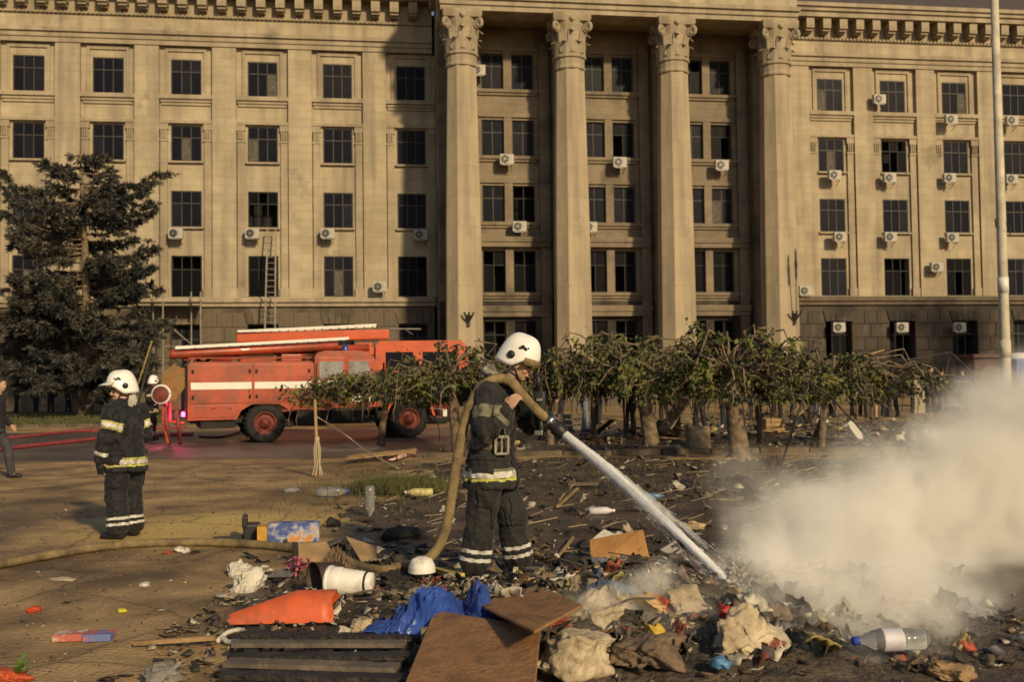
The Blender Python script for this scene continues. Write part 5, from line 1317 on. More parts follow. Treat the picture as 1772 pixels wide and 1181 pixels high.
# ladder against the wall
o = empty('ladder', FP(467, 575, 2.4)); L0 = o.location
t0, t1 = FP(463, 395, .9) - L0, FP(470, 395, .9) - L0; b0, b1 = FP(458, 590, 2.6) - L0, FP(476, 590, 2.6) - L0
for a, b_ in ((t0, b0), (t1 + V3((.25, 0, 0)), b1)): MB().bar(b_ - (a - b_) * .3, a, .06, .08).build('rail', M_SCAF, o)
for k in range(20):
    s = k / 19; MB().tube([b0.lerp(t0, s), b1.lerp(t1 + V3((.25, 0, 0)), s)], .022, 5).build('rung', M_SCAF, o)
tag(o, 'metal ladder leaning on the building above the fire engine', 'ladder')
# two poles leaning behind the fire engine
for (a, b_, m, lab, r) in (((247, 640), (263, 590), mat('yellow_paint', (.30, .21, .05), .6, .5, 5), 'short yellow pole leaning left of the fire engine', .03), ((250, 655), (262, 605), M_CHAR, 'dark pole leaning next to the short yellow pole', .045)):
    p, q = A(*a, 34), A(*b_, 34.5); d = (q - p); p0 = p.copy(); p0 -= d * (p.z / d.z) * .98
    tag(MB().tube([p0, q], r, 7).build('pole', m), lab, 'pole')

# red hoses on the road behind the engine
M_REDHOSE = mat('red_hose', (0.30, 0.05, 0.06), 0.7, 0.4, 6)
for (pts_, lab) in ((((-80, 790), (20, 776), (110, 766), (210, 756), (300, 753), (335, 752)), 'red hose lying on the road towards the pump, the nearer one'), (((-80, 764), (30, 757), (130, 747), (230, 742), (320, 740)), 'red hose lying on the road under the spruce, the farther one')):
    P = catmull([G(a, b_, .05) for a, b_ in pts_], 6)
    tag(MB().tube(P, .05, 8).build('fire_hose', M_REDHOSE, None, True), lab, 'hose')
P = catmull([G(345, 756, .04), G(380, 757, .04), (G(410, 750, .06)), G(430, 742, .12), G(425, 735, .3)], 6)
tag(MB().tube(P, .035, 8).build('fire_hose', mat('black_hose', (.03, .028, .026), .6, .3, 5), None, True), 'black hose curling under the rear of the fire engine', 'hose')
for (px, lab) in ((286, 'magenta-lit hose hanging behind the engine, left of the two'), (306, 'magenta-lit hose hanging behind the engine, right of the two')):
    P = catmull([A(px - 2, 700, 25.5), A(px, 715, 25.4), A(px + 3, 740, 25.3), G(px + 6, 768, .06)], 5)
    tag(MB().tube(P, .05, 8).build('fire_hose', M_REDHOSE, None, True), lab, 'hose')
M_BROWNB = mat('brown_board', (.25, .15, .05), .8, .4, 5)
a = A(300, 660, 25.9)
tag(MB().prism([(-.35, -.45), (.05, -.5), (.32, -.1), (.3, .3), (.0, .42), (-.25, .2)], -.03, .03).build('board', M_BROWNB, None, False, loc=a, rot=(0, 0, rad(20))), 'ochre board propped at the rear of the fire engine', 'board')
rg = MB()
for r0 in (.215,): rg.tube([(r0 * math.cos(t / 20 * 2 * PI), 0, r0 * math.sin(t / 20 * 2 * PI)) for t in range(21)], .035, 8)
ro = empty('hose_reel', A(279, 683, 25.2)); rg.build('rim', M_WHITE, ro, True)
MB().lathe([(.2, -.06), (.2, .06), (.05, .08), (0, .08)], 18, Matrix.Rotation(rad(90), 4, 'X'), cap=False).build('drum', M_RIM, ro)
MB().tube([(0, .1, 0), (0, .12, -.7), (.1, .2, -1.22)], .035, 6).build('stand', M_RED, ro)
tag(ro, 'round red hose reel with a white rim behind the fire engine', 'hose reel')

# stake with knotted rope, taut line to the ground
st = G(549, 826)
o = empty('rope_stake', st)
MB().tube([(0, 0, -.05), (-.01, 0, .6), (-.03, 0, 1.28)], [.03, .028, .024], 8).build('stake', M_WOOD, o, True)
kn = MB()
for i in range(7):
    a = i * .9; kn.tube(catmull([(.02 * math.cos(a), .02 * math.sin(a), .62), (.05 * math.cos(a), .05 * math.sin(a), .42), (.045 * math.cos(a + .4), .045 * math.sin(a + .4), .2), (.09 * math.cos(a), .09 * math.sin(a), .01)], 4), .014, 5)
kn.blob((0, 0, .62), (.045, .045, .06), 2, .2, 2, 1); kn.build('rope_tail', M_ROPE, o, True)
tl_ = MB().tube(catmull([(-.01, 0, 1.0), G(600, 755, .45) - st, G(640, 785, .22) - st, G(690, 812, .02) - st], 5), .012, 6); tl_.build('guy_rope', M_ROPE, o, True)
tag(o, 'wooden stake wound with pale knotted rope and a line to the ground', 'stake')

# timber behind the stake
def slab_me(P4, t, m, name):
    """a board given by its four upper corners; thickness downwards along its own normal"""
    P = [V3(p) for p in P4]; n = (P[1] - P[0]).cross(P[3] - P[0]).normalized()
    c = sum(P, V3()) / 4
    bm = bmesh.new(); up_ = [bm.verts.new(p - c) for p in P]; dn = [bm.verts.new(p - c - n * t) for p in P]
    bm.faces.new(up_); bm.faces.new(reversed(dn))
    for i in range(4): bm.faces.new((up_[i], dn[i], dn[(i + 1) % 4], up_[(i + 1) % 4]))
    bmesh.ops.recalc_face_normals(bm, faces=bm.faces)
    bmesh.ops.bevel(bm, geom=list(bm.edges), offset=min(.006, t * .3), segments=1, affect='EDGES')
    me = bpy.data.meshes.new(name); bm.to_mesh(me); bm.free(); me.materials.append(m); return me, c
def slab(name, P4, t, m, label, cat='board', parent=None, group=None):
    me, c = slab_me(P4, t, m, name); o = link(name, me, parent, loc=c)
    if label: tag(o, label, cat, group)
    return o
o = empty('pallet', G(650, 790))
L0 = o.location
for k, (dy, dz) in enumerate(((0, .13), (.35, .13), (.7, .14))):
    a, b_ = G(597, 795, .12), G(712, 783, .12); a.y += dy; b_.y += dy
    MB().bar(a - L0, b_ - L0, .12, .03).build('board', M_WOOD, o)
for s in (.1, .5, .9):
    a = G(597, 795, .06).lerp(G(712, 783, .06), s); MB().bar(a - L0 + V3((0, -.03, 0)), a - L0 + V3((.1, .8, 0)), .09, .09).build('bearer', M_WOOD, o)
tag(o, 'pale broken pallet lying behind the grass tuft', 'pallet')
tp = MB(); 
tps = catmull([G(600, 800, .02), G(640, 795, .03), G(680, 797, .05), G(720, 786, .03), G(735, 792, .02)], 6)
vs = []; 
for i, p in enumerate(tps): vs += [p + V3((0, 0, .0)), p + V3((0, .05 * math.cos(i), .05 + .03 * math.sin(i)))]
tp.add(vs, [(2 * i, 2 * i + 2, 2 * i + 3, 2 * i + 1) for i in range(len(tps) - 1)])
tpm = mat('barrier_tape', (.6, .55, .48), .6, col2=(.45, .05, .05), scale=7, detail=0, lo=.49, hi=.51)
tpo = tp.build('barrier_tape', tpm); sol = tpo.modifiers.new('s', 'SOLIDIFY'); sol.thickness = .002
tag(tpo, 'red and white barrier tape trailing over the pale pallet', 'tape')
gt = G(688, 852)
g_ = link('grass_tuft', grass_mesh('grass_tuft', 6500, lambda: (random.gauss(0, .27), random.gauss(0, .28)), .15, .007, M_GRASS, lambda x, y: .05), loc=(gt.x, gt.y, 0))
tag(g_, 'low green grass tuft left of the man with the hose', 'grass', kind='stuff')
w = link('weeds', grass_mesh('weeds', 3200, lambda: (random.uniform(-3.2, 6.5), random.choice((random.gauss(17, 1.2), random.gauss(13.4, 1.0)))), .09, .006, M_GRASS, lambda x, y: .03))
tag(w, 'sparse weeds in the soil bed', 'weeds', kind='stuff')

# broken planks and crates heaped behind the trees
HG = 'broken planks heaped behind the weeping trees'
def plank_at(px, py, L, w_, t, rz, tilt, m, roll=0):
    p = G(px, py); M = Euler((rad(roll), rad(tilt), rad(rz))).to_matrix()
    zmin = abs(math.sin(rad(tilt))) * L / 2 + t / 2 + .01
    o = MB().bevbox(-L / 2, L / 2, -w_ / 2, w_ / 2, -t / 2, t / 2, min(.008, t * .3)).build('plank', m, loc=(p.x, p.y, zmin), rot=(rad(roll), rad(tilt), rad(rz)))
    tag(o, 'one of the broken planks heaped behind the weeping trees', 'plank', HG); return o
for i in range(58):
    px = random.choice((random.uniform(955, 1190), random.uniform(1290, 1425), random.uniform(1290, 1425))); py = random.uniform(733, 772)
    if 1290 < px: py = random.uniform(716, 768)
    plank_at(px, py, random.uniform(.5, 1.8), random.uniform(.07, .16), random.uniform(.02, .05), random.uniform(0, 180), random.choice((0, random.uniform(2, 10), random.uniform(5, 22))), random.choice((M_WOOD, M_WOODG, M_WOODG, M_CHAR, M_WOOD)))
slab('door_panel', [A(1138, 745, 25.5), A(1160, 742, 24.6), A(1195, 690, 25.6), A(1176, 684, 26.6)], .04, mat('pale_board', (.42, .36, .26), .85, .3, 4), 'pale slanting panel between the two thick-trunked trees')
slab('board', [A(1368, 716, 29), A(1380, 720, 28.6), A(1412, 690, 29.4), A(1402, 684, 29.8)], .04, M_WOOD, 'thick yellowish board leaning up towards the rightmost weeping tree')
slab('board', [A(1583, 716, 36), A(1602, 716, 36), A(1598, 640, 36.6), A(1582, 644, 36.6)], .04, mat('smoked_board', (.36, .30, .19), .85, .4, 5), 'tall pale board standing upright beside the crowd')
def crate(px, py, w_, d, h, m, lab, rz=0):
    p = G(px, py); o = empty('crate', (p.x, p.y, 0), rad(rz))
    for k in range(3):
        z = h * (k + .08) / 3
        for y in (-d / 2, d / 2): MB().box(-w_ / 2, w_ / 2, y - .01, y + .01, z, z + h * .26).build('slat', m, o)
        for x in (-w_ / 2, w_ / 2): MB().box(x - .01, x + .01, -d / 2 + .012, d / 2 - .012, z, z + h * .26).build('slat', m, o)
    for x in (-1, 1):
        for y in (-1, 1): MB().box(x * (w_ / 2 - .035) - .02, x * (w_ / 2 - .035) + .02, y * (d / 2 - .035) - .02, y * (d / 2 - .035) + .02, 0, h).build('post', m, o)
    MB().box(-w_ / 2 + .012, w_ / 2 - .012, -d / 2 + .012, d / 2 - .012, .01, .03).build('bottom', m, o)
    tag(o, lab, 'crate'); return o
crate(985, 745, .75, .4, .5, M_WOODG, 'grey slatted crate behind the nozzle', 8)
crate(1155, 757, .5, .4, .45, M_WOODG, 'brown slatted crate right of the pale trunk', -15)
crate(1335, 745, .6, .4, .35, M_WOOD, 'pale slatted crate in the plank heap right of the broad trunk', 20)
crate(1388, 738, .5, .35, .3, M_CHAR, 'charred slatted crate in the plank heap below the blue jacket', -10)
stp = G(1208, 779); o = empty('tree_stump', (stp.x, stp.y, 0))
MB().tube([(0, 0, -.05), (0, 0, .1), (.01, 0, .46), (.01, 0, .5)], [.31, .27, .25, .22], 14).build('stump', mat('stump_bark', (.30, .22, .13), .9, col2=(.12, .085, .05), scale=5, bump=.8, bscale=12), o, True)
tag(o, 'cut tree stump with pale bark left of the broad trunk', 'stump')

# far side on the right: barrier, kiosk, portable toilet, bent tent frame
br = G(1657, 713); o = empty('crowd_barrier', (br.x, br.y, 0), rad(6))
fr_ = MB()
for x in (-.62, .62): fr_.tube([(x, 0, .05), (x, 0, 1.2)], .024, 7)
for z in (.25, 1.2): fr_.tube([(-.62, 0, z), (.62, 0, z)], .024, 7)
fr_.build('frame', M_SCAF, o)
for k in range(9): MB().tube([(-.5 + k * .125, 0, .26), (-.5 + k * .125, 0, 1.19)], .014, 6).build('bar', M_SCAF, o)
for x in (-.5, .5): MB().bar((x, -.3, .03), (x, .3, .03), .06, .03).build('foot', M_SCAF, o)
tag(o, 'pale steel crowd barrier standing behind the smoke', 'barrier')
kp = A(1712, 700, 46); o = empty('kiosk', (kp.x, kp.y, 0), rad(5))
MB().bevbox(-1.1, 1.1, -.8, .8, 0, 2.2, .03).build('wall', mat('maroon_paint', (.09, .035, .03), .7, .4, 2), o)
MB().bevbox(-1.2, 1.2, -.95, .9, 2.203, 2.36, .03).build('roof', mat('maroon_roof', (.12, .05, .04), .7, .4, 2), o)
MB().box(-.8, .8, -.82, -.803, 1.0, 1.8).build('shutter', M_WOODG, o)
tag(o, 'dark maroon kiosk behind the lamp post', 'kiosk')
kp = A(1768, 690, 42); o = empty('portable_toilet', (kp.x, kp.y, 0), rad(8))
M_BLUEP = mat('blue_plastic', (.10, .17, .38), .5, .25, 3)
MB().bevbox(-.55, .55, -.55, .55, .1, 2.1, .04).build('cabin', M_BLUEP, o)
d = MB().bevbox(-.42, .42, -.585, -.552, .18, 1.98, .012).build('door', M_BLUEP, o); MB().bevbox(.28, .36, -.61, -.586, 1.0, 1.08, .006).build('handle', M_BLACK, d)
rf_ = MB().lathe([(.60, 2.103), (.58, 2.2), (.4, 2.32), (0, 2.36)], 16, cap=False); rf_.build('roof', M_WHITE, o, True)
MB().box(-.58, .58, -.58, .58, 0, .098).build('base', M_BLACK, o)
tag(o, 'blue portable toilet with a white roof at the edge by the lamp post', 'portable toilet')
def rods(name, segs, Y, r, m, label, cat, extra=None):
    p0 = A(*segs[0][0], Y); o = empty(name, (p0.x, Y, 0))
    for (a, b_) in segs: MB().tube([A(*a, Y) - o.location, A(*b_, Y + .15) - o.location], r, 6).build('rod', m, o, True)
    tag(o, label, cat); return o
g1 = G(1340, 842)
rods('tent_frame', [((1340, 842), (1362, 775)), ((1362, 775), (1400, 660)), ((1400, 660), (1440, 690)), ((1440, 690), (1512, 768)), ((1512, 768), (1587, 842)), ((1587, 842), (1410, 853))], g1.y, .016, M_IRON, 'bent dark rods of a collapsed tent frame in the smoke', 'tent frame')
g2 = G(1618, 722)
rods('tent_frame', [((1618, 722), (1645, 610)), ((1645, 610), (1672, 636)), ((1672, 636), (1705, 668)), ((1645, 610), (1520, 632))], g2.y, .035, M_IRON, 'black standing tent frame poles before the burnt ground floor', 'tent frame')
p, q = A(1484, 620, 21.5), A(1530, 606, 21.7)
tag(MB().tube([p, q], .022, 6).build('stick', M_WOOD), 'pale stick caught in the top of the rightmost weeping tree', 'stick')
M_RAG = mat('white_rag', (.66, .62, .52), .9, .25, 4)
p = A(1478, 745, g1.y - .02)
tag(MB().prism([(-.05, .14), (.0, .1), (.11, -.05), (.12, -.13), (.05, -.12), (-.06, .03), (-.09, .1)], -.01, .012).build('rag', M_RAG, loc=p), 'white rag hanging on the slanting tent rod', 'rag')
# ================================================================== rubbish in front
random.seed(77)
def island_mat(name, cols, rough=.75, bump=0):
    """every scrap takes one of the given colours"""
    m = mat(name, cols[0], rough, .3, 20, bump=bump); N, L, b = nodes(m)
    g_ = N.new('ShaderNodeNewGeometry'); r = N.new('ShaderNodeValToRGB'); r.color_ramp.interpolation = 'CONSTANT'
    el = r.color_ramp.elements; el[0].color = (*cols[0], 1); el[1].position = 1 / len(cols); el[1].color = (*cols[1], 1)
    for i in range(2, len(cols)): e = el.new(i / len(cols)); e.color = (*cols[i], 1)
    L.new(g_.outputs['Random Per Island'], r.inputs['Fac'])
    mx = N.new('ShaderNodeMix'); mx.data_type = 'RGBA'; mx.blend_type = 'MULTIPLY'; mx.inputs[0].default_value = .7
    nz = next(n for n in N if n.type == 'TEX_NOISE'); rr = N.new('ShaderNodeMapRange'); rr.inputs['From Min'].default_value = .3; rr.inputs['From Max'].default_value = .65; rr.inputs['To Min'].default_value = .25
    L.new(nz.outputs['Fac'], rr.inputs['Value']); L.new(r.outputs['Color'], mx.inputs[6]); L.new(rr.outputs['Result'], mx.inputs[7]); L.new(mx.outputs[2], b.inputs['Base Color'])
    return m
SCRAP = [(.07, .055, .042), (.36, .28, .17), (.04, .034, .03), (.24, .16, .085), (.60, .54, .42), (.11, .085, .06), (.20, .145, .09), (.42, .33, .21), (.028, .025, .023), (.16, .16, .19), (.16, .12, .08), (.30, .08, .05), (.30, .23, .14), (.62, .58, .50), (.42, .33, .11), (.14, .11, .085), (.085, .07, .055), (.52, .45, .34)]
M_SCRAP = island_mat('rubbish_scraps', SCRAP)
M_SCRAPD = island_mat('dark_scraps', [(.04, .034, .028), (.14, .105, .07), (.025, .022, .02), (.085, .064, .045), (.24, .175, .105), (.055, .045, .037), (.42, .35, .25), (.11, .085, .058), (.5, .45, .36)])
def scraps(name, n, posf, size, m, label, flat=.6):
    V = []; Fc = []
    for i in range(n):
        x, y, z = posf(); s = size * random.uniform(.3, 1) ** 1.5 * 1.4; a = random.uniform(0, 2 * PI); asp = random.choice((1, 1, .6, .35, .15))
        M = Euler((random.gauss(0, flat), random.gauss(0, flat), a)).to_matrix(); b = len(V)
        for (u, v) in ((-1, -1), (0, -1), (1, -1), (-1, 1), (0, 1), (1, 1)):
            q = M @ V3((u * s, v * s * asp, random.gauss(0, s * .28))); V.append((x + q.x, y + q.y, max(z + q.z, .004 + .3 * z)))
        Fc += [(b, b + 1, b + 4, b + 3), (b + 1, b + 2, b + 5, b + 4)]
    o = link(name, np_mesh(name, V, Fc, m)); sm = o.modifiers.new('s', 'SOLIDIFY'); sm.thickness = .004
    return tag(o, label, 'litter', kind='stuff')
HC = G(1190, 1085)
def heap_z(x, y):
    dx, dy = (x - HC.x) / 1.25, (y - HC.y) / 1.15; d2 = dx * dx + dy * dy
    return .24 * math.exp(-d2 * 1.2) + .05 * math.exp(-(((x + .1) / 2.0) ** 2 + ((y - 6.6) / 1.3) ** 2)) + soil_h(x, y)
hx = np.arange(HC.x - 2.6, HC.x + 2.4, .05); hy = np.arange(4.3, HC.y + 2.4, .05)
def hz_(X, Y):
    n = .05 * vnoise(X, Y, .22, 2.2) + .035 * vnoise(X, Y, .09, 5.2); f = np.vectorize(heap_z)(X, Y)
    ed = np.clip(np.minimum(np.minimum(X - hx[0], hx[-1] - X), hy[-1] - Y) / .5, 0, 1)
    return f - .015 + n * np.clip((f - .03) * 12, 0, 1) - .08 * (1 - ed)
hm = link('rubbish_heap', grid_mesh('rubbish_heap', hx, hy, hz_, mat('ash_and_mud', (.12, .088, .06), .85, col2=(.03, .025, .021), scale=6, bump=1, bscale=24)))
tag(hm, 'smouldering heap of ash and rubbish where the water jet lands', 'rubbish heap', kind='stuff')
def on_heap():
    while True:
        x, y = random.gauss(HC.x, .75), random.gauss(HC.y + .05, .62)
        if y > 4.6: return x, y, heap_z(x, y) + random.uniform(0, .03)
scraps('rubbish', 1500, on_heap, .034, M_SCRAP, 'mixed torn rubbish covering the smouldering heap', .7)
def films(name, n, posf, smin, smax, m, label, seed=0):
    """crumpled sheets of paper, film and cloth lying over each other"""
    V = []; Fc = []; k = 7
    for i in range(n):
        x, y, z = posf(); s = random.uniform(smin, smax) * random.uniform(.6, 1); asp = random.uniform(.35, 1); M = Euler((random.gauss(0, .45), random.gauss(0, .45), random.uniform(0, 6.3))).to_matrix(); b = len(V); off = V3((i * 1.37, i * .71, seed))
        for a in range(k):
            for c in range(k):
                u, v = a / (k - 1) * 2 - 1, c / (k - 1) * 2 - 1; p = V3((u, v, 0)) * 1.4 + off
                h = .55 * (.5 - abs(mnoise.noise(p)) * 2) + .28 * (.5 - abs(mnoise.noise(p * 2.3)) * 2)
                ed = 1 + .35 * mnoise.noise(V3((u * 2, v * 2, i)))
                q = M @ V3((u * s * ed, v * s * asp * ed, h * s * .9)); V.append((x + q.x, y + q.y, max(z + .3 * s + q.z, z * .6 + .003)))
        Fc += [(b + a * k + c, b + a * k + c + 1, b + (a + 1) * k + c + 1, b + (a + 1) * k + c) for a in range(k - 1) for c in range(k - 1)]
    o = link(name, np_mesh(name, V, Fc, m, True)); sm = o.modifiers.new('s', 'SOLIDIFY'); sm.thickness = .003
    return tag(o, label, 'rubbish', kind='stuff')
films('crumpled_rubbish', 420, on_heap, .03, .12, M_SCRAP, 'crumpled paper, film and cloth tangled over the smouldering heap')
def wire():
    w_ = MB()
    for i in range(70):
        x, y, z = on_heap(); a = random.uniform(0, 6.3); L = random.uniform(.08, .4)
        w_.tube(catmull([(x, y, z), (x + L * .4 * math.cos(a), y + L * .4 * math.sin(a), z + random.uniform(0, .1)), (x + L * math.cos(a + .5), y + L * math.sin(a + .5), z + random.uniform(-.02, .08))], 4), random.uniform(.003, .009), 5)
    return tag(w_.build('wires', mat('scorched_wire', (.13, .10, .07), .8, .7, 2)), 'scorched wires and stalks poking out of the heap', 'wires', kind='stuff')
def mid():
    x, y = random.uniform(-2.2, 3.2), random.triangular(5, 10.5, 6.6); return x, y, heap_z(x, y) + .004
scraps('litter', 2200, mid, .03, M_SCRAPD, 'dark scraps strewn around the boards and the tarpaulin', .35)
def far_():
    x, y = random.uniform(-2.4, 7.5), random.uniform(9, 20); return x, y, soil_h(x, y) + .004
scraps('litter', 1500, far_, .05, M_SCRAPD, 'dark scraps strewn over the soil bed', .4)
def lft():
    x, y = random.uniform(-6, -1.2), 5 + 13 * random.random() ** 1.2; return x, y, .004
scraps('litter', 420, lft, .018, M_SCRAP, 'small scraps strewn over the asphalt on the left', .25)
def grit():
    x, y = random.uniform(-8, -.8), 4.6 + 15 * random.random() ** 1.4; return x, y, .003
scraps('grit', 5200, grit, .008, island_mat('grit_stones', [(.30, .23, .15), (.12, .09, .06), (.42, .34, .24), (.08, .06, .045), (.2, .15, .1)]), 'fine grit and chips lying on the asphalt on the left', .5)
def farr():
    x, y = random.uniform(-1.5, 14), random.uniform(22, 38); return x, y, .006
scraps('litter', 1500, farr, .10, M_SCRAP, 'scraps strewn behind the weeping trees', .6)
films('crumpled_litter', 150, lambda: (lambda x, y: (x, y, heap_z(x, y)))(random.uniform(-2.0, 2.6), random.uniform(6.2, 9.6)), .03, .10, M_SCRAPD, 'dark crumpled scraps between the boards and the hose', 3)
films('crumpled_litter', 110, lambda: (lambda x, y: (x, y, soil_h(x, y)))(random.uniform(-1.5, 7), random.uniform(10, 19)), .04, .13, M_SCRAPD, 'dark crumpled scraps over the far part of the soil bed', 5)
# twigs and laths
tw = MB()
for i in range(150):
    x, y = random.uniform(-1.8, 5.5), random.uniform(7.5, 19); a = random.gauss(0.1, .5); L = random.uniform(.1, .45); z = soil_h(x, y) + .012
    tw.bar((x, y, z), (x + L * math.cos(a), y + L * math.sin(a), z + random.uniform(0, .08)), random.uniform(.006, .02), .01)
o = tw.build('twigs', mat('dry_twigs', (.34, .26, .15), .9, .5, 3)); tag(o, 'dry twigs and laths scattered over the soil bed', 'twigs', kind='stuff')

# --- crumpled things
def GH(px, py, lift=0.0):
    """where the line of sight meets the heap"""
    p = G(px, py)
    for _ in range(8): p = G(px, py, heap_z(p.x, p.y) + lift)
    return p
def crumple(name, px, py, r, m, label, cat, amp=.35, seed=1, flat=.6, z=None, sub=5, dy=0):
    """slack film or cloth: lopsided, with creases running over it"""
    rx, ry, rz_ = (r if isinstance(r, tuple) else (r, r * .8, r * flat))
    g_ = GH(px, py, rz_ * .4) if z is None else G(px, py, z)
    bm = bmesh.new(); bmesh.ops.create_icosphere(bm, subdivisions=sub if rx > .07 else 3, radius=1); off = V3((seed * 7.7, seed * 3.1, seed))
    rr = random.Random(seed); dirs = [(V3((rr.gauss(0, 1), rr.gauss(0, 1), rr.gauss(0, .6))).normalized(), rr.uniform(-.5, .5)) for _ in range(5)]
    for v in bm.verts:
        q = v.co + V3((mnoise.noise(v.co * 1.3 + off), mnoise.noise(v.co * 1.3 + off * 1.7), mnoise.noise(v.co * 1.3 - off))) * .55
        k = 1 + amp * 1.1 * mnoise.noise(v.co * .9 + off)
        for i, sc in enumerate((1.5, 3.1, 5.6)):
            c = abs(mnoise.noise(q * sc + off * (i + 1))); k -= amp * (.42, .24, .14)[i] * max(0, 1 - c * (5, 4, 4)[i])
        for dd, o_ in dirs:
            t = (q.dot(dd) - o_); k += amp * .22 * max(0, 1 - abs(t) * 7)
        v.co = V3((q.x * rx * k, q.y * ry * k, max(q.z * rz_ * k, -rz_ * .55)))
    me = bpy.data.meshes.new(name); bm.to_mesh(me); bm.free(); me.materials.append(m); me.shade_smooth()
    o = link(name, me, loc=(g_.x, g_.y + dy, g_.z), rot=(0, 0, random.uniform(0, 6))); return tag(o, label, cat)
wire()
M_BAGW = mat('white_bag_film', (.68, .63, .52), .5, 0.35, 7, bump=.4, bscale=30)
M_BAGD = mat('dirty_bag_film', (.58, .49, .33), .6, col2=(.26, .19, .11), scale=5, bump=.5, bscale=26)
M_GREYB = mat('grey_bag', (.24, .22, .20), .7, .5, 8, bump=.4)
crumple('plastic_bag', 412, 988, .10, M_BAGW, 'small puffed white plastic bag left of the pink flowers', 'plastic bag', seed=2, flat=.8)
crumple('plastic_bag', 430, 1012, .115, M_BAGW, 'torn white plastic bag just in front of the small puffed one', 'plastic bag', seed=3, flat=.85)
crumple('plastic_bag', 392, 1032, (.12, .07, .02), M_BAGD, 'flattened dirty plastic bag on the asphalt by the torn white one', 'plastic bag', seed=4)
crumple('rubbish_bag', 1035, 1078, (.26, .2, .17), M_BAGD, 'large creased cream rubbish bag on the heap', 'rubbish bag', seed=6, amp=.3, sub=5)
crumple('rubbish_bag', 1000, 1140, (.24, .18, .13), M_BAGD, 'slumped yellowish rubbish bag in front of the large cream one', 'rubbish bag', seed=7, amp=.28, sub=5)
crumple('rubbish_bag', 1200, 1075, (.21, .16, .12), M_BAGW, 'torn whitish bag beside the bright red scrap', 'rubbish bag', seed=8, amp=.42, sub=5)
crumple('rubbish_bag', 1285, 1110, (.17, .13, .13), M_BAGD, 'dim cream bag at the smoky end of the heap', 'rubbish bag', seed=9, amp=.35)
crumple('rubbish_bag', 1120, 1130, (.2, .15, .10), mat('brown_rag', (.2, .14, .09), .9, .5, 6, bump=.5), 'brown wet rag bundle in the middle of the heap', 'rag', seed=10, amp=.4)
crumple('cloth', 1052, 1028, (.14, .1, .07), mat('blue_cloth', (.10, .14, .22), .9, .5, 9, bump=.4), 'crumpled blue cloth behind the large cream bag', 'cloth', seed=11, amp=.35)
crumple('cloth', 1125, 1045, (.16, .09, .06), mat('striped_cloth', (.52, .36, .16), .9, col2=(.45, .08, .04), scale=4, detail=0, lo=.42, hi=.46), 'ochre and red striped cloth behind the torn whitish bag', 'cloth', seed=12, amp=.28)
crumple('cloth', 965, 1085, (.1, .07, .04), mat('red_cloth', (.38, .04, .04), .85, .5, 9), 'red cloth scrap between the plywood and the cream bag', 'cloth', seed=13, amp=.4)
crumple('cloth', 1255, 1062, (.05, .04, .045), mat('bright_red', (.55, .03, .03), .5, .3, 6), 'bright red scrap on top of the heap', 'scrap', seed=14, amp=.3, z=.26)
crumple('cloth', 1135, 1095, (.06, .05, .05), mat('yellow_film', (.62, .42, .05), .6, .3, 6), 'yellow wrapper sticking up in the middle of the heap', 'wrapper', seed=15, amp=.4, z=.2)
crumple('cloth', 1172, 1045, (.045, .035, .03), mat('yellow_red_film', (.62, .40, .04), .5, col2=(.5, .03, .02), scale=14, detail=0, lo=.48, hi=.52), 'small yellow and red wrapper at the back of the heap', 'wrapper', seed=16, amp=.3, z=.24)
crumple('cloth', 1248, 1150, (.05, .04, .035), mat('sky_blue_film', (.10, .24, .42), .5, .3, 6), 'light blue wrapper low on the front of the heap', 'wrapper', seed=17, amp=.3, z=.14)
crumple('rubbish_bag', 285, 1168, (.11, .08, .06), M_GREYB, 'grey crumpled bag at the bottom edge left of the burnt pallet', 'plastic bag', seed=18, amp=.4)
crumple('plastic_bag', 315, 953, (.09, .06, .035), M_BAGW, 'white paper scrap in front of the hose on the asphalt', 'paper', seed=19, amp=.4)
crumple('cloth', 290, 957, (.05, .03, .02), mat('red_wrapper', (.45, .07, .05), .6, .4, 9), 'small red wrapper beside the white paper scrap', 'wrapper', seed=20)
crumple('cloth', 338, 957, (.045, .03, .02), M_CHAR, 'small black lump right of the white paper scrap', 'scrap', seed=21)
crumple('cloth', 60, 1057, (.05, .035, .03), mat('orange_red', (.55, .06, .02), .5, .3, 6), 'orange-red scrap lying alone on the asphalt', 'scrap', seed=22)
crumple('cloth', 211, 1058, (.035, .02, .02), mat('acid_yellow', (.62, .52, .03), .5, .3, 6), 'tiny acid yellow scrap on the asphalt', 'scrap', seed=23)
crumple('plastic_bag', 110, 1004, (.13, .05, .012), mat('pale_paper', (.55, .46, .33), .9, .3, 6), 'long flat pale paper strip on the asphalt', 'paper', seed=24)
crumple('plastic_bag', 250, 1013, (.045, .03, .02), M_BAGW, 'small white crumb of paper on the asphalt', 'paper', seed=25)
crumple('plastic_bag', 1512, 876, (.35, .1, .05), M_BAGW, 'long white film trailing left of the blue bucket', 'plastic film', seed=26, amp=.4)
crumple('plastic_bag', 1568, 872, (.12, .1, .09), M_BAGW, 'white puffed bag right of the blue bucket', 'plastic bag', seed=27)
crumple('cloth', 1640, 1165, (.1, .07, .05), M_CARD, 'brown crushed carton right of the lying clear bottle', 'carton', seed=28, amp=.3)
crumple('cloth', 1672, 1120, (.05, .04, .04), mat('red_wrapper2', (.42, .07, .04), .6, .4, 9), 'red wrapper behind the lying clear bottle', 'wrapper', seed=29)
crumple('plastic_bag', 1200, 912, (.11, .07, .05), mat('pale_food', (.55, .42, .22), .8, .5, 14), 'pale crumpled paper above the leaning white sheet', 'paper', seed=30)
crumple('plastic_bag', 625, 1085, (.11, .06, .05), M_BAGD, 'cream scrap left of the blue tarpaulin', 'plastic bag', seed=31)
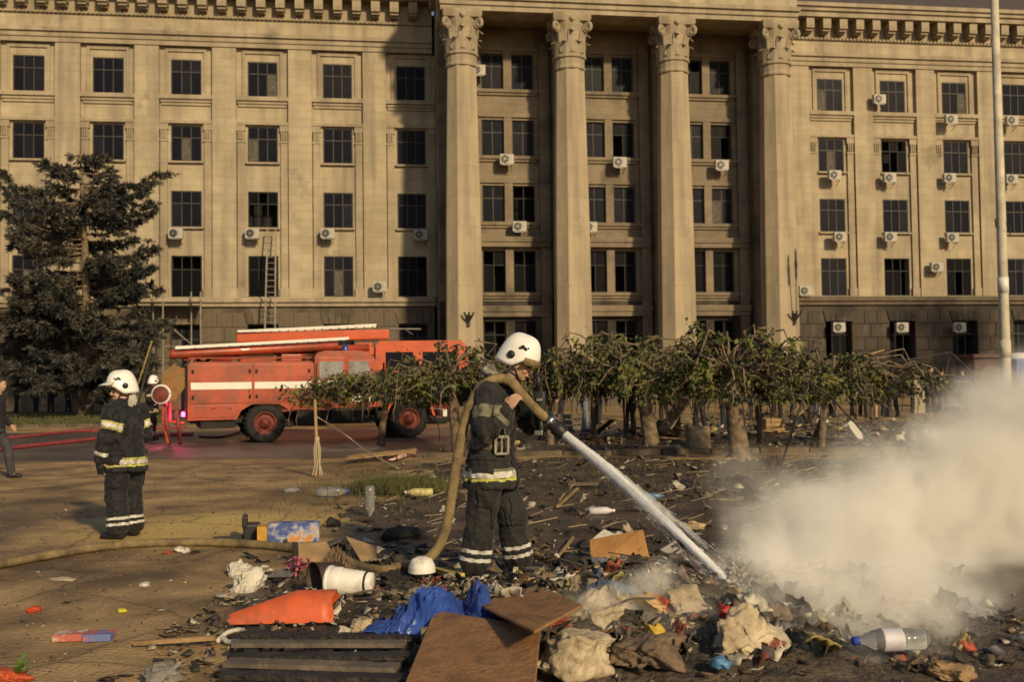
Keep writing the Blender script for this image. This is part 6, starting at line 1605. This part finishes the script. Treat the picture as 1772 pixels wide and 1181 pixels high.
crumple('cloth', 970, 1010, (.1, .06, .05), M_GREYB, 'grey crushed can behind the plywood board', 'scrap', seed=32)
crumple('cloth', 735, 1030, (.12, .08, .06), mat('ashy_cloth', (.33, .28, .22), .9, .6, 6), 'ashy cloth in front of the overturned white bowl', 'cloth', seed=33, amp=.4)
o = crumple('wrapper', 16, 1172, (.12, .08, .05), mat('tomato_red', (.50, .10, .03), .5, col2=(.3, .05, .02), scale=12), 'crushed orange-red wrapper with green tips in the bottom corner', 'wrapper', seed=50, amp=.45)
lf = MB()
for k in range(14): lf.bar((.05, 0, .02), (.09 + random.uniform(-.05, .06), random.uniform(-.08, .08), .05 + random.uniform(0, .06)), .02, .004)
lf.build('green_tips', mat('fresh_green', (.12, .2, .04), .6, .3, 6), o)

# --- boards
zb = .09
slab('plywood_sheet', [G(752, 1060, .20), G(936, 1092, .22), G(925, 1215, .17), G(690, 1215, .14)], .014, M_PLY2, 'large scorched plywood sheet at the bottom edge')
ob = slab('plywood_board', [G(903, 1004, .22), G(1010, 1052, .33), G(925, 1099, .34), G(834, 1054, .24)], .016, M_PLY2, 'square brown plywood board with a pale oval mark at the firefighter\'s feet')
gm = G(866, 1034, .242); MB().lathe([(.05, 0), (.05, .006), (.0, .007)], 16, cap=False).build('oval_mark', M_PLY, ob, loc=gm - ob.location + V3((0, 0, .004)))
sp_ = G(1075, 990, 0)
o = empty('broken_chair', sp_)
def LP(px, py, Y): return A(px, py, Y) - sp_
me, c = slab_me([LP(1020, 937, 8.35), LP(1113, 919, 8.3), LP(1127, 979, 8.1), LP(1024, 991, 8.1)], .02, M_PLY, 'backrest'); link('backrest', me, o, loc=c)
me, c = slab_me([LP(1026, 996, 8.1), LP(1124, 984, 8.1), LP(1128, 1002, 7.95), LP(1026, 1012, 7.95)], .02, M_PLY2, 'seat'); link('seat', me, o, loc=c)
for (px, py) in ((1038, 1003), (1118, 990)):
    a = LP(px, py, 8.05); MB().bar(a, (a.x, a.y - .05, -.0), .035, .05).build('leg', M_WOOD, o)
tag(o, 'broken plywood chair with an ochre back near the jet', 'chair')
slab('sheet', [A(1132, 958, 8.75), A(1170, 937, 8.8), A(1190, 968, 8.6), A(1153, 988, 8.55)], .006, mat('pale_sheet', (.50, .46, .38), .6, .35, 5), 'pale sheet leaning right of the broken chair')
slab('sheet', [A(1025, 934, 8.9), A(1045, 917, 9.0), A(1070, 928, 8.95), A(1060, 942, 8.85)], .006, M_BAGW, 'white paper sticking up behind the broken chair')
# boards and boxes on the left of the hose
slab('board', [A(506, 992, 8.9), A(516, 992, 8.9), A(515, 938, 9.1), A(505, 938, 9.1)], .03, M_CHAR, 'narrow black board standing behind the pink flowers')
slab('cardboard_sheet', [A(517, 990, 8.95), A(590, 985, 8.95), A(565, 938, 9.2), A(516, 941, 9.15)], .008, M_CARD, 'tan cardboard sheet next to the narrow black board')
o = empty('cardboard_box', G(625, 985))
L0 = o.location
def BP(px, py, Y): return A(px, py, Y) - L0
for (nm, P4, m) in (('flap', [BP(598, 930, 9.3), BP(652, 948, 9.3), BP(650, 987, 8.9), BP(632, 985, 8.9)], M_CARD), ('side', [BP(548, 948, 9.5), BP(598, 929, 9.5), BP(600, 975, 9.4), BP(560, 985, 9.4)], M_CHAR), ('flap', [BP(548, 947, 9.5), BP(597, 928, 9.5), BP(590, 938, 9.2), BP(552, 955, 9.2)], M_WOODG)):
    me, c = slab_me(P4, .008, m, nm); link(nm, me, o, loc=c)
tag(o, 'opened cardboard box with a tan flap behind the white pot', 'cardboard box')
cb = G(500, 938); o = empty('carton', (cb.x, cb.y, 0), rad(8))
M_PRINT = mat('printed_carton', (.42, .42, .44), .5, col2=(.05, .085, .26), scale=7, detail=3, lo=.42, hi=.58)
N, L, b_ = nodes(M_PRINT); r = next(n for n in N if n.type == 'VALTORGB'); e = r.color_ramp.elements.new(.62); e.color = (.5, .22, .05, 1)
MB().bevbox(-.2, .3, -.08, .1, .0, .19, .008).build('box', M_PRINT, o)
MB().box(-.30, -.203, -.078, .098, .0, .165).build('end_flap', mat('orange_card', (.55, .30, .04), .7, .4, 7), o)
tag(o, 'blue printed carton lying behind the hose', 'carton')
bx_ = G(432, 934); o = empty('monitor', (bx_.x, bx_.y, 0), rad(12))
MB().bevbox(-.06, .1, -.1, .12, 0, .16, .02).build('housing', M_BLACK, o); MB().bevbox(-.07, -.02, -.12, .12, .13, .24, .01).build('upright', M_BLACK, o); MB().bar((-.35, -.05, .03), (-.06, 0, .03), .05, .03).build('arm', M_BLACK, o)
tag(o, 'broken black plastic appliance left of the printed carton', 'appliance')
crumple('cloth', 577, 908, (.07, .06, .07), M_CHAR, 'round black lump behind the printed carton', 'scrap', seed=40, amp=.3)
crumple('cloth', 700, 925, (.25, .2, .08), M_CHAR, 'wide burnt black heap behind the rising hose', 'burnt heap', seed=41, amp=.35, sub=4)
crumple('cloth', 690, 1005, (.2, .12, .05), M_CHAR, 'burnt black lump below the bend of the hose', 'burnt heap', seed=42, amp=.35)
crumple('cloth', 1000, 975, (.28, .16, .07), M_CHAR, 'burnt black heap left of the broken chair', 'burnt heap', seed=43, amp=.4)
# straw heap
sw = G(578, 1000); o = link('straw_heap', grass_mesh('straw_heap', 2600, lambda: (random.gauss(0, .11), random.gauss(0, .1)), .04, .004, mat('straw', (.30, .21, .12), .9, .5, 20), lambda x, y: .2 * math.exp(-(x * x + y * y) / .02) * random.random() + .02), loc=(sw.x, sw.y + .1, 0))
tag(o, 'brown heap of straw behind the dark pail', 'straw', kind='stuff')
# --- pails and pots
def lying(name, px, py, prof, m, label, cat, rz, tilt=90, n=22, parts=None):
    g_ = G(px, py, .1); o = empty(name, (g_.x, g_.y, soil_h(g_.x, g_.y) + max(r for r, z in prof)), rad(rz))
    MB().lathe(prof, n, Matrix.Rotation(rad(tilt), 4, 'Y'), cap=False).build('body', m, o, True)
    for (nm, pf, mm) in parts or ():
        MB().lathe(pf, n, Matrix.Rotation(rad(tilt), 4, 'Y'), cap=False).build(nm, mm, o, True)
    return tag(o, label, cat)
M_POT = mat('white_enamel', (.72, .69, .62), .5, col2=(.34, .27, .19), scale=7, detail=9, lo=.30, hi=.5, bump=.25, bscale=14)
lying('pail', 570, 1018, [(.10, .0), (.108, .02), (.105, .10), (.10, .105), (.098, .11), (.078, .30), (.074, .305), (.074, .33), (0, .33), (.0, .325), (.07, .31), (.094, .05), (.10, .0)], M_POT, 'dented white pail lying on its side', 'pail', -14, parts=[('rim', [(.108, -.005), (.115, .0), (.115, .02), (.105, .025)], M_POT), ('foot_ring', [(.079, .285), (.084, .288), (.084, .3), (.076, .302)], M_IRON)])
lying('pail', 543, 1018, [(.125, .0), (.10, .22), (0, .225), (0, .215), (.094, .21), (.118, .0)], mat('rusty_pail', (.09, .06, .045), .6, .5, 6, metal=.3), 'rusty dark pail with its open mouth turned to the left', 'pail', 38)
lying('bowl', 730, 1000, [(.105, .0), (.10, .05), (.075, .10), (.03, .115), (0, .116), (0, .11), (.07, .095), (.095, .05), (.1, .0)], M_POT, 'overturned white bowl at the foot of the hose', 'bowl', 20, tilt=0)
lying('pipe', 418, 1062, [(.05, 0), (.05, .45), (.036, .45), (.036, 0), (.05, 0)], mat('grey_pipe', (.35, .32, .27), .6, .4, 6), 'grey pipe end poking out beside the orange sheet', 'pipe', 60)
lying('bucket', 1530, 893, [(.15, 0), (.13, .26), (0, .26), (0, .25), (.122, .25), (.14, 0), (.15, 0)], M_BLUEP, 'light blue bucket in the smoke', 'bucket', 0, tilt=180)
# --- curved orange sheet
o = empty('orange_cover', G(490, 1088)); L0 = o.location; n = 16; vs = []
for lay in (0, 1):
    for i in range(9):
        s = i / 8; base = G(405 + 170 * s - 10 * (1 - s), 1095 - 4 * s, 0) - L0; R_ = (.05 + .085 * min(1, s * 1.6)) - lay * .006
        for k in range(n + 1):
            a = PI * (k / n) * (.55 + .4 * s) ; vs.append((base.x + .01 * math.sin(k), base.y + R_ * 1.5 * (1 - math.cos(a)) * .8, max(.012 - .006 * lay + .04, .04 + R_ * 1.35 * math.sin(a))))
m1 = (n + 1); q = 9 * m1
MB().add(vs, [(i * m1 + k, i * m1 + k + 1, (i + 1) * m1 + k + 1, (i + 1) * m1 + k) for i in range(8) for k in range(n)] + [(q + i * m1 + k, q + (i + 1) * m1 + k, q + (i + 1) * m1 + k + 1, q + i * m1 + k + 1) for i in range(8) for k in range(n)] + [(8 * m1 + k, 8 * m1 + k + 1, q + 8 * m1 + k + 1, q + 8 * m1 + k) for k in range(n)]).build('panel', mat('orange_plastic', (.60, .11, .035), .5, col2=(.25, .07, .03), scale=4, detail=9, lo=.30, hi=.52, bump=.2, bscale=6), o, True)
tag(o, 'curved bright orange plastic cover beside the burnt pallet', 'plastic cover')
# --- blue tarpaulin
o = empty('tarpaulin', G(745, 1085)); L0 = o.location
c4 = [G(622, 1100, .115) - L0, G(872, 1098, .13) - L0, G(845, 1050, .12) - L0, G(690, 1056, .13) - L0]; nx, ny = 110, 64; V = []
for j in range(ny):
    for i in range(nx):
        u, v = i / (nx - 1), j / (ny - 1); p = c4[0].lerp(c4[1], u).lerp(c4[3].lerp(c4[2], u), v)
        rid = .165 * math.exp(-((u - .40 - .1 * v) / .26) ** 2) * math.sin(PI * min(1, v * 1.1 + .0)) ** .7 + .185 * math.exp(-((u - .86) / .09) ** 2) * math.sin(PI * min(1, .1 + v * .8)) ** .8
        w_ = mnoise.noise(V3((u * 3, v * 3, 7.7))); f = .055 * (1 - 2.4 * abs(mnoise.noise(V3((u * 6 + w_, v * 2.2 + u * 2, 1.3))))) + .045 * (.6 - 2.6 * abs(mnoise.noise(V3((u * 13 + w_ * 2, v * 6 - u * 4, 4.3))))) + .022 * (.5 - 2.4 * abs(mnoise.noise(V3((u * 30, v * 15, 2.3)))))
        V.append((p.x + .015 * math.sin(9 * v + 4 * u), p.y, max(p.z + rid + f * (.3 + rid * 3), .03)))
i_ = np.arange(nx * ny).reshape(ny, nx); Fc = np.stack([i_[:-1, :-1], i_[:-1, 1:], i_[1:, 1:], i_[1:, :-1]], -1).reshape(-1, 4)
t_ = link('sheet', np_mesh('sheet', V, Fc, mat('blue_tarp', (.04, .09, .36), .25, .45, 5, bump=.3, bscale=22), True), o); sm = t_.modifiers.new('s', 'SOLIDIFY'); sm.thickness = .004
tag(o, 'crumpled shiny blue tarpaulin behind the scorched plywood sheet', 'tarpaulin')
# --- burnt pallet
o = empty('pallet', G(560, 1140)); L0 = o.location
for k, (py, x0, x1) in enumerate(((1100, 415, 742), (1117, 405, 738), (1135, 398, 735), (1153, 392, 728), (1171, 388, 715), (1192, 380, 700))):
    a, b2 = G(x0, py, .10), G(x1, py + 2, .11)
    a.z += random.uniform(-.012, .02); b2.z += random.uniform(-.012, .02); b2.y += random.uniform(-.04, .04); b2.x -= random.choice((0, 0, .12)); MB().bar(a - L0, b2 - L0, .10 * random.uniform(.8, 1.1), .025).build('board', random.choice((M_CHAR, M_CHAR, M_WOODG if k in (1, 3) else M_CHAR)), o)
for x in (440, 570, 690):
    a, b2 = G(x, 1098, .045), G(x - 12, 1200, .045); MB().bar(a - L0, b2 - L0, .08, .09).build('bearer', M_CHAR, o)
tag(o, 'burnt black pallet of parallel boards at the bottom edge', 'pallet')
for (a, b2, w_, m, lab) in (((232, 1114), (372, 1105), .035, M_WOOD, 'thin pale lath on the asphalt left of the burnt pallet'), ((598, 1088), (655, 1078), .03, M_WOOD, 'pale lath end between the orange cover and the tarpaulin'),
                            ((752, 993), (795, 1010), .09, mat('yellow_book', (.58, .44, .12), .7, .3, 6), 'yellow block of wood in front of his boots'), ((930, 1000), (965, 1018), .06, M_GREYB, 'grey lath behind the square plywood board'),
                            ((965, 885), (1000, 850), .03, M_WOOD, 'pale stick lying right of the firefighter\'s leg'), ((970, 970), (992, 940), .02, M_WOOD, 'thin stick standing in the burnt heap'), ((985, 845), (1035, 843), .10, M_WOODG, 'flat grey plank end on the soil right of the coat hem'),
                            ((1160, 795), (1262, 797), .14, M_WOOD, 'long flat board lying left of the broad bare trunk')):
    p, q = G(*a, .03), G(*b2, .05); p.z += soil_h(p.x, p.y); q.z += soil_h(q.x, q.y)
    tag(MB().bar(p, q, w_, .025 if w_ < .05 else .04).build('lath', m), lab, 'lath')
# white strap loop by the pallet
tag(MB().tube(catmull([G(375, 1112, .02), G(395, 1095, .06), G(420, 1092, .07), G(412, 1108, .05), G(395, 1112, .03), G(385, 1105, .04)], 6), .016, 6).build('strap', M_BAGW, None, True), 'white strap looped beside the thin pale lath', 'strap')
# red and blue cartons on the asphalt
for (px, py, w_, col, col2, lab) in ((122, 1103, .09, (.42, .12, .09), (.5, .42, .3), 'flat red carton on the asphalt'), (172, 1103, .085, (.12, .16, .34), (.42, .12, .10), 'flat blue and red carton beside the red one')):
    p = G(px, py, .02)
    tag(MB().bevbox(-w_, w_, -.07, .07, 0, .045, .006).build('carton', mat('carton_%d' % px, col, .7, col2=col2, scale=9, detail=2, lo=.42, hi=.52), loc=(p.x, p.y, .004), rot=(0, 0, rad(6))), lab, 'carton')
# --- bottles
M_CLEAR = mat('clear_plastic', (.85, .88, .9), .12, .05, 4, trans=.85, ior=1.25, spec=.8)
M_CAPB = mat('blue_cap', (.04, .08, .42), .5, .2, 6)
M_LABEL = mat('bottle_label', (.62, .58, .62), .6, .3, 12)
M_LABY = mat('yellow_label', (.6, .52, .22), .6, .4, 12)
def bottle(px, py, s, rz, lab, body=M_CLEAR, lm=None, cap=M_CAPB, tilt=90, zoff=0):
    g_ = G(px, py, .04); o = empty('bottle', (g_.x, g_.y, heap_z(g_.x, g_.y) + .045 * s + zoff), rad(rz)); M = Matrix.Rotation(rad(tilt), 4, 'Y') @ Matrix.Scale(s, 4)
    MB().lathe([(0, -.14), (.03, -.14), (.042, -.13), (.044, -.06), (.041, -.05), (.044, -.04), (.044, .05), (.04, .075), (.018, .12), (.015, .13), (.015, .15)], 18, M, cap=False).build('body', body, o, True)
    MB().lathe([(.018, .132), (.018, .158), (0, .16)], 12, M, cap=False).build('cap', cap, o, True)
    if lm: MB().lathe([(.0455, -.035), (.0455, .045)], 18, M, cap=False).build('label_band', lm, o, True)
    tag(o, lab, 'bottle', 'plastic bottles on the ground')
bottle(640, 890, 1.3, 60, 'clear bottle with a blue base standing on the soil left of the hose', tilt=180, zoff=.12)
bottle(574, 855, 1.5, 10, 'clear bottle lying below the rope stake')
bottle(726, 857, 1.3, 175, 'yellowish bottle lying right of the grass tuft', body=M_LABY, cap=M_WHITE)
bottle(1040, 894, 1.0, 5, 'white bottle lying left of the jet', body=M_LABEL, cap=M_WHITE)
bottle(1130, 865, .9, 0, 'small light blue bottle lying right of the jet', body=mat('blue_pet', (.25, .42, .62), .15, .2, 5, trans=.5))
bottle(1545, 1158, 1.35, 184, 'big clear bottle with a lilac label lying at the bottom edge', lm=M_LABEL, zoff=.05)
bottle(505, 848, .8, 25, 'tiny blue-capped bottle at the grass left of the rope stake')
# --- pink flowers in paper
fl = G(520, 1005); o = empty('bouquet', (fl.x, fl.y, .03))
pc = MB().add([(-.3, -.02, .0), (-.05, -.1, .02), (.0, .1, .1), (-.1, .12, .05)], [(0, 1, 2, 3)]); me = pc.build('wrapping_paper', M_GREYB, o); s_m = me.modifiers.new('s', 'SOLIDIFY'); s_m.thickness = .004
M_PINK = mat('pink_petals', (.50, .14, .20), .8, col2=(.30, .05, .11), scale=20)
for k in range(9):
    f = MB(); c = V3((random.uniform(-.1, .1), random.uniform(-.07, .07), random.uniform(.03, .14)))
    for j in range(26):
        d = V3((random.gauss(0, 1), random.gauss(0, 1), random.gauss(.3, 1))).normalized(); t_ = d.cross(V3((.3, .2, 1))).normalized() * .009
        f.add([c, c + d * .03 + t_, c + d * .048, c + d * .03 - t_], [(0, 1, 2), (0, 2, 3)])
    f.build('flower', M_PINK, o)
tag(o, 'bunch of pink flowers dropped behind the rusty pail', 'flowers')
# ================================================================== water and smoke
random.seed(99)
je = GH(1284, 1034); jd = je - nz1; JL_ = jd.length * 1.03
def jet_mat(name, core):
    m = mat(name, (.95, .945, .92), .3, .05, 14, bump=.12, bscale=30); N, L, b = nodes(m); tc = next(n for n in N if n.type == 'TEX_COORD')
    mp = N.new('ShaderNodeMapping'); mp.inputs['Scale'].default_value = (22, 22, 1.1); L.new(tc.outputs['Object'], mp.inputs['Vector'])
    nz = N.new('ShaderNodeTexNoise'); nz.inputs['Scale'].default_value = 1; nz.inputs['Detail'].default_value = 2.5; L.new(mp.outputs[0], nz.inputs['Vector'])
    sx_ = N.new('ShaderNodeSeparateXYZ'); L.new(tc.outputs['Object'], sx_.inputs[0])
    mr = N.new('ShaderNodeMapRange'); mr.inputs['From Min'].default_value = JL_ * (.45 if core else .1); mr.inputs['From Max'].default_value = JL_
    mr.inputs['To Min'].default_value = .75 if core else .30; mr.inputs['To Max'].default_value = .06 if core else -.12; L.new(sx_.outputs['Z'], mr.inputs['Value'])
    ad = N.new('ShaderNodeMath'); ad.operation = 'ADD'; L.new(nz.outputs['Fac'], ad.inputs[0]); L.new(mr.outputs[0], ad.inputs[1])
    rr = N.new('ShaderNodeMapRange'); rr.inputs['From Min'].default_value = .48; rr.inputs['From Max'].default_value = .78 if core else 1.05; L.new(ad.outputs[0], rr.inputs['Value'])
    L.new(rr.outputs[0], b.inputs['Alpha']); return m
jo = empty('water_jet', nz1); jo.rotation_mode = 'QUATERNION'; jo.rotation_quaternion = jd.to_track_quat('Z', 'Y')
def stream(r0, r1, wob, seed):
    random.seed(seed); n = 60; P = []; R_ = []
    for i in range(n + 1):
        s = i / n; P.append((.03 * math.sin(PI * s) * 0, .035 * math.sin(PI * s), JL_ * s)); R_.append(r0 + (r1 - r0) * s ** 1.5 + random.uniform(-1, 1) * wob * s)
    return MB().tube(P, R_, 18, cap=False)
stream(.032, .024, .003, 1).build('stream', jet_mat('jet_core', True), jo, True)
stream(.037, .062, .006, 2).build('stream_veil', jet_mat('jet_veil', False), jo, True)
stream(.036, .11, .012, 3).build('stream_veil', MATS['jet_veil'], jo, True)
random.seed(5); sp = MB(); mdrop = mat('water_drops', (.8, .79, .74), .2, .1, 14)
def drop(p, d, q): sp.add([p + V3((-q, 0, 0)), p + V3((q, 0, 0)), p + V3((0, q, q)), p + d], [(0, 1, 2), (0, 3, 1), (1, 3, 2), (2, 3, 0)])
for i in range(200):
    s = random.random() ** .5; r = (.04 + .06 * s * s) * random.uniform(.9, 1.4); a = random.uniform(0, 2 * PI); drop(V3((math.cos(a) * r, .035 * math.sin(PI * s) + math.sin(a) * r, JL_ * s)), V3((0, 0, random.uniform(.01, .04))), random.uniform(.001, .003))
for i in range(420):
    a = random.uniform(0, 2 * PI); d = V3((math.cos(a), math.sin(a), -random.uniform(.2, 1.2))) * random.uniform(.03, .30); drop(V3((0, 0, JL_)) + d, d * .08, random.uniform(.0015, .005))
so = sp.build('spray', mdrop, jo); so['kind'] = 'stuff'
tag(jo, 'straight white water jet shooting from the nozzle down to the heap', 'water jet')

def volume(name, lo, hi, blobs, dens, label, warp=.36, nscale=1.7, col=(.985, .955, .88), aniso=-.55, thr=(.40, .62)):
    me = MB().box(lo[0], hi[0], lo[1], hi[1], lo[2], hi[2]).mesh(None, False, name); o = link(name, me)
    m = bpy.data.materials.new(name); m.use_nodes = True; N = m.node_tree.nodes; L = m.node_tree.links; N.clear()
    out = N.new('ShaderNodeOutputMaterial'); pv = N.new('ShaderNodeVolumePrincipled'); L.new(pv.outputs[0], out.inputs['Volume'])
    pv.inputs['Color'].default_value = (*col, 1); pv.inputs['Anisotropy'].default_value = aniso
    tc = N.new('ShaderNodeTexCoord')
    n1 = N.new('ShaderNodeTexNoise'); n1.inputs['Scale'].default_value = nscale; n1.inputs['Detail'].default_value = 4; n1.inputs['Roughness'].default_value = .55
    L.new(tc.outputs['Object'], n1.inputs['Vector'])
    sb = N.new('ShaderNodeVectorMath'); sb.operation = 'SUBTRACT'; sb.inputs[1].default_value = (.5, .5, .5); L.new(n1.outputs['Color'], sb.inputs[0])
    ml = N.new('ShaderNodeVectorMath'); ml.operation = 'MULTIPLY_ADD'; ml.inputs[1].default_value = (warp * 2,) * 3; L.new(sb.outputs[0], ml.inputs[0]); L.new(tc.outputs['Object'], ml.inputs[2])
    acc = None
    for (c, r, d) in blobs:
        ds = N.new('ShaderNodeVectorMath'); ds.operation = 'DISTANCE'; ds.inputs[1].default_value = tuple(c); L.new(ml.outputs[0], ds.inputs[0])
        mr = N.new('ShaderNodeMapRange'); mr.interpolation_type = 'SMOOTHSTEP'; mr.inputs['From Min'].default_value = r; mr.inputs['From Max'].default_value = r * .12; mr.inputs['To Max'].default_value = d
        L.new(ds.outputs['Value'], mr.inputs['Value'])
        if acc is None: acc = mr.outputs[0]
        else:
            a = N.new('ShaderNodeMath'); a.operation = 'MAXIMUM'; L.new(acc, a.inputs[0]); L.new(mr.outputs[0], a.inputs[1]); acc = a.outputs[0]
    n2 = N.new('ShaderNodeTexNoise'); n2.inputs['Scale'].default_value = nscale * 1.3; n2.inputs['Detail'].default_value = 5; n2.inputs['Roughness'].default_value = .6
    L.new(ml.outputs[0], n2.inputs['Vector'])
    r2 = N.new('ShaderNodeMapRange'); r2.inputs['From Min'].default_value = thr[0]; r2.inputs['From Max'].default_value = thr[1]; r2.inputs['To Min'].default_value = .12; L.new(n2.outputs['Fac'], r2.inputs['Value'])
    k = N.new('ShaderNodeMath'); k.operation = 'MULTIPLY'; L.new(acc, k.inputs[0]); L.new(r2.outputs[0], k.inputs[1])
    k2 = N.new('ShaderNodeMath'); k2.operation = 'MULTIPLY'; k2.inputs[1].default_value = dens; L.new(k.outputs[0], k2.inputs[0]); L.new(k2.outputs[0], pv.inputs['Density'])
    me.materials.append(m)
    return tag(o, label, 'smoke', kind='stuff')
def B(px, py, Y, rpx, d): return (A(px, py, Y), rpx * Y / FPX, d)
volume('smoke', (.7, 5.4, -.02), (6.4, 11.2, 2.3), [B(1415, 990, 8.0, 190, .8), B(1530, 960, 8.3, 220, 1), B(1690, 880, 9.0, 215, 1), B(1810, 795, 9.6, 225, 1.4), B(1540, 1075, 7.3, 170, .7), B(1640, 940, 8.8, 210, 1), B(1470, 850, 9.6, 120, .2), B(1350, 1070, 7.1, 130, .3), B(1830, 900, 9, 150, .8), B(1290, 850, 9.2, 90, .16), B(1410, 1050, 6.4, 210, .75), B(1340, 1090, 6.1, 150, .5), B(1500, 1085, 6.2, 190, .65), B(1640, 1060, 6.8, 160, .5), B(1330, 1020, 7.6, 100, .5), B(1262, 1015, 7.7, 70, .3), B(1215, 970, 7.75, 45, .14)], 9.5,
       'thick cream smoke billowing up where the jet lands and drifting past the lamp post', thr=(.42, .64), nscale=2.0)
volume('steam', (-.3, 4.6, .0), (2.8, 7.3, .7), [B(1020, 1125, 6.0, 120, 1), B(1170, 1125, 6.1, 150, 1), B(1330, 1120, 6.3, 150, 1.2), B(1460, 1140, 5.9, 150, 1)], 10.0, 'thin steam wisps over the front of the rubbish heap', warp=.3, nscale=2.6)
